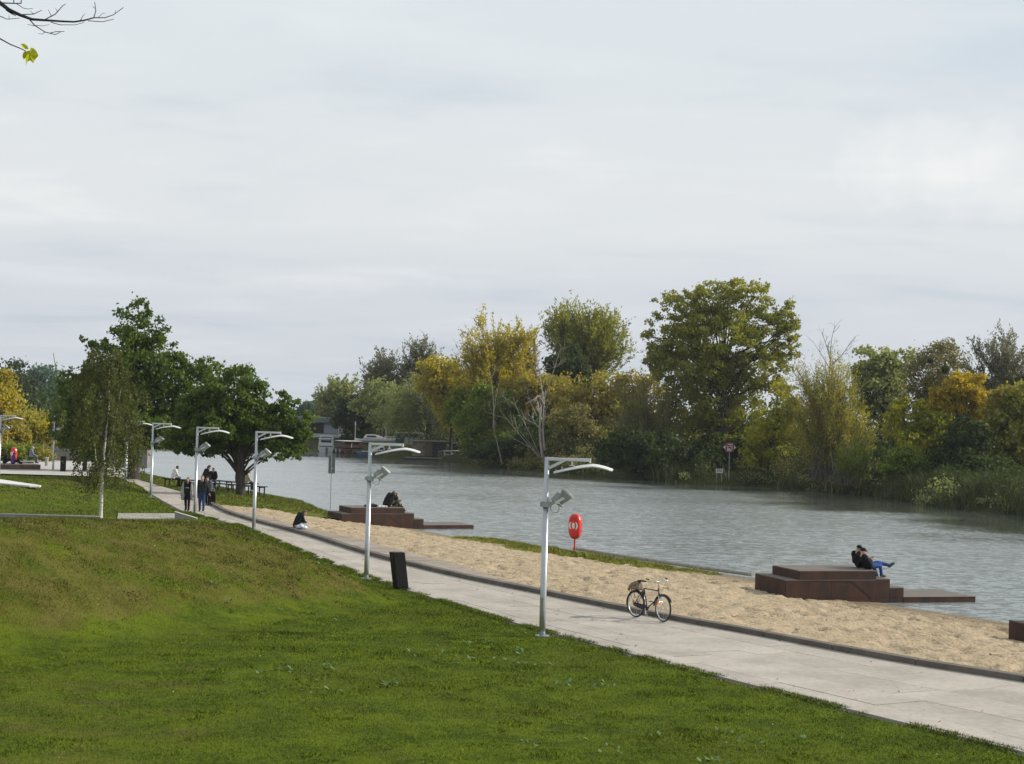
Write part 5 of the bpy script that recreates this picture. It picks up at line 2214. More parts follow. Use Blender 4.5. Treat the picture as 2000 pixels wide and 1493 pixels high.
on_bench(337, 937, R(-62), 'person in white sweater bent over a phone at the left end of the bench', J=sit_pose(0.16, (0.06, 0.42, 0.66), head_down=0.08), look=(0, 1, -0.7), top=C_WHITE, legs=C_BLACK, hair=H_DARK, skin=M_SKIN2, tops_name='sweater')
on_bench(397, 939, R(-58), 'person in black hoodie leaning forward on the bench above the walking man', J=sit_pose(0.22, (0.10, 0.46, 0.60), head_down=0.08), look=(0, 1, -0.8), top=C_BLACK, legs=C_SLATE, hair=H_DARK, hairlen='mid', tops_name='hoodie', scale=1.08)
on_bench(415.5, 941, R(196), 'person in black jacket facing the viewer on the bench right of the walking man', J=sit_pose(0.10, (0.13, 0.40, 0.58)), look=(0, 1, -0.4), top=C_BLACK, legs=C_SLATE, hair=H_DARK, skin=M_SKIN2, tops_name='jacket')
on_bench(466, 943.5, R(-10), 'person in navy coat seen from behind, partly hidden by the tree trunk', J=sit_pose(0.08), look=(0, 1, -0.3), top=C_NAVY, legs=C_BLACK, hair=H_DARK, hairlen='mid', tops_name='coat')
on_bench(481, 946, R(-65), 'person in pale coat and white shoes sitting right of the tree trunk', J=sit_pose(0.06), look=(0, 1, -0.2), top=C_PALE, legs=C_CHAR, hair=mat('hair_blond', (0.42, 0.33, 0.20), rough=0.6, var=0.2), shoes=C_WHITE, tops_name='coat')

# --- person cross-legged on the boardwalk
fp = G(577, 1031, 0.13)
z0 = 0.0
J = dict(pelvis=(0, 0, 0.13), chest=(0, 0.13, 0.44), neck=(0, 0.27, 0.60), head=(0, 0.42, 0.67), headup=(0, 0.6, 0.8),
         shL=(-0.18, 0.22, 0.56), shR=(0.18, 0.22, 0.56), elL=(-0.25, 0.30, 0.29), elR=(0.25, 0.30, 0.29), wrL=(-0.08, 0.48, 0.22), wrR=(0.08, 0.48, 0.22),
         hiL=(-0.11, 0.03, 0.11), hiR=(0.11, 0.03, 0.11), knL=(-0.33, 0.38, 0.16), knR=(0.33, 0.38, 0.16), anL=(0.06, 0.46, 0.08), anR=(-0.06, 0.34, 0.07), toL=(0.20, 0.42, 0.06), toR=(-0.20, 0.30, 0.06))
person('person in black top sitting cross-legged on the boardwalk reading, brown hair', (fp[0], fp[1], 0.128), R(-62), J, look=(0, 0.75, -0.66), top=C_BLACK, legs=C_GREY, hair=H_BROWN, hairlen='mid', shoes=C_WHITE, scale=0.98, tops_name='top')
pf_ = G(589, 1033.5, 0.13)
t = thing('cloth_bundle', 'crumpled pale blue and white bundle in front of the seated reader', 'blanket', (pf_[0], pf_[1], 0.129), R(10))
rr = random.Random(3)
mb = MB()
for k in range(7):
    a0 = k * 0.9
    mb.ell((0.15 * math.cos(a0), 0.12 * math.sin(a0), 0.07 + 0.03 * (k % 3)), (0.12, 0.10, 0.08 + 0.02 * (k % 2)), 9, 6)
me = remeshed(mb, 0.03, 2, 0.4)
for v in me.vertices:
    v.co.z = max(0.0, v.co.z + 0.02 * math.sin(v.co.x * 40 + v.co.y * 25))
me.materials.append(mat('pale_cloth', (0.46, 0.50, 0.62), rough=0.85, scale=9, col2=(0.66, 0.67, 0.70)))
o = bpy.data.objects.new('cloth', me)
col.objects.link(o)
o.parent = t
mb = MB()
for k in range(3):
    mb.box((-0.05 + 0.09 * k, -0.14 + 0.02 * k, 0.10 + 0.02 * k), (0.05, 0.10, 0.012), rx=R(65), rz=R(20 * k))
mb.build('dark_stripe', C_NAVY, t)


def plat(base, ang, x, y, z):
    return (base[0] + math.cos(ang) * x - math.sin(ang) * y, base[1] + math.sin(ang) * x + math.cos(ang) * y, z)


# --- couple on the far platform, huddled
q = plat(FLl, a_l, 2.15, 0.75, 0.30)
J = dict(pelvis=(0, 0, 0.12), chest=(0, 0.14, 0.42), neck=(0, 0.30, 0.58), head=(0, 0.42, 0.60), headup=(0, 0.5, 0.85),
         shL=(-0.18, 0.25, 0.54), shR=(0.18, 0.25, 0.54), elL=(-0.22, 0.44, 0.36), elR=(0.22, 0.44, 0.36), wrL=(-0.10, 0.56, 0.46), wrR=(0.10, 0.56, 0.46),
         hiL=(-0.11, 0.03, 0.11), hiR=(0.11, 0.03, 0.11), knL=(-0.16, 0.44, 0.33), knR=(0.16, 0.44, 0.33), anL=(-0.15, 0.66, 0.03), anR=(0.15, 0.68, 0.03), toL=(-0.15, 0.80, 0.0), toR=(0.15, 0.82, 0.0))
person('person in black jacket hunched forward on the far platform hugging the other', q, a_l + R(-75), J, look=(0.1, 0.75, -0.66), top=C_BLACK, legs=C_CAMO, hair=H_BROWN, hairlen='mid', tops_name='jacket', scale=1.12, wide=1.15)
q = plat(FLl, a_l, 2.68, 1.05, 0.30)
J = dict(pelvis=(0, 0, 0.12), chest=(0, 0.05, 0.36), neck=(0, 0.12, 0.54), head=(0, 0.16, 0.68),
         shL=(-0.17, 0.09, 0.49), shR=(0.17, 0.09, 0.49), elL=(-0.20, 0.26, 0.30), elR=(0.20, 0.26, 0.30), wrL=(-0.08, 0.40, 0.34), wrR=(0.08, 0.40, 0.34),
         hiL=(-0.10, 0.03, 0.11), hiR=(0.10, 0.03, 0.11), knL=(-0.12, 0.44, 0.18), knR=(0.12, 0.44, 0.18), anL=(-0.11, 0.52, -0.19), anR=(0.11, 0.54, -0.19), toL=(-0.11, 0.66, -0.235), toR=(0.11, 0.68, -0.235))
person('person in patterned olive clothes with sand coloured trousers leaning in on the far platform', q, a_l + R(-95), J, look=(-0.5, 0.3, -0.2), top=C_CAMO, legs=C_SAND, hair=H_BROWN, hairlen='long', tops_name='jacket', scale=0.88)
q = plat(FLl, a_l, 1.30, 0.65, 0.30)
t = thing('bag', 'flat black bag lying on the far platform behind the hunched person', 'bag', q, a_l)
mb = MB()
mb.loft([[(x * s, y * s, z) for x, y in ((-0.38, -0.15), (0.38, -0.15), (0.38, 0.15), (-0.38, 0.15))] for z, s in ((0.002, 0.9), (0.06, 1.0), (0.12, 0.75), (0.15, 0.4))])
mb.build('body', C_BLACK, t, bevel=0.02)
mb = MB()
mb.tube([(-0.18, 0, 0.13), (-0.10, 0.0, 0.19), (0.10, 0.0, 0.19), (0.18, 0, 0.13)], 0.012, 6)
mb.build('handle', C_BLACK, t)
q = plat(FLl, a_l, 1.83, 0.45, 0.30)
t = thing('cloth', 'crumpled white cloth lying beside the black bag on the far platform', 'cloth', q, a_l)
mb = MB()
for k in range(5):
    mb.ell((-0.2 + 0.1 * k, 0.03 * (k % 2), 0.035), (0.10, 0.08, 0.04 + 0.012 * (k % 2)), 9, 6)
me = remeshed(mb, 0.025, 2, 0.3)
me.materials.append(C_WHITE)
o = bpy.data.objects.new('fold', me)
col.objects.link(o)
o.parent = t

# --- two people in caps on the near platform, leaning back on its edge
q = plat(FLr, a_r, 2.84, 0.50, 0.30)
J = dict(pelvis=(0, 0, 0.11), chest=(0, -0.15, 0.30), neck=(0, -0.23, 0.46), head=(0, -0.18, 0.61), headup=(0, -0.05, 1),
         shL=(-0.18, -0.20, 0.41), shR=(0.18, -0.20, 0.41), elL=(-0.24, -0.10, 0.15), elR=(0.24, -0.04, 0.17), wrL=(-0.06, 0.10, 0.32), wrR=(0.06, 0.12, 0.32),
         hiL=(-0.10, 0.03, 0.10), hiR=(0.10, 0.03, 0.10), knL=(-0.02, 0.42, 0.22), knR=(0.10, 0.44, 0.12), anL=(0.16, 0.78, 0.14), anR=(0.10, 0.50, -0.19), toL=(0.22, 0.90, 0.22), toR=(0.10, 0.64, -0.235))
caps = person('nearer person in black cap and blue jeans, legs crossed, on the right platform', q, a_r + R(-88), J, look=(0.1, 0.9, -0.2), top=C_BLACK, legs=C_JEAN2, cap=C_BLACK, shoes=C_SLATE, tops_name='jacket', scale=1.0, wide=1.05)
ph = thing('phone', 'pale phone held up by the nearer person in a cap', 'phone', plat(FLr, a_r, 2.84 + 0.20, 0.52, 0.30 + 0.31), a_r + R(-88))
mb = MB()
mb.box((0, 0, 0.06), (0.08, 0.010, 0.16), rx=R(-25))
mb.build('case', mat('phone_case', (0.32, 0.31, 0.33), rough=0.4), ph, bevel=0.004)
mb = MB()
mb.box((0, -0.007, 0.061), (0.07, 0.003, 0.145), rx=R(-25))
mb.build('screen', mat('phone_screen', (0.05, 0.05, 0.06), rough=0.1), ph)
q = plat(FLr, a_r, 2.86, 1.05, 0.30)
J = dict(pelvis=(0, 0, 0.11), chest=(0, -0.10, 0.33), neck=(0, -0.14, 0.50), head=(0, -0.05, 0.64),
         shL=(-0.18, -0.13, 0.45), shR=(0.18, -0.13, 0.45), elL=(-0.25, -0.06, 0.18), elR=(0.25, -0.26, 0.18), wrL=(-0.10, 0.20, 0.22), wrR=(0.24, -0.30, 0.04),
         hiL=(-0.10, 0.03, 0.10), hiR=(0.10, 0.03, 0.10), knL=(-0.12, 0.45, 0.14), knR=(0.12, 0.46, 0.12), anL=(-0.12, 0.56, -0.19), anR=(0.12, 0.72, -0.44), toL=(-0.12, 0.70, -0.235), toR=(0.12, 0.86, -0.50))
person('farther person in hoodie and white badged cap on the right platform', q, a_r + R(-80), J, look=(0.35, 0.9, -0.5), top=C_BLACK, legs=C_JEAN2, cap=C_BLACK, skin=M_SKIN2, shoes=C_WHITE, tops_name='hoodie', scale=1.02)

# --- people on the far-left plaza
def far_sit(px, py, D, zs, rz, label, **k):
    p = AY(px, py, D)
    return person(label, (p[0], p[1], p[2] if zs is None else zs), rz, **k)


fl_pose = dict(pelvis=(0, 0, 0.12), chest=(0, 0.04, 0.42), neck=(0, 0.09, 0.62), head=(0, 0.14, 0.78), shL=(-0.18, 0.06, 0.57), shR=(0.18, 0.06, 0.57), elL=(-0.25, 0.16, 0.32), elR=(0.25, 0.16, 0.32),
               wrL=(-0.12, 0.36, 0.30), wrR=(0.12, 0.36, 0.30), hiL=(-0.10, 0.03, 0.10), hiR=(0.10, 0.03, 0.10), knL=(-0.16, 0.42, 0.30), knR=(0.16, 0.42, 0.30), anL=(-0.14, 0.62, 0.04), anR=(0.14, 0.62, 0.04), toL=(-0.14, 0.76, 0.0), toR=(0.14, 0.76, 0.0))
far_sit(8, 908, 128.2, 0.38, R(-70), 'person in black sitting on the low terrace beside the one in purple', J=fl_pose, look=(0, 1, -0.2), top=C_BLACK, legs=C_BLACK, hair=H_DARK, hairlen='long')
far_sit(24, 908, 128.0, 0.38, R(-60), 'person in purple top sitting on the low terrace in front of the distant lifebuoy', J=dict(fl_pose), look=(0, 1, -0.1), top=C_PURPLE, legs=C_BLACK, hair=H_DARK, hairlen='mid')
p = AY(60, 905, 131)
person('grey haired man in blue grey shirt sitting on the short plaza bench', (sb[0] + 0.45, sb[1], sb[2]), R(-65), sit_pose(0.04), look=(0, 1, 0), top=cloth('blue_grey', (0.20, 0.24, 0.30)), legs=C_SLATE, hair=H_GREY, tops_name='shirt')
# ================================================================== TREES
PAL = dict(
    green=[(.023, .034, .008), (.050, .068, .013), (.102, .120, .028)],
    dark=[(.014, .020, .007), (.030, .040, .011), (.052, .064, .016)],
    poplar=[(.042, .040, .010), (.085, .078, .016), (.145, .125, .022)],
    yellow=[(.095, .071, .013), (.185, .140, .020), (.29, .21, .040)],
    limeyellow=[(.075, .085, .010), (.17, .150, .016), (.29, .225, .026)],
    orange=[(.12, .082, .010), (.24, .160, .016), (.34, .24, .03)],
    brown=[(.038, .032, .014), (.072, .060, .022), (.115, .090, .032)],
    greyolive=[(.046, .041, .028), (.076, .068, .044), (.115, .102, .068)],
    yellowgreen=[(.045, .060, .010), (.095, .110, .016), (.17, .165, .024)],
    birch=[(.026, .030, .009), (.060, .062, .017), (.135, .125, .036)],
    oliveyellow=[(.06, .052, .012), (.115, .095, .020), (.19, .15, .03)],
    willow=[(.060, .060, .026), (.102, .100, .038), (.155, .142, .062)],
    orangebrown=[(.060, .048, .014), (.115, .088, .020), (.18, .13, .026)],
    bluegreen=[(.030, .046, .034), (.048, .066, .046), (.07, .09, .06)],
)
GAIN = dict(green=1.95, dark=1.6, poplar=3.0, yellow=2.35, limeyellow=1.85, orange=1.75, brown=2.8, greyolive=2.5, yellowgreen=1.8, birch=1.7, oliveyellow=2.9, willow=2.7, orangebrown=2.7, bluegreen=2.3)
LM = {k: leafmat('foliage_' + k, [(c[0] * GAIN[k] * 0.95, c[1] * GAIN[k] * 1.06, c[2] * GAIN[k]) for c in v], 0.44) for k, v in PAL.items()}
M_BARK = mat('bark', (0.045, 0.036, 0.028), rough=0.95, scale=4, var=0.35, bump=0.5, streak=(2, 2, 0.4))
M_BARKG = mat('bark_grey', (0.11, 0.095, 0.08), rough=0.95, scale=4, var=0.3, bump=0.5, streak=(2, 2, 0.4))
M_DEADW = mat('bare_wood', (0.30, 0.26, 0.22), rough=0.9, scale=5, var=0.3, bump=0.4, streak=(2, 2, 0.3))


def birch_bark():
    m = mat('bark_birch', (0.52, 0.49, 0.45), rough=0.7, scale=3, col2=(0.66, 0.63, 0.58), bump=0.2)
    nt = m.node_tree
    b = nt.nodes['Principled BSDF']
    src = b.inputs['Base Color'].links[0].from_socket
    tc = nd(nt, 'ShaderNodeTexCoord')
    mp = nd(nt, 'ShaderNodeMapping')
    mp.inputs['Scale'].default_value = (3, 3, 16)
    nt.links.new(tc.outputs['Object'], mp.inputs[0])
    nz = nd(nt, 'ShaderNodeTexNoise')
    nz.inputs['Scale'].default_value = 1.3
    nt.links.new(mp.outputs[0], nz.inputs['Vector'])
    rr = nd(nt, 'ShaderNodeMapRange')
    rr.inputs[1].default_value = 0.60
    rr.inputs[2].default_value = 0.66
    nt.links.new(nz.outputs[0], rr.inputs[0])
    mx = nd(nt, 'ShaderNodeMix', data_type='RGBA')
    nt.links.new(rr.outputs[0], mx.inputs['Factor'])
    nt.links.new(src, mx.inputs['A'])
    mx.inputs['B'].default_value = (0.05, 0.045, 0.04, 1)
    nt.links.new(mx.outputs['Result'], b.inputs['Base Color'])
    return m


M_BIRCH = birch_bark()


def unit(a):
    return a / np.maximum(np.linalg.norm(a, axis=-1, keepdims=True), 1e-9)


def leaf_quads(P, axis, length, width):
    """diamond leaves at P, long axis given"""
    n = len(P)
    ax = unit(axis)
    rnd = unit(rng.normal(size=(n, 3)))
    s = unit(np.cross(ax, rnd))
    L = (length * (0.6 + 0.8 * rng.random(n)))[:, None]
    Wd = (width * (0.6 + 0.8 * rng.random(n)))[:, None]
    nrm = np.cross(ax, s)
    V = np.stack([P - ax * L * 0.5, P + s * Wd * 0.5 - nrm * Wd * 0.12, P + ax * L * 0.5, P - s * Wd * 0.5 - nrm * Wd * 0.12], 1)
    return V.reshape(-1, 3), np.arange(4 * n).reshape(-1, 4)


class Tubes:
    """many tapered limbs gathered quickly"""
    def __init__(self):
        self.V, self.F, self.n = [], [], 0

    def add(self, pts, r0, r1, k=5):
        pts = np.asarray(pts, float)
        m = len(pts)
        t = np.gradient(pts, axis=0)
        t = unit(t)
        ref = np.array([0.3, 0.9, 0.1]) if abs(t[0, 2]) > 0.8 else np.array([0, 0, 1.0])
        u = unit(np.cross(t, ref))
        w = np.cross(t, u)
        rs_ = np.linspace(r0, r1, m)[:, None, None]
        a = np.linspace(0, 2 * math.pi, k, endpoint=False)
        ring = u[:, None] * np.cos(a)[None, :, None] + w[:, None] * np.sin(a)[None, :, None]
        V = pts[:, None] + ring * rs_
        i, j = np.meshgrid(np.arange(m - 1), np.arange(k), indexing='ij')
        A = i * k + j
        B = i * k + (j + 1) % k
        F = np.stack([A, B, B + k, A + k], -1).reshape(-1, 4) + self.n
        self.V.append(V.reshape(-1, 3))
        self.F.append(F)
        self.n += m * k

    def build(self, name, m, parent=None):
        return np_mesh(name, np.concatenate(self.V), np.concatenate(self.F), m, parent, smooth=True)


def bez(p0, p1, p2, n=5):
    t = np.linspace(0, 1, n)[:, None]
    return (1 - t) ** 2 * p0 + 2 * t * (1 - t) * p1 + t ** 2 * p2


def lobes_w(lobes, D, base, depth=0.85):
    """crown lobes given as photograph ellipses at distance D -> metres relative to the tree base"""
    out = []
    for lb in lobes:
        cx, cy, rx, ry = lb[:4]
        c = AY(cx, cy, D + (lb[4] if len(lb) > 4 else 0.0))
        s = D / FPX
        out.append((c - base, np.array([rx * s, max(rx * s * depth, 0.6), ry * s])))
    return out


def sample_lobes(L, n, lo=0.5, hi=1.0):
    wts = np.array([r[0] * r[2] for _, r in L])
    idx = rng.choice(len(L), n, p=wts / wts.sum())
    d = unit(rng.normal(size=(n, 3)))
    f = (lo + (hi - lo) * rng.random(n) ** 0.6)[:, None]
    C = np.array([c for c, _ in L])[idx]
    Rr = np.array([r for _, r in L])[idx]
    return C + d * Rr * f, Rr, idx


def tree_round(name, label, cat, bx, by, D, z0, lobes, pal, nclump=70, nleaf=6000, leaf=0.4, r0=0.25, bark=None, clump=0.26, group=None, trunk_top=None, limbs=True, depth=0.85, aspect=0.7, flat=0.8, fork=0.55, base=None):
    if base is None:
        p = AY(bx, by, D)
        base = np.array([p[0], p[1], p[2] if z0 is None else z0])
    nclump = int(nclump * 1.9)
    clump *= 0.92
    nleaf = int(nleaf * 1.4)
    leaf *= 0.88
    t = thing(name, label, cat, base, 0, group)
    L = lobes_w(lobes, D, base, depth)
    C, Rr, idx = sample_lobes(L, nclump, 0.35, 0.97)
    C[:, 2] = np.maximum(C[:, 2], 0.25)
    cr = clump * Rr[:, [0, 2]].min(axis=1) * (0.65 + 0.8 * rng.random(nclump)) + leaf * 0.4
    cl = rng.choice(nclump, nleaf, p=(cr ** 1.7) / (cr ** 1.7).sum())
    d = unit(rng.normal(size=(nleaf, 3)))
    rad = cr[cl] * rng.random(nleaf) ** 0.42
    P = C[cl] + d * rad[:, None] * np.array([1.15, 1.15, flat])
    # a thin scatter of loose leaves so that the outline frays
    k = nleaf // 5
    P[:k] += np.clip(rng.normal(size=(k, 3)), -1.3, 1.3) * cr[cl[:k], None] * 0.5
    P[:, 2] = np.maximum(P[:, 2], 0.1)
    ax = rng.normal(size=(nleaf, 3)) + np.array([0, 0, -0.5])
    V, F = leaf_quads(P, ax, leaf, leaf * aspect)
    np_mesh('crown', V, F, LM[pal], t)
    T = Tubes()
    top = max(c[2] + r[2] * 0.3 for c, r in L)
    cx = np.average([c[0] for c, _ in L], weights=[r[0] for _, r in L])
    tt_ = trunk_top if trunk_top else top * 0.62
    lean = cx * 0.5
    trunk = bez(np.array([0, 0, -0.4]), np.array([lean * 0.1, 0, tt_ * 0.5]), np.array([lean, 0, tt_]), 7)
    T.add(trunk, r0, r0 * 0.45, 8)
    if limbs:
        order = np.argsort(rng.random(nclump))[:min(nclump, 60)]
        for q in order:
            c = C[q]
            f = np.clip(fork * (0.5 + 0.8 * rng.random()), 0.15, 0.98)
            zf = np.clip(min(tt_ * f * 1.2, c[2] * 0.8), 0.3, tt_)
            s = np.array([lean * (zf / tt_) ** 2, 0, zf])
            mid = (s + c) / 2 + np.array([0, 0, 0.18 * np.linalg.norm(c - s)]) * (1 if c[2] > zf else -0.3)
            T.add(bez(s, mid, c, 5), r0 * 0.18 * (0.6 + 0.6 * rng.random()), 0.010 + r0 * 0.02, 4)
    T.build('trunk', bark or M_BARK, t)
    return t


def tree_fan(name, label, cat, bx, by, D, z0, lobes, pal, nstem=70, nleaf=6000, leaf=0.35, aspect=0.28, r0=0.14, bark=None, spread=0.6, start=0.3, group=None, depth=0.8, trunk_h=0.0, twig=0.9, droop=0.0, base=None):
    """many ascending stems (willow, poplar, shrub); leaves are set along the stems and their twigs"""
    if base is None:
        p = AY(bx, by, D)
        base = np.array([p[0], p[1], p[2] if z0 is None else z0])
    nstem = int(nstem * 1.5)
    nleaf = int(nleaf * 2.3)
    leaf *= 0.74
    t = thing(name, label, cat, base, 0, group)
    L = lobes_w(lobes, D, base, depth)
    C, Rr, idx = sample_lobes(L, nstem, 0.5, 1.0)
    C[:, 2] = np.maximum(C[:, 2], 0.4)
    T = Tubes()
    if trunk_h > 0:
        T.add(np.array([[0, 0, -0.4], [0.05, 0, trunk_h * 0.5], [0, 0, trunk_h], [0.0, 0, trunk_h * 1.6]]), r0, r0 * 0.45, 7)
    Ps, As = [], []
    per = nleaf // nstem + 1
    for c in C:
        if trunk_h > 0:
            s = np.array([0, 0, trunk_h * rng.uniform(0.55, 1.5)])
            s[2] = min(s[2], max(0.5, c[2] * 0.75))
        else:
            s = np.array([rng.normal(0, spread), rng.normal(0, spread), -0.2])
        mid = s + (c - s) * 0.5
        mid[2] += 0.12 * np.linalg.norm(c - s)
        mid[:2] -= (c - s)[:2] * 0.15
        b_ = bez(s, mid, c, 8)
        T.add(b_, r0 * (0.22 if trunk_h > 0 else 0.35) * rng.uniform(0.6, 1.2), 0.012, 4)
        tv = start + (1 - start) * rng.random(per) ** 0.75
        pos = np.stack([np.interp(tv, np.linspace(0, 1, 8), b_[:, k]) for k in range(3)], -1)
        dr = c - s
        dr = dr / np.linalg.norm(dr)
        # twigs: clusters of leaves reaching off the stem, upward
        nt_ = max(3, per // 14)
        tw = rng.integers(0, nt_, per)
        tdir = unit(dr * 0.9 + rng.normal(size=(nt_, 3)) * 0.5 + np.array([0, 0, 0.45 - droop]))
        tt0 = start + (1 - start) * rng.random(nt_)
        tp = np.stack([np.interp(tt0, np.linspace(0, 1, 8), b_[:, k]) for k in range(3)], -1)
        tl = twig * rng.random(per)
        pos2 = tp[tw] + tdir[tw] * tl[:, None] + rng.normal(size=(per, 3)) * 0.07 * twig
        pos2[:, 2] -= droop * tl ** 2 * 0.6
        Ps.append(pos2)
        As.append(tdir[tw] + rng.normal(size=(per, 3)) * 0.5 - np.array([0, 0, droop]))
    P, A = np.concatenate(Ps), np.concatenate(As)
    P[:, 2] = np.maximum(P[:, 2], 0.05)
    V, F = leaf_quads(P, A, leaf, leaf * aspect)
    np_mesh('crown', V, F, LM[pal], t)
    T.build('trunk', bark or M_BARKG, t)
    return t


def branchy(T, p, d, ln, r, depth, spread=0.5, up=0.15, kids=(2, 3)):
    """bare recursive branching"""
    n = 5
    pts = [p]
    dd = d / np.linalg.norm(d)
    for i in range(n):
        dd = unit((dd + rng.normal(size=3) * 0.13 + np.array([0, 0, up * 0.25]))[None])[0]
        pts.append(pts[-1] + dd * ln / n)
    T.add(np.array(pts), r, r * 0.45, 5 if depth > 1 else 4)
    if depth > 0:
        for k in range(rng.integers(kids[0], kids[1] + 1)):
            i = rng.integers(2, n + 1)
            nd_2 = unit((dd + rng.normal(size=3) * spread + np.array([0, 0, up]))[None])[0]
            branchy(T, pts[i], nd_2, ln * rng.uniform(0.5, 0.75), r * 0.5, depth - 1, spread, up, kids)


# ------------------------------------------------------------------ left shore: the big trees by the path
tree_round('maple_tree', 'tallest dark green tree on the left, behind the birch, with a stepped spiky top', 'tree', 259, 935, 116, 0.0,
           [(275, 645, 55, 62), (255, 720, 100, 75), (330, 755, 85, 70), (190, 790, 85, 70), (270, 820, 130, 60), (185, 672, 28, 28), (400, 740, 45, 45), (150, 745, 45, 30), (170, 835, 75, 50), (215, 870, 75, 35), (330, 845, 60, 38), (283, 598, 16, 22), (246, 612, 11, 22), (345, 700, 25, 30)],
           'green', nclump=300, nleaf=26000, leaf=0.29, r0=0.50, clump=0.165, depth=0.7, fork=0.45)
tree_round('maple_tree', 'round topped green tree with forked dark trunk rising through the benches by the river', 'tree', 470, 962, 99.6, 0.0,
           [(458, 772, 62, 62), (562, 832, 50, 56), (430, 830, 90, 55), (375, 850, 60, 38), (560, 868, 55, 30), (400, 800, 50, 50), (472, 825, 60, 55), (556, 790, 24, 32), (400, 866, 72, 26), (545, 884, 62, 20), (355, 866, 42, 26), (470, 850, 60, 30)],
           'green', nclump=290, nleaf=26000, leaf=0.24, r0=0.34, clump=0.165, depth=0.85, fork=0.35, trunk_top=4.2)


def birch():
    p = AY(197, 1012, 74.5)
    base = np.array([p[0], p[1], 0.0])
    t = thing('birch_tree', 'slender white stemmed birch with thin hanging foliage on the lawn left', 'tree', base)
    T = Tubes()
    TB = Tubes()
    s = 74.5 / FPX
    H = 7.4
    T.add(np.array([[0, 0, -0.3], [0.0, 0, 1.5], [0.06, 0, 3.2], [0.20, 0, 5.0], [0.15, 0, H]]), 0.085, 0.012, 9)
    T.add(np.array([[0.01, 0, 1.9], [0.25, 0.1, 3.0], [0.45, 0.1, 4.4], [0.75, 0.1, 6.2]]), 0.05, 0.01, 6)
    T.add(np.array([[0.0, 0, 1.7], [-0.3, -0.1, 2.8], [-0.45, -0.1, 4.4]]), 0.04, 0.01, 6)
    Ps, As = [], []
    for k in range(150):
        z = 1.5 + (H - 1.6) * rng.random() ** 0.85
        a0 = rng.uniform(0, 2 * math.pi)
        wid = 2.3 * math.sin(math.pi * np.clip((z - 0.7) / (H - 0.4), 0, 1)) ** 0.75 + 0.15
        r_ = wid * rng.uniform(0.45, 1.0)
        s0 = np.array([0.02 * z, 0, z])
        e = np.array([math.cos(a0) * r_, math.sin(a0) * r_, z + rng.uniform(-0.2, 0.7) * (0.6 if z > 3 else 0.4)])
        b_ = bez(s0, (s0 + e) / 2 + np.array([0, 0, 0.5]), e, 6)
        TB.add(b_, 0.015, 0.004, 3)
        for q in range(rng.integers(3, 6)):
            f = rng.uniform(0.35, 1)
            st = np.array([np.interp(f, np.linspace(0, 1, 6), b_[:, i]) for i in range(3)])
            ln = rng.uniform(0.35, 1.15)
            n = int(12 + ln * 19)
            tv = rng.random(n)
            P = st + np.stack([0.25 * math.cos(a0) * tv, 0.25 * math.sin(a0) * tv, -ln * tv ** 1.3], -1) + rng.normal(size=(n, 3)) * 0.07
            Ps.append(P)
            As.append(rng.normal(size=(n, 3)) * 0.7 + np.array([0, 0, -0.7]))
    P, A = np.concatenate(Ps), np.concatenate(As)
    P[:, 2] = np.maximum(P[:, 2], 0.75)
    V, F = leaf_quads(P, A, 0.105, 0.075)
    np_mesh('crown', V, F, LM['birch'], t)
    T.build('trunk', M_BIRCH, t)
    TB.build('twigs', M_BARK, t)
    print('birch leaves', len(P))


birch()

# ------------------------------------------------------------------ far left: bushes beyond the plaza, dark wood behind
tree_round('tree', 'golden yellow tree cut by the left edge above the bushes', 'tree', 2, 880, 165, 0.0, [(2, 775, 34, 58), (-20, 800, 60, 60)], 'yellow', 60, 4200, 0.40, 0.2, clump=0.24)
tree_round('bush', 'olive yellow bush mass behind the left lamp head', 'bush', 60, 885, 158, 0.0, [(65, 835, 40, 40), (50, 855, 45, 30)], 'oliveyellow', 50, 3600, 0.36, 0.12, clump=0.25)
tree_round('bush', 'amber bush at the left edge behind the distant lifebuoy', 'bush', 15, 885, 152, 0.0, [(15, 845, 40, 38)], 'orangebrown', 45, 3200, 0.36, 0.12, clump=0.25)
tree_round('bush', 'yellow bush between the distant lamp pole and the grey wall', 'bush', 110, 880, 156, 0.0, [(108, 850, 32, 30), (140, 862, 28, 22)], 'yellow', 45, 3000, 0.34, 0.1, clump=0.25)
tree_round('bush', 'low green bush on the bank above the plaza on the far left', 'bush', 45, 905, 146, 0.0, [(40, 885, 45, 18), (5, 888, 35, 16)], 'yellowgreen', 40, 2600, 0.30, 0.08, clump=0.3)
tree_round('bush', 'small pale bush growing at the foot of the grey retaining wall', 'bush', 92, 905, 146, 0.0, [(92, 893, 16, 14)], 'oliveyellow', 18, 900, 0.24, 0.05, clump=0.3)
for k, (cx, top, rx, lab) in enumerate([(20, 705, 55, 'dark green wood tree behind the golden tree on the far left'), (80, 712, 45, 'domed dark green tree between golden tree and tall maple'), (130, 728, 45, 'dark green far tree touching the left flank of the tall maple')]):
    tree_round('tree', lab, 'tree', cx, 870, 330 + 8 * k, 0.0, [(cx, top + 55, rx, 55), (cx + 12, top + 95, rx * 1.1, 60), (cx - rx * 0.4, top + 50, rx * 0.5, 36)], 'dark' if k != 1 else 'bluegreen', 90, 5200, 0.85, 0.5, clump=0.26)
tree_round('bush', 'dark green undergrowth bush below the tall maple crown on the left', 'bush', 165, 905, 128, 0.0, [(160, 830, 60, 60), (215, 850, 60, 45)], 'dark', 70, 5200, 0.34, 0.2, clump=0.25)

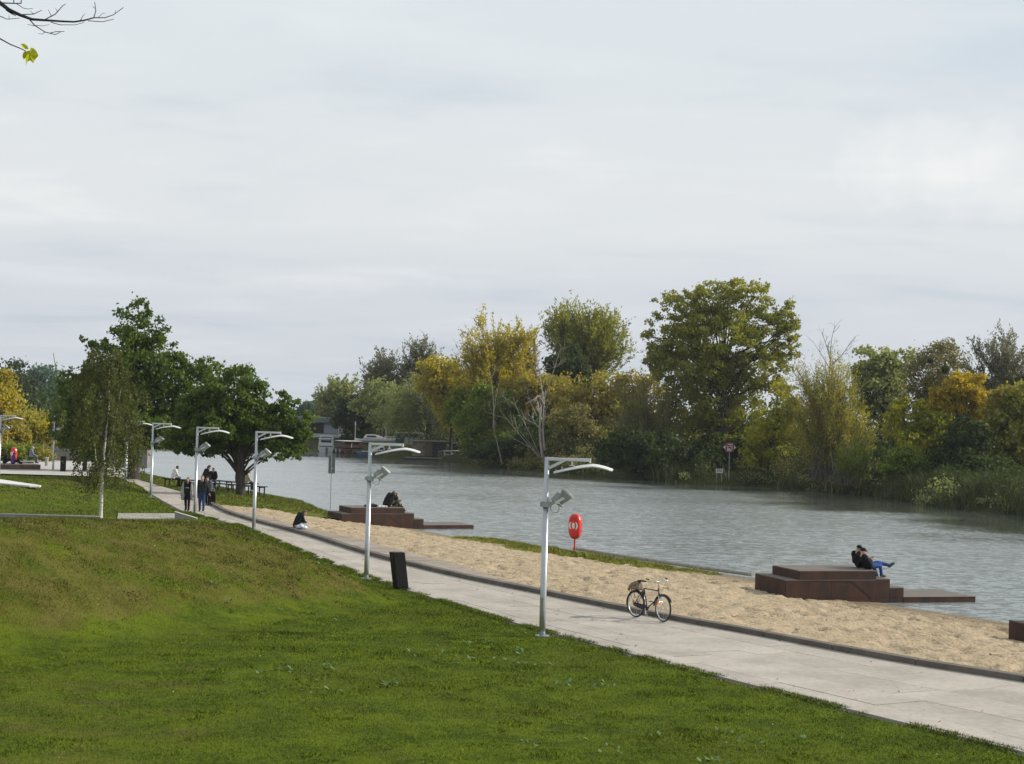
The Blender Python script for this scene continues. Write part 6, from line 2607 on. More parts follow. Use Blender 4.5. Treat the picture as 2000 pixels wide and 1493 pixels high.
# ------------------------------------------------------------------ far bank, from right to left
tree_fan('tree', 'dark thinning tree with bare twigs at the right edge of the skyline', 'tree', 1950, 930, 152, 0.6, [(1945, 720, 65, 78), (2010, 715, 70, 75), (1965, 790, 80, 60)], 'greyolive', 110, 8500, 0.36, 0.45, 0.3, trunk_h=6, twig=1.2, start=0.35)
tree_round('tree', 'brown grey leafless looking tree with dark mistletoe balls on the right', 'tree', 1840, 925, 158, 0.6, [(1835, 735, 62, 68), (1850, 690, 30, 30), (1790, 760, 40, 60)], 'brown', 130, 8000, 0.30, 0.28, bark=M_BARKG, clump=0.22, aspect=0.5)
tree_round('tree', 'green tree with lobed crown on the skyline right of the dead branches', 'tree', 1720, 925, 172, 0.6, [(1715, 705, 42, 38), (1760, 715, 32, 35), (1720, 760, 60, 60), (1690, 730, 30, 40)], 'willow', 80, 6500, 0.45, 0.3, clump=0.24)
tree_round('tree', 'bright orange yellow tree glowing in the right bank woods', 'tree', 1880, 920, 143, 0.5, [(1885, 757, 46, 30), (1850, 785, 34, 28), (1918, 812, 20, 42), (1835, 768, 18, 18), (1895, 790, 30, 30)], 'orange', 75, 5200, 0.34, 0.16, clump=0.24)
tree_round('tree', 'yellow green maple with pointed tops left of the orange tree', 'tree', 1785, 925, 142, 0.5, [(1760, 812, 24, 38), (1797, 812, 24, 42), (1835, 845, 40, 40), (1790, 860, 60, 40), (1745, 830, 20, 40)], 'limeyellow', 90, 6000, 0.34, 0.16, clump=0.25)
tree_round('bush', 'dark green bush under the orange tree near the right water edge', 'bush', 1885, 930, 136, 0.4, [(1890, 868, 48, 48), (1860, 895, 45, 35)], 'dark', 60, 4600, 0.34, 0.14, clump=0.27)
tree_round('tree', 'mixed olive tree filling the right edge above the reeds', 'tree', 1985, 930, 138, 0.4, [(1975, 840, 50, 70), (2020, 820, 60, 90), (1960, 880, 45, 45)], 'poplar', 80, 6500, 0.36, 0.18, clump=0.25)
tree_round('bush', 'orange brown bush between the dark bush and the right edge', 'bush', 1945, 930, 139, 0.4, [(1948, 800, 30, 40), (1985, 780, 35, 40)], 'orangebrown', 40, 2600, 0.32, 0.12, clump=0.25)
tree_round('bush', 'fresh green shrub on the bank below the yellow green maple', 'bush', 1775, 935, 137, 0.4, [(1775, 905, 42, 32), (1740, 915, 30, 22)], 'yellowgreen', 45, 2800, 0.28, 0.08, clump=0.27)
tree_fan('willow', 'large feathery brown willow with fanned stems right of the big poplar', 'willow', 1625, 935, 148, 0.4, [(1628, 800, 82, 88), (1590, 820, 60, 90), (1665, 850, 50, 70), (1603, 738, 52, 58), (1640, 745, 40, 45), (1560, 770, 40, 60)], 'oliveyellow', 210, 20000, 0.36, 0.24, 0.14, spread=0.9, start=0.18, twig=1.6)
tree_fan('willow', 'smaller green yellow willow in front of the feathery brown one', 'willow', 1650, 940, 142, 0.2, [(1668, 900, 40, 36)], 'yellowgreen', 60, 3200, 0.30, 0.25, 0.08, spread=0.7, start=0.2, twig=0.9)
tree_round('poplar_tree', 'biggest tree on the far bank with broad domed olive yellow crown', 'tree', 1410, 925, 168, 0.5,
           [(1330, 600, 62, 42), (1400, 588, 60, 42), (1465, 580, 60, 38), (1520, 620, 45, 48), (1300, 655, 45, 50), (1535, 670, 33, 45), (1410, 660, 110, 65), (1350, 720, 90, 50), (1480, 720, 70, 45), (1295, 700, 38, 40), (1445, 560, 22, 20)],
           'poplar', nclump=360, nleaf=30000, leaf=0.32, r0=0.7, clump=0.155, depth=0.8, fork=0.6, trunk_top=13)
tree_round('poplar_tree', 'ivy clad yellow tree filling the space below the big domed crown', 'tree', 1400, 928, 169, 0.5, [(1400, 790, 60, 75), (1455, 800, 55, 70), (1345, 800, 55, 65), (1420, 850, 80, 50)], 'poplar', 110, 9000, 0.36, 0.3, clump=0.23)
tree_round('bush', 'bright yellow green bush right of the river sign', 'bush', 1500, 930, 158, 0.4, [(1500, 845, 42, 62), (1475, 880, 35, 40), (1535, 790, 36, 52), (1552, 830, 34, 55)], 'limeyellow', 70, 5200, 0.34, 0.14, clump=0.24)
tree_round('bush', 'dark bush standing behind the river sign in the deep shade', 'bush', 1400, 930, 166, 0.4, [(1395, 885, 60, 40), (1445, 890, 45, 35)], 'dark', 60, 4600, 0.40, 0.14, clump=0.28)
tree_fan('willow', 'brownish olive willow shrub left of the big domed tree', 'willow', 1260, 930, 168, 0.4, [(1270, 790, 75, 72), (1215, 815, 50, 70), (1310, 840, 45, 60)], 'brown', 130, 10000, 0.38, 0.30, 0.16, spread=1.0, start=0.2, twig=1.3)
tree_round('bush', 'dark overhanging shrub at the water left of the big domed tree', 'bush', 1240, 932, 164, 0.2, [(1255, 878, 70, 48), (1200, 885, 45, 40), (1310, 890, 45, 38)], 'dark', 90, 7000, 0.36, 0.2, clump=0.26)
tree_fan('poplar_tree', 'upright feathery poplar on the skyline above the dark green dome', 'tree', 1140, 905, 222, 0.6, [(1130, 650, 72, 62), (1180, 660, 50, 55), (1095, 640, 35, 40), (1200, 690, 38, 30), (1100, 615, 25, 25)], 'poplar', 150, 13000, 0.62, 0.36, 0.5, trunk_h=9, twig=2.2, start=0.35)
tree_round('tree', 'deep green domed tree in front of the upright feathery poplar', 'tree', 1105, 905, 205, 0.6, [(1105, 718, 44, 40), (1090, 760, 35, 40), (1125, 755, 35, 40)], 'dark', 70, 5200, 0.50, 0.3, clump=0.26)
tree_round('bush', 'brown orange thicket right of the bare dead tree', 'bush', 1130, 920, 188, 0.5, [(1120, 800, 55, 60), (1170, 780, 55, 55), (1225, 770, 45, 52), (1268, 775, 40, 55)], 'orangebrown', 110, 8000, 0.42, 0.2, clump=0.24)
tree_round('bush', 'olive bush at the water just right of the dead tree trunk', 'bush', 1115, 922, 183, 0.2, [(1120, 845, 48, 58), (1095, 880, 40, 32), (1150, 870, 40, 40)], 'brown', 70, 4800, 0.38, 0.14, clump=0.26)
tree_round('tree', 'orange leaved tree behind the dead tree branches', 'tree', 1090, 910, 196, 0.5, [(1085, 765, 35, 30), (1040, 760, 40, 35)], 'orangebrown', 50, 3600, 0.42, 0.2, clump=0.26)
tree_fan('poplar_tree', 'tall golden poplar on the skyline left of the dead tree', 'tree', 962, 905, 206, 0.5, [(955, 680, 62, 72), (925, 700, 45, 60), (1000, 690, 45, 62), (960, 745, 75, 45), (1030, 680, 25, 45)], 'yellow', 140, 10500, 0.52, 0.40, 0.36, trunk_h=7, twig=1.8, start=0.35)
tree_fan('tree', 'narrow olive gold tree between the golden poplar and the feathery poplar', 'tree', 1035, 905, 214, 0.5, [(1032, 700, 24, 62), (1020, 760, 35, 45)], 'orangebrown', 50, 4200, 0.5, 0.4, 0.24, trunk_h=5, twig=1.4, start=0.3)
tree_round('tree', 'green drooping tree hanging over the water left of the dead tree', 'tree', 950, 908, 196, 0.4, [(945, 800, 40, 50), (975, 845, 40, 55), (925, 840, 38, 50), (990, 800, 28, 40)], 'yellowgreen', 110, 7800, 0.42, 0.24, clump=0.24)
tree_round('bush', 'dark waterside bush at the left of the leaning dead branches', 'bush', 975, 912, 190, 0.1, [(960, 885, 48, 26), (1010, 880, 40, 30)], 'dark', 60, 4200, 0.36, 0.14, clump=0.28)
tree_round('tree', 'yellow green tree bulging over the moored boats', 'tree', 880, 895, 214, 0.5, [(865, 745, 40, 48), (885, 788, 35, 48), (840, 740, 32, 40), (905, 770, 30, 50)], 'yellow', 90, 6500, 0.48, 0.24, clump=0.25)
tree_round('tree', 'bright green yellow tree between moored huts and the golden poplar', 'tree', 905, 897, 208, 0.4, [(908, 798, 34, 42), (890, 800, 28, 36)], 'yellowgreen', 60, 4200, 0.44, 0.18, clump=0.26)
tree_fan('willow', 'big grey green weeping willow above the boats', 'willow', 830, 890, 226, 0.5, [(820, 782, 62, 56), (780, 793, 48, 48), (862, 792, 38, 50)], 'willow', 130, 10500, 0.55, 0.26, 0.3, trunk_h=6, twig=2.4, start=0.3, droop=0.45)
tree_fan('tree', 'tall thin grey brown tree behind the weeping willow', 'tree', 815, 890, 250, 0.5, [(812, 710, 36, 46), (845, 725, 26, 40), (800, 760, 45, 50)], 'greyolive', 80, 5200, 0.6, 0.42, 0.3, trunk_h=8, twig=2.0, start=0.3)
tree_fan('tree', 'wide grey brown tree left of the tall thin one on the skyline', 'tree', 750, 885, 252, 0.5, [(742, 735, 40, 45), (775, 740, 35, 45), (735, 775, 45, 48)], 'greyolive', 90, 6000, 0.6, 0.42, 0.3, trunk_h=7, twig=2.0, start=0.3)
tree_round('tree', 'olive brown tree above the white pavilion roof', 'tree', 745, 880, 240, 0.5, [(745, 785, 40, 42), (722, 795, 33, 34)], 'willow', 60, 4200, 0.55, 0.24, clump=0.27)
tree_round('tree', 'dark green tree right of the modern houseboat', 'tree', 690, 878, 250, 0.5, [(690, 805, 32, 35), (675, 815, 28, 24), (712, 808, 22, 26)], 'dark', 50, 3600, 0.55, 0.24, clump=0.27)
tree_fan('tree', 'olive and brown tree on the skyline above the houseboat', 'tree', 655, 872, 285, 0.5, [(652, 775, 32, 40), (635, 800, 25, 35), (680, 780, 26, 40)], 'willow', 70, 4600, 0.7, 0.45, 0.3, trunk_h=6, twig=2.0, start=0.3)
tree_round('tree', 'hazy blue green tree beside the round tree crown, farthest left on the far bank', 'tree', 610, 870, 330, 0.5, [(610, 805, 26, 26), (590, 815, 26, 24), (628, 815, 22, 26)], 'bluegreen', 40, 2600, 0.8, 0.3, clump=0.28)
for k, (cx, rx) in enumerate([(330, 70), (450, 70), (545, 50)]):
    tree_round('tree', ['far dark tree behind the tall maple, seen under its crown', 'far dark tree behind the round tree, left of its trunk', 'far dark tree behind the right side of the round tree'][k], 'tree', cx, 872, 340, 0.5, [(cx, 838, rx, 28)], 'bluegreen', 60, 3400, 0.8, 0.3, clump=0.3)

# mistletoe in the brown grey tree
for k, (x, y, r) in enumerate([(1846, 722, 8), (1817, 705, 5)]):
    c = AY(x, y, 155.5)
    s = 155 / FPX
    t = thing('mistletoe', ['larger dark mistletoe ball in the brown grey tree', 'smaller dark mistletoe ball high in the brown grey tree'][k], 'mistletoe', c)
    n = 700
    d = unit(rng.normal(size=(n, 3)))
    V, F = leaf_quads(d * (r * s * rng.random(n) ** 0.4)[:, None], d + rng.normal(size=(n, 3)) * 0.4, 0.14, 0.06)
    np_mesh('leaves', V, F, LM['dark'], t)

# bare trees
def bare(label, bx, by, D, z0, stems, m=M_DEADW, name='dead_tree'):
    p = AY(bx, by, D)
    base = np.array([p[0], p[1], z0])
    t = thing(name, label, 'tree', base)
    T = Tubes()
    for (px0, py0, px1, py1, r, dep) in stems:
        a0 = AY(px0, py0, D + rng.uniform(-0.5, 0.5)) - base
        b0 = AY(px1, py1, D + rng.uniform(-2, 2)) - base
        ln = np.linalg.norm(b0 - a0)
        mid = (a0 + b0) / 2 + rng.normal(size=3) * ln * 0.05
        q = bez(a0, mid, b0, 7)
        T.add(q, r * 0.62, r * 0.2, 6)
        for k in range(dep):
            i = rng.integers(2, 7)
            dv = unit(((b0 - a0) / ln + rng.normal(size=3) * 0.55 + np.array([0, 0, 0.1]))[None])[0]
            branchy(T, q[i], dv, ln * rng.uniform(0.18, 0.34), r * 0.32, 2, 0.5, 0.12, (1, 3))
    T.build('trunk', m, t)
    return t


bare('bare pale dead tree with forked top leaning over the water at the bank', 1063, 905, 183, -0.2,
     [(1063, 905, 1062, 765, 0.34, 3), (1064, 880, 1066, 760, 0.22, 2), (1062, 790, 1045, 690, 0.14, 4), (1066, 770, 1092, 690, 0.13, 4), (1058, 900, 1005, 790, 0.08, 3), (1052, 893, 975, 800, 0.09, 3), (1056, 897, 1012, 840, 0.06, 2), (1045, 880, 990, 848, 0.06, 2), (1048, 812, 1030, 770, 0.06, 2), (1066, 800, 1086, 765, 0.06, 2), (1064, 830, 1045, 782, 0.05, 1)])
bare('slim pale leaning trunk in front of the green drooping tree', 980, 908, 188, 0.0, [(980, 905, 962, 830, 0.16, 1), (963, 835, 955, 720, 0.11, 3)])
bare('bare dark dead branches sticking above the feathery willow', 1625, 930, 160, 0.5, [(1625, 900, 1622, 700, 0.22, 1), (1622, 705, 1605, 650, 0.08, 4), (1623, 700, 1630, 640, 0.08, 4), (1622, 715, 1660, 670, 0.08, 4), (1620, 720, 1588, 668, 0.06, 3)], M_BARKG)
bare('pale bare trunk standing in the right bank woods', 1905, 925, 150, 0.5, [(1905, 900, 1902, 720, 0.14, 1), (1902, 740, 1880, 690, 0.07, 4), (1903, 735, 1920, 680, 0.07, 4), (1900, 760, 1870, 735, 0.05, 3)], M_BARKG)
bare('fallen bleached branches lying in the water beside the moored boats', 930, 905, 203, -0.6, [(945, 905, 900, 862, 0.10, 4), (940, 903, 912, 850, 0.08, 4), (935, 906, 915, 885, 0.07, 3)])
bare('bare twiggy tree between the willow and the yellow tree over the boats', 845, 885, 222, 0.5, [(850, 880, 838, 720, 0.20, 5), (845, 800, 868, 735, 0.10, 4), (848, 830, 800, 760, 0.12, 4)], M_BARKG)

# ------------------------------------------------------------------ growth nobody could count: bank undergrowth, reeds, wood behind
def bank_pts(n, o0, o1, x0, x1, power=1.0):
    """random places on the far bank, inland offset between o0 and o1, between photograph columns x0..x1"""
    pr = ray(x0, 800)
    u = 1000 + FPX * (BKD[:, 0] * _R[0]) / BKD[:, 1]
    sel = np.nonzero((u > x0) & (u < x1))[0]
    i = rng.choice(sel, n)
    o_ = o0 + (o1 - o0) * rng.random(n) ** power
    q = BKD[i] + rad[i] * o_[:, None] + rng.normal(size=(n, 2)) * 0.8
    z = np.interp(o_, [a[0] for a in offs], [a[1] for a in offs])
    # the spot round the river sign is kept low
    uq = 1000 + FPX * q[:, 0] / q[:, 1]
    clr = (np.abs(uq - 1418) < 34) & (o_ < 14)
    q = np.where(clr[:, None], q + np.array([0.0, 0.0]), q)
    ok_ = ~clr | (rng.random(n) < 0.04)
    sub_ = np.nonzero(ok_)[0]
    pick = np.where(ok_, np.arange(n), rng.choice(sub_, n))
    q, z, o_ = q[pick], z[pick], o_[pick]
    return np.concatenate([q, z[:, None]], 1), o_


def mass(name, n_cl, per, o0, o1, x0, x1, h0, h1, r, leaf, pal):
    P, o_ = bank_pts(n_cl, o0, o1, x0, x1)
    hh = h0 + (h1 - h0) * rng.random(n_cl)
    C = P + np.stack([np.zeros(n_cl), np.zeros(n_cl), hh * rng.random(n_cl)], -1)
    rr_ = r * (0.6 + 0.8 * rng.random(n_cl))
    idx = np.repeat(np.arange(n_cl), per)
    n = len(idx)
    d = unit(rng.normal(size=(n, 3)))
    Q = C[idx] + d * (rr_[idx] * rng.random(n) ** 0.42)[:, None] * np.array([1.2, 1.2, 0.8])
    Q[:, 2] = np.maximum(Q[:, 2], WATER_Z + 0.05)
    V, F = leaf_quads(Q, rng.normal(size=(n, 3)), leaf, leaf * 0.7)
    tag(np_mesh(name, V, F, LM[pal], None), kind='stuff')


mass('bank_undergrowth', 560, 90, 1.0, 16, 945, 2350, 0.4, 3.0, 0.95, 0.25, 'dark')
mass('bank_brambles', 330, 70, 0.4, 9, 1150, 2350, 0.2, 1.2, 0.65, 0.20, 'willow')
mass('bank_brush', 260, 70, 0.6, 7, 930, 1700, 0.3, 2.0, 0.8, 0.24, 'brown')
mass('wood_edge', 130, 130, 9, 22, 1120, 1700, 1.5, 7.0, 1.5, 0.27, 'poplar')
mass('wood_behind', 560, 80, 28, 60, 680, 2400, 1.0, 7.5, 2.1, 0.75, 'dark')


def reeds():
    n = 46000
    P, o_ = bank_pts(n, -0.5, 7.0, 1290, 2350, 0.9)
    cl = fbm(P[:, 0] * 0.35, P[:, 1] * 0.35, 3, 91)
    keep = rng.random(n) < sstep(cl, 0.30, 0.62)
    P = P[keep]
    n = len(P)
    h = (0.45 + 1.1 * sstep(fbm(P[:, 0] * 0.22, P[:, 1] * 0.22, 2, 92), 0.35, 0.7)) * (0.6 + 0.7 * rng.random(n))
    a0 = rng.uniform(0, 6.28, n)
    w_ = 0.045
    lean = rng.normal(0, 0.28, (n, 2)) * h[:, None]
    P[:, 2] = np.maximum(P[:, 2], WATER_Z - 0.05)
    V = np.empty((n, 3, 3))
    V[:, 0] = P + np.stack([np.cos(a0) * w_, np.sin(a0) * w_, np.zeros(n)], -1)
    V[:, 1] = P - np.stack([np.cos(a0) * w_, np.sin(a0) * w_, np.zeros(n)], -1)
    V[:, 2] = P + np.concatenate([lean, h[:, None]], 1)
    tag(np_mesh('reeds', V.reshape(-1, 3), np.arange(3 * n).reshape(-1, 3), leafmat('reed_blade', [(.030, .045, .014), (.070, .085, .026), (.14, .13, .055)], 0.25, 0.5)), kind='stuff')


reeds()


# left shore brush hiding the land behind the plaza
def left_mass(name, n_cl, per, box, h0, h1, r, leaf, pal):
    C = np.stack([rng.uniform(box[0], box[1], n_cl), rng.uniform(box[2], box[3], n_cl), rng.uniform(h0, h1, n_cl)], -1)
    idx = np.repeat(np.arange(n_cl), per)
    n = len(idx)
    Q = C[idx] + unit(rng.normal(size=(n, 3))) * (r * rng.random(n) ** 0.42)[:, None]
    Q[:, 2] = np.maximum(Q[:, 2], 0.05)
    V, F = leaf_quads(Q, rng.normal(size=(n, 3)), leaf, leaf * 0.7)
    tag(np_mesh(name, V, F, LM[pal], None), kind='stuff')


left_mass('plaza_brush', 90, 60, (-58, -42.5, 148, 160), 0.1, 1.3, 0.8, 0.30, 'brown')
left_mass('shore_wood', 150, 70, (-105, -62, 185, 260), 0.5, 6.5, 2.0, 0.7, 'dark')

# ------------------------------------------------------------------ overhanging twigs at the upper left, near the viewer
def overhang():
    D0 = 6.2
    base = np.array([-4.6, 7.0, 3.45])
    t = thing('linden_tree', 'bare twigs with a few yellow leaves hanging into the upper left corner', 'tree', base)
    T = Tubes()
    T.add(np.array([[0, 0, -0.4], [0.03, 0, 1.5], [0.0, 0, 3.5], [-0.1, 0, 6.5]]), 0.16, 0.06, 10)
    B = lambda x, y, dd=0.0: AY(x, y, D0 + dd) - base
    px = 1.0 * D0 / FPX
    T.add(bez(np.array([0, 0, 2.6]), np.array([1.2, -0.5, 4.1]), B(-40, -20), 10), 0.030, 5.5 * px, 7)
    m_ = [(-40, -20), (0, 6), (18, 20), (40, 30), (62, 38), (90, 40), (120, 42), (145, 43), (165, 40), (183, 35)]
    rr_ = [5.5, 4.6, 4.2, 3.4, 2.8, 2.3, 2.0, 1.8, 1.6, 1.2]
    for i in range(len(m_) - 1):
        T.add(np.array([B(*m_[i]), B(*m_[i + 1])]), rr_[i] * px, rr_[i + 1] * px, 6)
    def tw(pts, r, r2=None, dd=0.0):
        T.add(np.array([B(x, y, dd * k / max(1, len(pts) - 1)) for k, (x, y) in enumerate(pts)]), r * px, (r2 or r * 0.5) * px, 5)
    tw([(183, 35), (205, 35), (222, 29), (241, 15)], 1.2, 0.7, 0.1)
    tw([(183, 35), (187, 22), (185, 4)], 1.1, 0.7)
    tw([(186, 17), (181, 13)], 0.7)
    tw([(192, 34), (200, 27), (207, 26)], 0.6)
    tw([(224, 28), (226, 20)], 0.7)
    tw([(172, 41), (200, 43), (222, 38)], 0.9, 0.6, -0.1)
    tw([(85, 40), (108, 28), (122, 12), (128, 8)], 1.3, 0.7, 0.1)
    tw([(101, 33), (94, 19)], 0.8)
    tw([(113, 24), (108, 16)], 0.7)
    tw([(157, 40), (161, 33), (166, 27)], 0.8)
    tw([(40, 29), (65, 28), (78, 22), (82, 20)], 1.2, 0.6, 0.1)
    tw([(66, 28), (58, 21)], 0.7)
    tw([(58, 39), (68, 50), (88, 63), (108, 68), (118, 63)], 1.3, 0.6, -0.1)
    tw([(98, 65), (110, 62), (126, 62)], 0.9, 0.6)
    tw([(70, 51), (53, 48)], 0.8)
    tw([(68, 50), (85, 51), (97, 48)], 0.7)
    tw([(87, 63), (83, 67), (74, 66)], 0.7)
    tw([(100, 44), (118, 49), (147, 49), (165, 44)], 0.9, 0.5, -0.1)
    tw([(-30, 4), (0, 6), (26, 7), (42, 7)], 1.6, 1.0)
    tw([(27, 7), (26, -12)], 1.1, 0.9)
    tw([(41, 7), (42, -12)], 1.2, 0.9)
    tw([(33, 8), (45, 16), (54, 18), (64, 17)], 0.8, 0.5)
    tw([(-30, 20), (0, 32), (14, 38), (38, 36)], 1.1, 0.6)
    tw([(18, 37), (17, 29)], 0.6)
    tw([(12, 20), (24, 28), (31, 31)], 1.4, 0.8)
    tw([(-40, 60), (0, 76), (20, 87), (40, 95), (50, 100)], 1.6, 0.9)
    T.build('trunk', mat('twig_bark', (0.035, 0.028, 0.045), rough=0.8, var=0.3, scale=30), t)
    lm = leafmat('linden_leaf', [(0.30, 0.34, 0.02), (0.42, 0.44, 0.03), (0.55, 0.50, 0.06)], 0.5, 0.15)
    for pts in ([(50, 99), (44, 103), (43, 110), (47, 117), (51, 114), (53, 106)],
                [(51, 101), (49, 112), (50, 128), (54, 121), (60, 119), (65, 124), (67, 117), (75, 109), (72, 101), (66, 95), (60, 93), (57, 98)],
                [(50, 97), (43, 92), (39, 86), (48, 86), (54, 90), (56, 96)]):
        mb = MB()
        ctr = np.mean(np.array([B(*p) for p in pts]), axis=0) + np.array([0, -0.012, 0])
        vs = [B(*p) + np.array([0, 0.006 * math.sin(i * 1.3), 0]) for i, p in enumerate(pts)]
        n = len(vs)
        mb.add([ctr] + vs, [(0, 1 + i, 1 + (i + 1) % n) for i in range(n)])
        mb.build('leaf', lm, t)


overhang()
# ================================================================== HARBOUR ON THE FAR LEFT BANK
M_HULLW = mat('hull_white', (0.46, 0.47, 0.48), rough=0.3, var=0.06)
M_HULLB = mat('hull_blue', (0.07, 0.11, 0.18), rough=0.35, var=0.15)
M_HULLR = mat('hull_maroon', (0.050, 0.015, 0.014), rough=0.5, var=0.2)
M_WINDOW = mat('dark_glass', (0.008, 0.011, 0.018), rough=0.12, var=0.1, spec=0.35)
M_FASCIA = mat('grey_fascia', (0.14, 0.16, 0.17), rough=0.6, var=0.1)
M_BROWNP = mat('brown_panel', (0.16, 0.125, 0.095), rough=0.7, var=0.2, scale=2)
M_DARKP = mat('dark_panel', (0.022, 0.021, 0.022), rough=0.7, var=0.2)
M_BRICKB = mat('brown_plinth', (0.07, 0.045, 0.038), rough=0.8, var=0.25)
M_CURT = mat('curtain', (0.27, 0.29, 0.33), rough=0.7, var=0.12, streak=(8, 8, 0.3))
M_CANVAS = mat('white_canvas', (0.55, 0.54, 0.50), rough=0.8, var=0.06)


def W_at(px, D, z=WATER_Z):
    """place on the water at photograph column px and distance D"""
    u = (px - 1000.0) / FPX
    return np.array([u * D, D, z])


def hull(t, L, Bm, H, m, nm='hull', stern=0.85):
    rings = []
    for i in range(11):
        s = i / 10
        x = -L / 2 + L * s
        hb = Bm / 2 * (stern + (1 - stern) * math.sin(math.pi * min(1, s * 1.2) / 2)) * (1 - max(0, (s - 0.45) / 0.55) ** 2.2)
        hb = max(hb, 0.02)
        zt = H * (0.85 + 0.3 * s ** 2)
        rake = 0.10 * L * max(0, s - 0.8) / 0.2
        rings.append([(x, -hb * 0.15, -0.25), (x + rake * 0.4, -hb * 0.8, 0.02), (x + rake, -hb, zt * 0.6), (x + rake, -hb, zt), (x + rake, 0, zt + 0.03), (x + rake, hb, zt), (x + rake, hb, zt * 0.6), (x + rake * 0.4, hb * 0.8, 0.02), (x, hb * 0.15, -0.25)])
    mb = MB()
    mb.loft(rings)
    return mb.build(nm, m, t)


def cabin(t, x0, x1, w, z0, z1, m, rake0=0.1, rake1=0.5, nm='cabin', win=True, roof=None):
    mb = MB()
    y = w / 2
    mb.prism([(x0, -y, z0), (x1, -y, z0), (x1 - rake1, -y, z1), (x0 + rake0, -y, z1)], (0, w, 0))
    c = mb.build(nm, m, t, bevel=0.03)
    if win:
        n = max(1, int((x1 - x0) / 0.9))
        zl, zh = z0 + (z1 - z0) * 0.42, z0 + (z1 - z0) * 0.84
        for i in range(n):
            a0 = x0 + rake0 + 0.12 + (x1 - x0 - rake0 - rake1 - 0.24) * i / n
            a1 = x0 + rake0 + 0.12 + (x1 - x0 - rake0 - rake1 - 0.24) * (i + 1) / n - 0.08
            for s in (-1, 1):
                wb_ = MB()
                wb_.box(((a0 + a1) / 2, s * (y + 0.004), (zl + zh) / 2), (a1 - a0, 0.02, zh - zl))
                wb_.build('window', M_WINDOW, c)
        wb_ = MB()
        wb_.box((x0 + 0.02 + rake0 * 0.6, 0, (zl + zh) / 2), (0.05, w * 0.7, zh - zl))
        wb_.build('window', M_WINDOW, c)
    if roof is not None:
        rb_ = MB()
        rb_.box(((x0 + x1 + rake0 - rake1) / 2, 0, z1 + 0.03), (x1 - x0 - rake0 - rake1 + 0.3, w + 0.16, 0.07))
        rb_.build('roof', roof, c, bevel=0.02)
    return c


def rail(t, x0, x1, y, z0, z1, n=5):
    mb = MB()
    mb.tube([(x0, y, z1), (x1, y, z1)], 0.022, 5)
    mb.tube([(x0, y, (z0 + z1) / 2), (x1, y, (z0 + z1) / 2)], 0.015, 5)
    for i in range(n):
        x = x0 + (x1 - x0) * i / (n - 1)
        mb.tube([(x, y, z0), (x, y, z1)], 0.018, 5)
    mb.build('rail', M_WHITE, t)


# white cruiser seen from the stern
t = thing('cabin_cruiser', 'white cabin cruiser seen from its stern beside the modern houseboat', 'boat', W_at(641, 241), R(96), 'boats moored on the far bank')
hull(t, 6.5, 2.35, 0.9, M_HULLW, stern=0.98)
cabin(t, -3.0, 1.4, 2.1, 0.9, 1.9, M_HULLW, 0.05, 0.8, roof=M_HULLW)
mb = MB()
mb.box((-3.32, -0.1, 0.35), (0.22, 0.30, 0.75))
mb.build('outboard', M_GREYP, t, bevel=0.03)
mb = MB()
for y in (-0.9, 0.9):
    mb.tube([(-1.2, y, 1.95), (-0.9, y, 2.35)], 0.03, 5)
mb.tube([(-0.9, -0.9, 2.35), (-0.9, 0.9, 2.35)], 0.03, 5)
mb.build('arch', M_WHITE, t)
rail(t, -3.1, 2.4, 1.05, 0.9, 1.35)
# maroon cabin boat
t = thing('cabin_boat', 'maroon cabin boat with white roof moored next to the white cruiser', 'boat', W_at(680, 236), R(112), 'boats moored on the far bank')
hull(t, 7.0, 2.9, 0.8, M_HULLR, stern=0.98)
cabin(t, -3.1, 1.6, 2.6, 0.8, 1.75, M_HULLR, 0.05, 0.5, roof=M_CANVAS)
mb = MB()
mb.tube([(-3.4, 0.2, 0.9), (-3.5, 0.2, 1.5)], 0.03, 5)
mb.build('flag_pole', M_WHITE, t)
mb = MB()
mb.box((-3.55, 0, 0.40), (0.25, 0.5, 0.6))
mb.build('outboard', M_DARKP, t)
mb = MB()
for s in (-1, 1):
    for x in (-2, 0, 1.8):
        mb.tube([(x, s * 1.50, 0.65), (x, s * 1.50, 0.15)], 0.10, 8)
mb.build('fender', M_HULLW, t)
# floating dock with the white yacht lying on it
t = thing('floating_dock', 'dark floating dock carrying the white sports yacht', 'dock', W_at(745, 236), R(2))
mb = MB()
mb.box((0, 1.6, 0.45), (9.5, 4.0, 1.2))
mb.build('pontoon', M_DARKP, t, bevel=0.03)
mb = MB()
for i in range(16):
    mb.box((-4.45 + 0.593 * i, 1.6, 1.085), (0.56, 4.05, 0.06))
mb.build('deck_boards', M_DARKWOOD, t)
mb = MB()
for x in (-2.6, 0, 2.4):
    mb.box((x, 1.5, 1.25), (0.3, 2.0, 0.30))
mb.build('cradle', M_GREYP, t)
t = thing('sports_yacht', 'sleek white sports yacht lying high on the dark floating dock', 'boat', W_at(738, 237.3, WATER_Z + 1.58), R(4), 'boats moored on the far bank')
hull(t, 6.2, 2.1, 0.62, M_HULLW)
mb = MB()
mb.prism([(-1.9, -0.75, 0.60), (1.6, -0.75, 0.62), (0.6, -0.65, 0.95), (-0.1, -0.6, 1.18), (-1.5, -0.6, 1.18)], (0, 1.5, 0))
c = mb.build('cabin', M_HULLW, t, bevel=0.05)
mb = MB()
mb.prism([(-1.4, -0.765, 0.80), (0.15, -0.765, 0.80), (-0.15, -0.70, 1.06), (-1.3, -0.70, 1.06)], (0, 0.02, 0))
mb.build('window', M_WINDOW, c)
rail(t, 1.2, 3.0, -0.7, 0.66, 0.95)
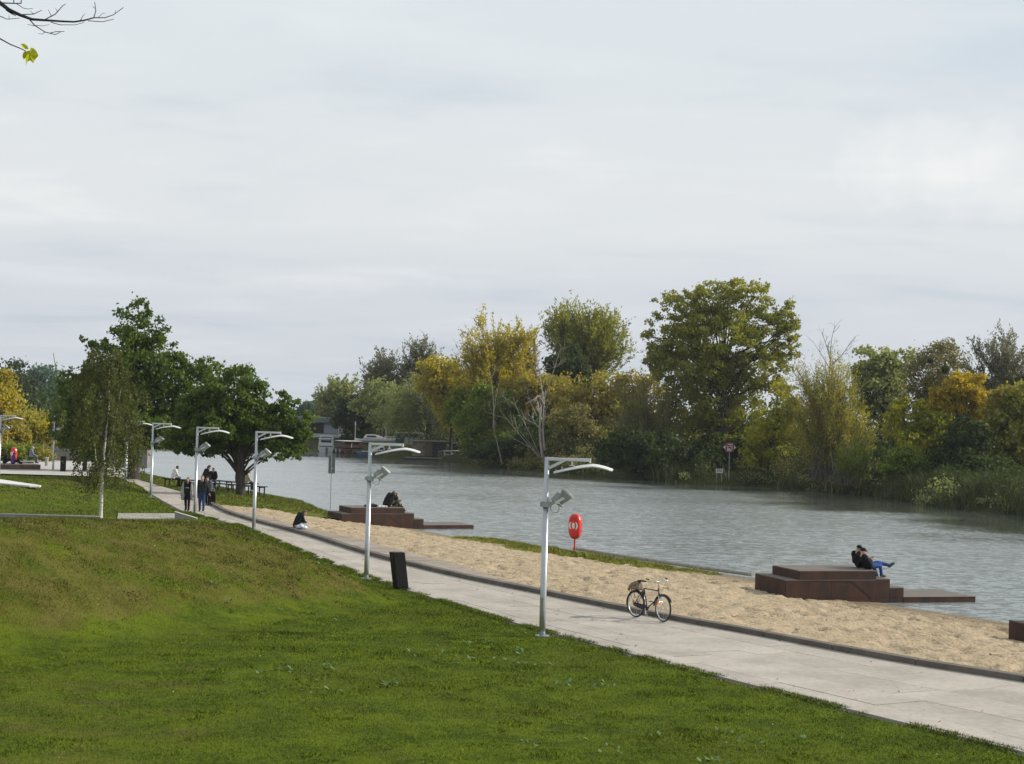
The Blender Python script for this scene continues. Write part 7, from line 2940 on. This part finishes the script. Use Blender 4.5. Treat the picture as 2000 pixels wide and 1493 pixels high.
# blue and white small boat
t = thing('motorboat', 'small blue and white motorboat in front of the dock by the lamp head', 'boat', W_at(740, 221), R(185), 'boats moored on the far bank')
hull(t, 4.6, 1.9, 0.65, M_HULLB)
mb = MB()
mb.box((-0.1, 0, 0.70), (4.3, 1.7, 0.10))
mb.build('deck', M_HULLW, t, bevel=0.02)
cabin(t, -1.2, 0.9, 1.5, 0.74, 1.35, M_HULLW, 0.2, 0.5)
for k, (px, D, L, lab, m) in enumerate([(877, 213, 3.6, 'white topped small boat moored right of the brown floating house', M_HULLW), (900, 214, 3.4, 'pale motorboat half hidden behind the fallen branches', M_HULLW), (768, 226, 3.6, 'dark blue open boat below the pavilion windows', M_HULLB)]):
    t = thing('motorboat', lab, 'boat', W_at(px, D), R([170, 20, 178][k]), 'boats moored on the far bank')
    hull(t, L, 1.6, 0.6, m)
    cabin(t, -0.9, 0.7, 1.3, 0.6, 1.25, m, 0.15, 0.4, roof=M_CANVAS if k < 2 else None)
    rail(t, -1.4, 1.2, -0.72, 0.6, 0.85, 4)

# modern houseboat
p = W_at(622, 258)
t = thing('houseboat', 'modern grey houseboat with a wide dark window and pale curtain', 'houseboat', p, R(-3))
WH = 9.4
x0, x1 = -5.6, 3.55
z = 0.0
mb = MB()
mb.box(((x0 + x1) / 2, 3, 0.75), (x1 - x0 - 0.3, 5.6, 2.1))
mb.build('plinth', M_BRICKB, t)
mb = MB()
mb.box(((x0 + x1) / 2, 3, 2.08), (x1 - x0, 6.2, 0.55))
mb.build('floor_slab', mat('white_fascia', (0.42, 0.42, 0.44), rough=0.6, var=0.06), t, bevel=0.02)
mb = MB()
mb.box(((x0 + x1) / 2, 3.2, 3.25), (x1 - x0 - 0.35, 5.5, 1.76))
wl_ = mb.build('wall', M_FASCIA, t)
for (a0, a1, m, nm) in ((x0 + 0.6, 1.0, M_WINDOW, 'window'), (1.06, 3.2, M_CURT, 'window')):
    mb = MB()
    mb.box(((a0 + a1) / 2, 0.43, 3.25), (a1 - a0, 0.04, 1.62))
    wo = mb.build(nm, m, wl_)
    mb = MB()
    for cx_, cz_, sx, sz in (((a0 + a1) / 2, 2.44, a1 - a0 + 0.1, 0.05), ((a0 + a1) / 2, 4.06, a1 - a0 + 0.1, 0.05), (a0, 3.25, 0.06, 1.6), (a1, 3.25, 0.06, 1.6)):
        mb.box((cx_, 0.40, cz_), (sx, 0.05, sz))
    mb.build('frame', M_GREYP, wo) if False else None
    fr_ = mb.build('frame', M_GREYP, t)
mb = MB()
mb.box(((x0 + x1) / 2 - 0.1, 3, 4.55), (x1 - x0 + 0.1, 6.4, 0.85))
mb.build('roof', M_FASCIA, t, bevel=0.03)
mb = MB()
mb.box((x1 - 0.15, 0.2, 3.25), (0.22, 0.3, 1.9))
mb.build('corner_post', M_HULLW, t)
mb = MB()
mb.box((-2.2, -0.8, 0.25), (6.4, 1.6, 0.5))
mb.box((-2.2, -1.55, 0.9), (6.2, 0.05, 0.06))
mb.build('jetty', M_WALLC, t)
# stairs up the bank
sx = AY(674, 862, 262)
t = thing('bank_stairs', 'steep wooden stairs between the houseboat and the mast', 'stairs', (sx[0], sx[1], sx[2]), 0)
for i in range(8):
    mb = MB()
    mb.box((0, 0.22 * i, 0.2 * i - 0.3), (0.95, 0.24, 0.05))
    mb.build('tread', M_DARKWOOD, t)
for x in (-0.52, 0.52):
    mb = MB()
    mb.tube([(x, -0.2, -0.9), (x, 1.7, 1.35)], 0.05, 6)
    mb.build('stringer', M_DARKWOOD, t)
    mb = MB()
    mb.tube([(x, -0.1, 0.4), (x, 1.7, 2.25)], 0.03, 6)
    mb.tube([(x, -0.1, -0.6), (x, -0.1, 0.4)], 0.03, 6)
    mb.tube([(x, 1.7, 1.2), (x, 1.7, 2.25)], 0.03, 6)
    mb.build('handrail', M_DARKWOOD, t)
# white mast
q = AY(693, 876, 238)
t = thing('mast', 'white mooring mast rising beside the maroon boat', 'mast', (q[0], q[1], WATER_Z), 0)
mb = MB()
mb.tube([(0, 0, -0.3), (0, 0, 4.6)], [0.09, 0.06], 8)
mb.build('pole', M_HULLW, t)
mb = MB()
mb.box((0, -0.05, 4.2), (0.22, 0.10, 0.35))
mb.build('lantern', M_HULLW, t)
# long pale roof behind
q = AY(735, 852, 285)
t = thing('boat_shed', 'long low boat shed with pale roof behind the moored yacht', 'shed', (q[0], q[1], 0.4), 0)
mb = MB()
mb.box((0, 3, 1.0), (13, 5, 2.4))
sw_ = mb.build('wall', M_DARKP, t)
mb = MB()
mb.prism([(-7, -0.3, 2.25), (7, -0.3, 2.25), (7, 3, 3.75), (-7, 3, 3.75)], (0, 0.05, 0.12))
mb.build('roof', M_CANVAS, t)
for x in (-4.5, -1.5, 1.5, 4.5):
    mb = MB()
    mb.box((x, 0.48, 1.0), (1.6, 0.06, 1.1))
    mb.build('window', M_WINDOW, sw_)
# blue grey pavilion with light windows
q = AY(797, 876, 232)
t = thing('pavilion', 'blue grey pavilion with three pale windows behind the lamp arm tip', 'pavilion', (q[0], q[1], 0.1), R(3))
mb = MB()
mb.box((0, 2, 0.9), (3.6, 3.6, 2.4))
pw = mb.build('wall', mat('blue_grey_wall', (0.075, 0.095, 0.11), rough=0.7), t)
mb = MB()
mb.box((0, 2, 2.2), (4.0, 4.2, 0.25))
mb.build('roof', M_FASCIA, t, bevel=0.03)
for x in (-0.25, 0.45, 1.15):
    mb = MB()
    mb.box((x, 0.18, 1.15), (0.58, 0.05, 1.05))
    mb.build('window', mat('pale_pane', (0.36, 0.42, 0.42), rough=0.15), pw)
# floating house with brown panels
t = thing('floating_house', 'low floating house with brown panels and dark doorway right of the lamp arm', 'houseboat', W_at(842, 212), R(3))
mb = MB()
mb.box((0, 1.6, 0.12), (6.2, 4.2, 0.5))
mb.build('pontoon', M_DARKP, t)
mb = MB()
mb.box((-0.3, -0.54, 0.30), (5.5, 0.06, 0.10))
mb.build('edge_strip', M_WALLC, t)
for x, w_, m in ((-1.35, 1.7, M_BROWNP), (-0.05, 0.85, mat('olive_panel', (0.09, 0.075, 0.055), rough=0.8)), (1.3, 1.75, M_DARKP)):
    mb = MB()
    mb.box((x, 1.8 + (0.10 if m is M_DARKP else 0), 1.40), (w_ - 0.01, 3.2, 1.9))
    mb.build('wall_panel', m, t)
mb = MB()
mb.box((-0.1, 1.8, 2.42), (5.2, 3.7, 0.12))
mb.build('roof', M_DARKWOOD, t)
mb = MB()
mb.ell((-0.68, 0.17, 1.65), (0.10, 0.03, 0.22), 10, 6)
mb.build('lifebuoy_hook', M_DARKP, t)
mb = MB()
for i in range(7):
    mb.tube([(1.2 + 0.22 * i, -0.35, 0.35), (1.2 + 0.22 * i, -0.35, 1.15)], 0.022, 5)
mb.tube([(1.15, -0.35, 1.17), (2.6, -0.35, 1.17)], 0.03, 5)
mb.build('railing', M_WALLC, t)
# dark hut with slanted roof
q = AY(898, 880, 216)
t = thing('wooden_hut', 'dark wooden hut with a single slanted roof above the small boats', 'hut', (q[0], q[1], -0.2), R(4))
mb = MB()
mb.prism([(-1.2, 0, -0.6), (1.2, 0, -0.6), (1.2, 0, 2.0), (-1.2, 0, 1.35)], (0, 2.4, 0))
hw = mb.build('wall', M_DARKP, t)
mb = MB()
mb.prism([(-1.5, -0.25, 1.30), (1.45, -0.25, 2.10), (1.45, -0.25, 2.22), (-1.5, -0.25, 1.42)], (0, 2.9, 0))
mb.build('roof', M_DARKWOOD, t)
mb = MB()
mb.box((0.55, -0.02, 0.9), (0.75, 0.05, 0.8))
wo = mb.build('window', M_WINDOW, hw)
# swan
q = W_at(958, 203)
t = thing('swan', 'white swan swimming near the fallen branches', 'bird', q, R(20))
mb = MB()
mb.ell((0, 0, 0.08), (0.36, 0.19, 0.17), 14, 8)
mb.ell((-0.30, 0, 0.17), (0.16, 0.10, 0.08), 10, 6)
mb.tube([(0.26, 0, 0.12), (0.38, 0, 0.30), (0.36, 0, 0.48), (0.42, 0, 0.58)], [0.09, 0.05, 0.042, 0.05], 8)
mb.ell((0.46, 0, 0.58), (0.085, 0.05, 0.05), 10, 6)
me = remeshed(mb, 0.025, 3, 0.5)
me.materials.append(M_WHITE)
o = bpy.data.objects.new('body', me)
col.objects.link(o)
o.parent = t
mb = MB()
mb.tube([(0.52, 0, 0.575), (0.62, 0, 0.55)], [0.028, 0.010], 6)
mb.build('beak', M_ORANGE, t)
# ================================================================== thin air between here and the far trees
hz = MB()
hz.box((0, 300, 12.5), (1600, 1000, 35.0))
haze = tag(hz.build('haze', []), kind='stuff')
hm = bpy.data.materials.new('haze_air')
hm.use_nodes = True
hm.node_tree.nodes.clear()
ho = hm.node_tree.nodes.new('ShaderNodeOutputMaterial')
hv = hm.node_tree.nodes.new('ShaderNodeVolumePrincipled')
hv.inputs['Color'].default_value = (0.86, 0.91, 0.97, 1)
hv.inputs['Density'].default_value = 0.00013
hv.inputs['Anisotropy'].default_value = 0.25
hm.node_tree.links.new(hv.outputs[0], ho.inputs['Volume'])
haze.data.materials.append(hm)
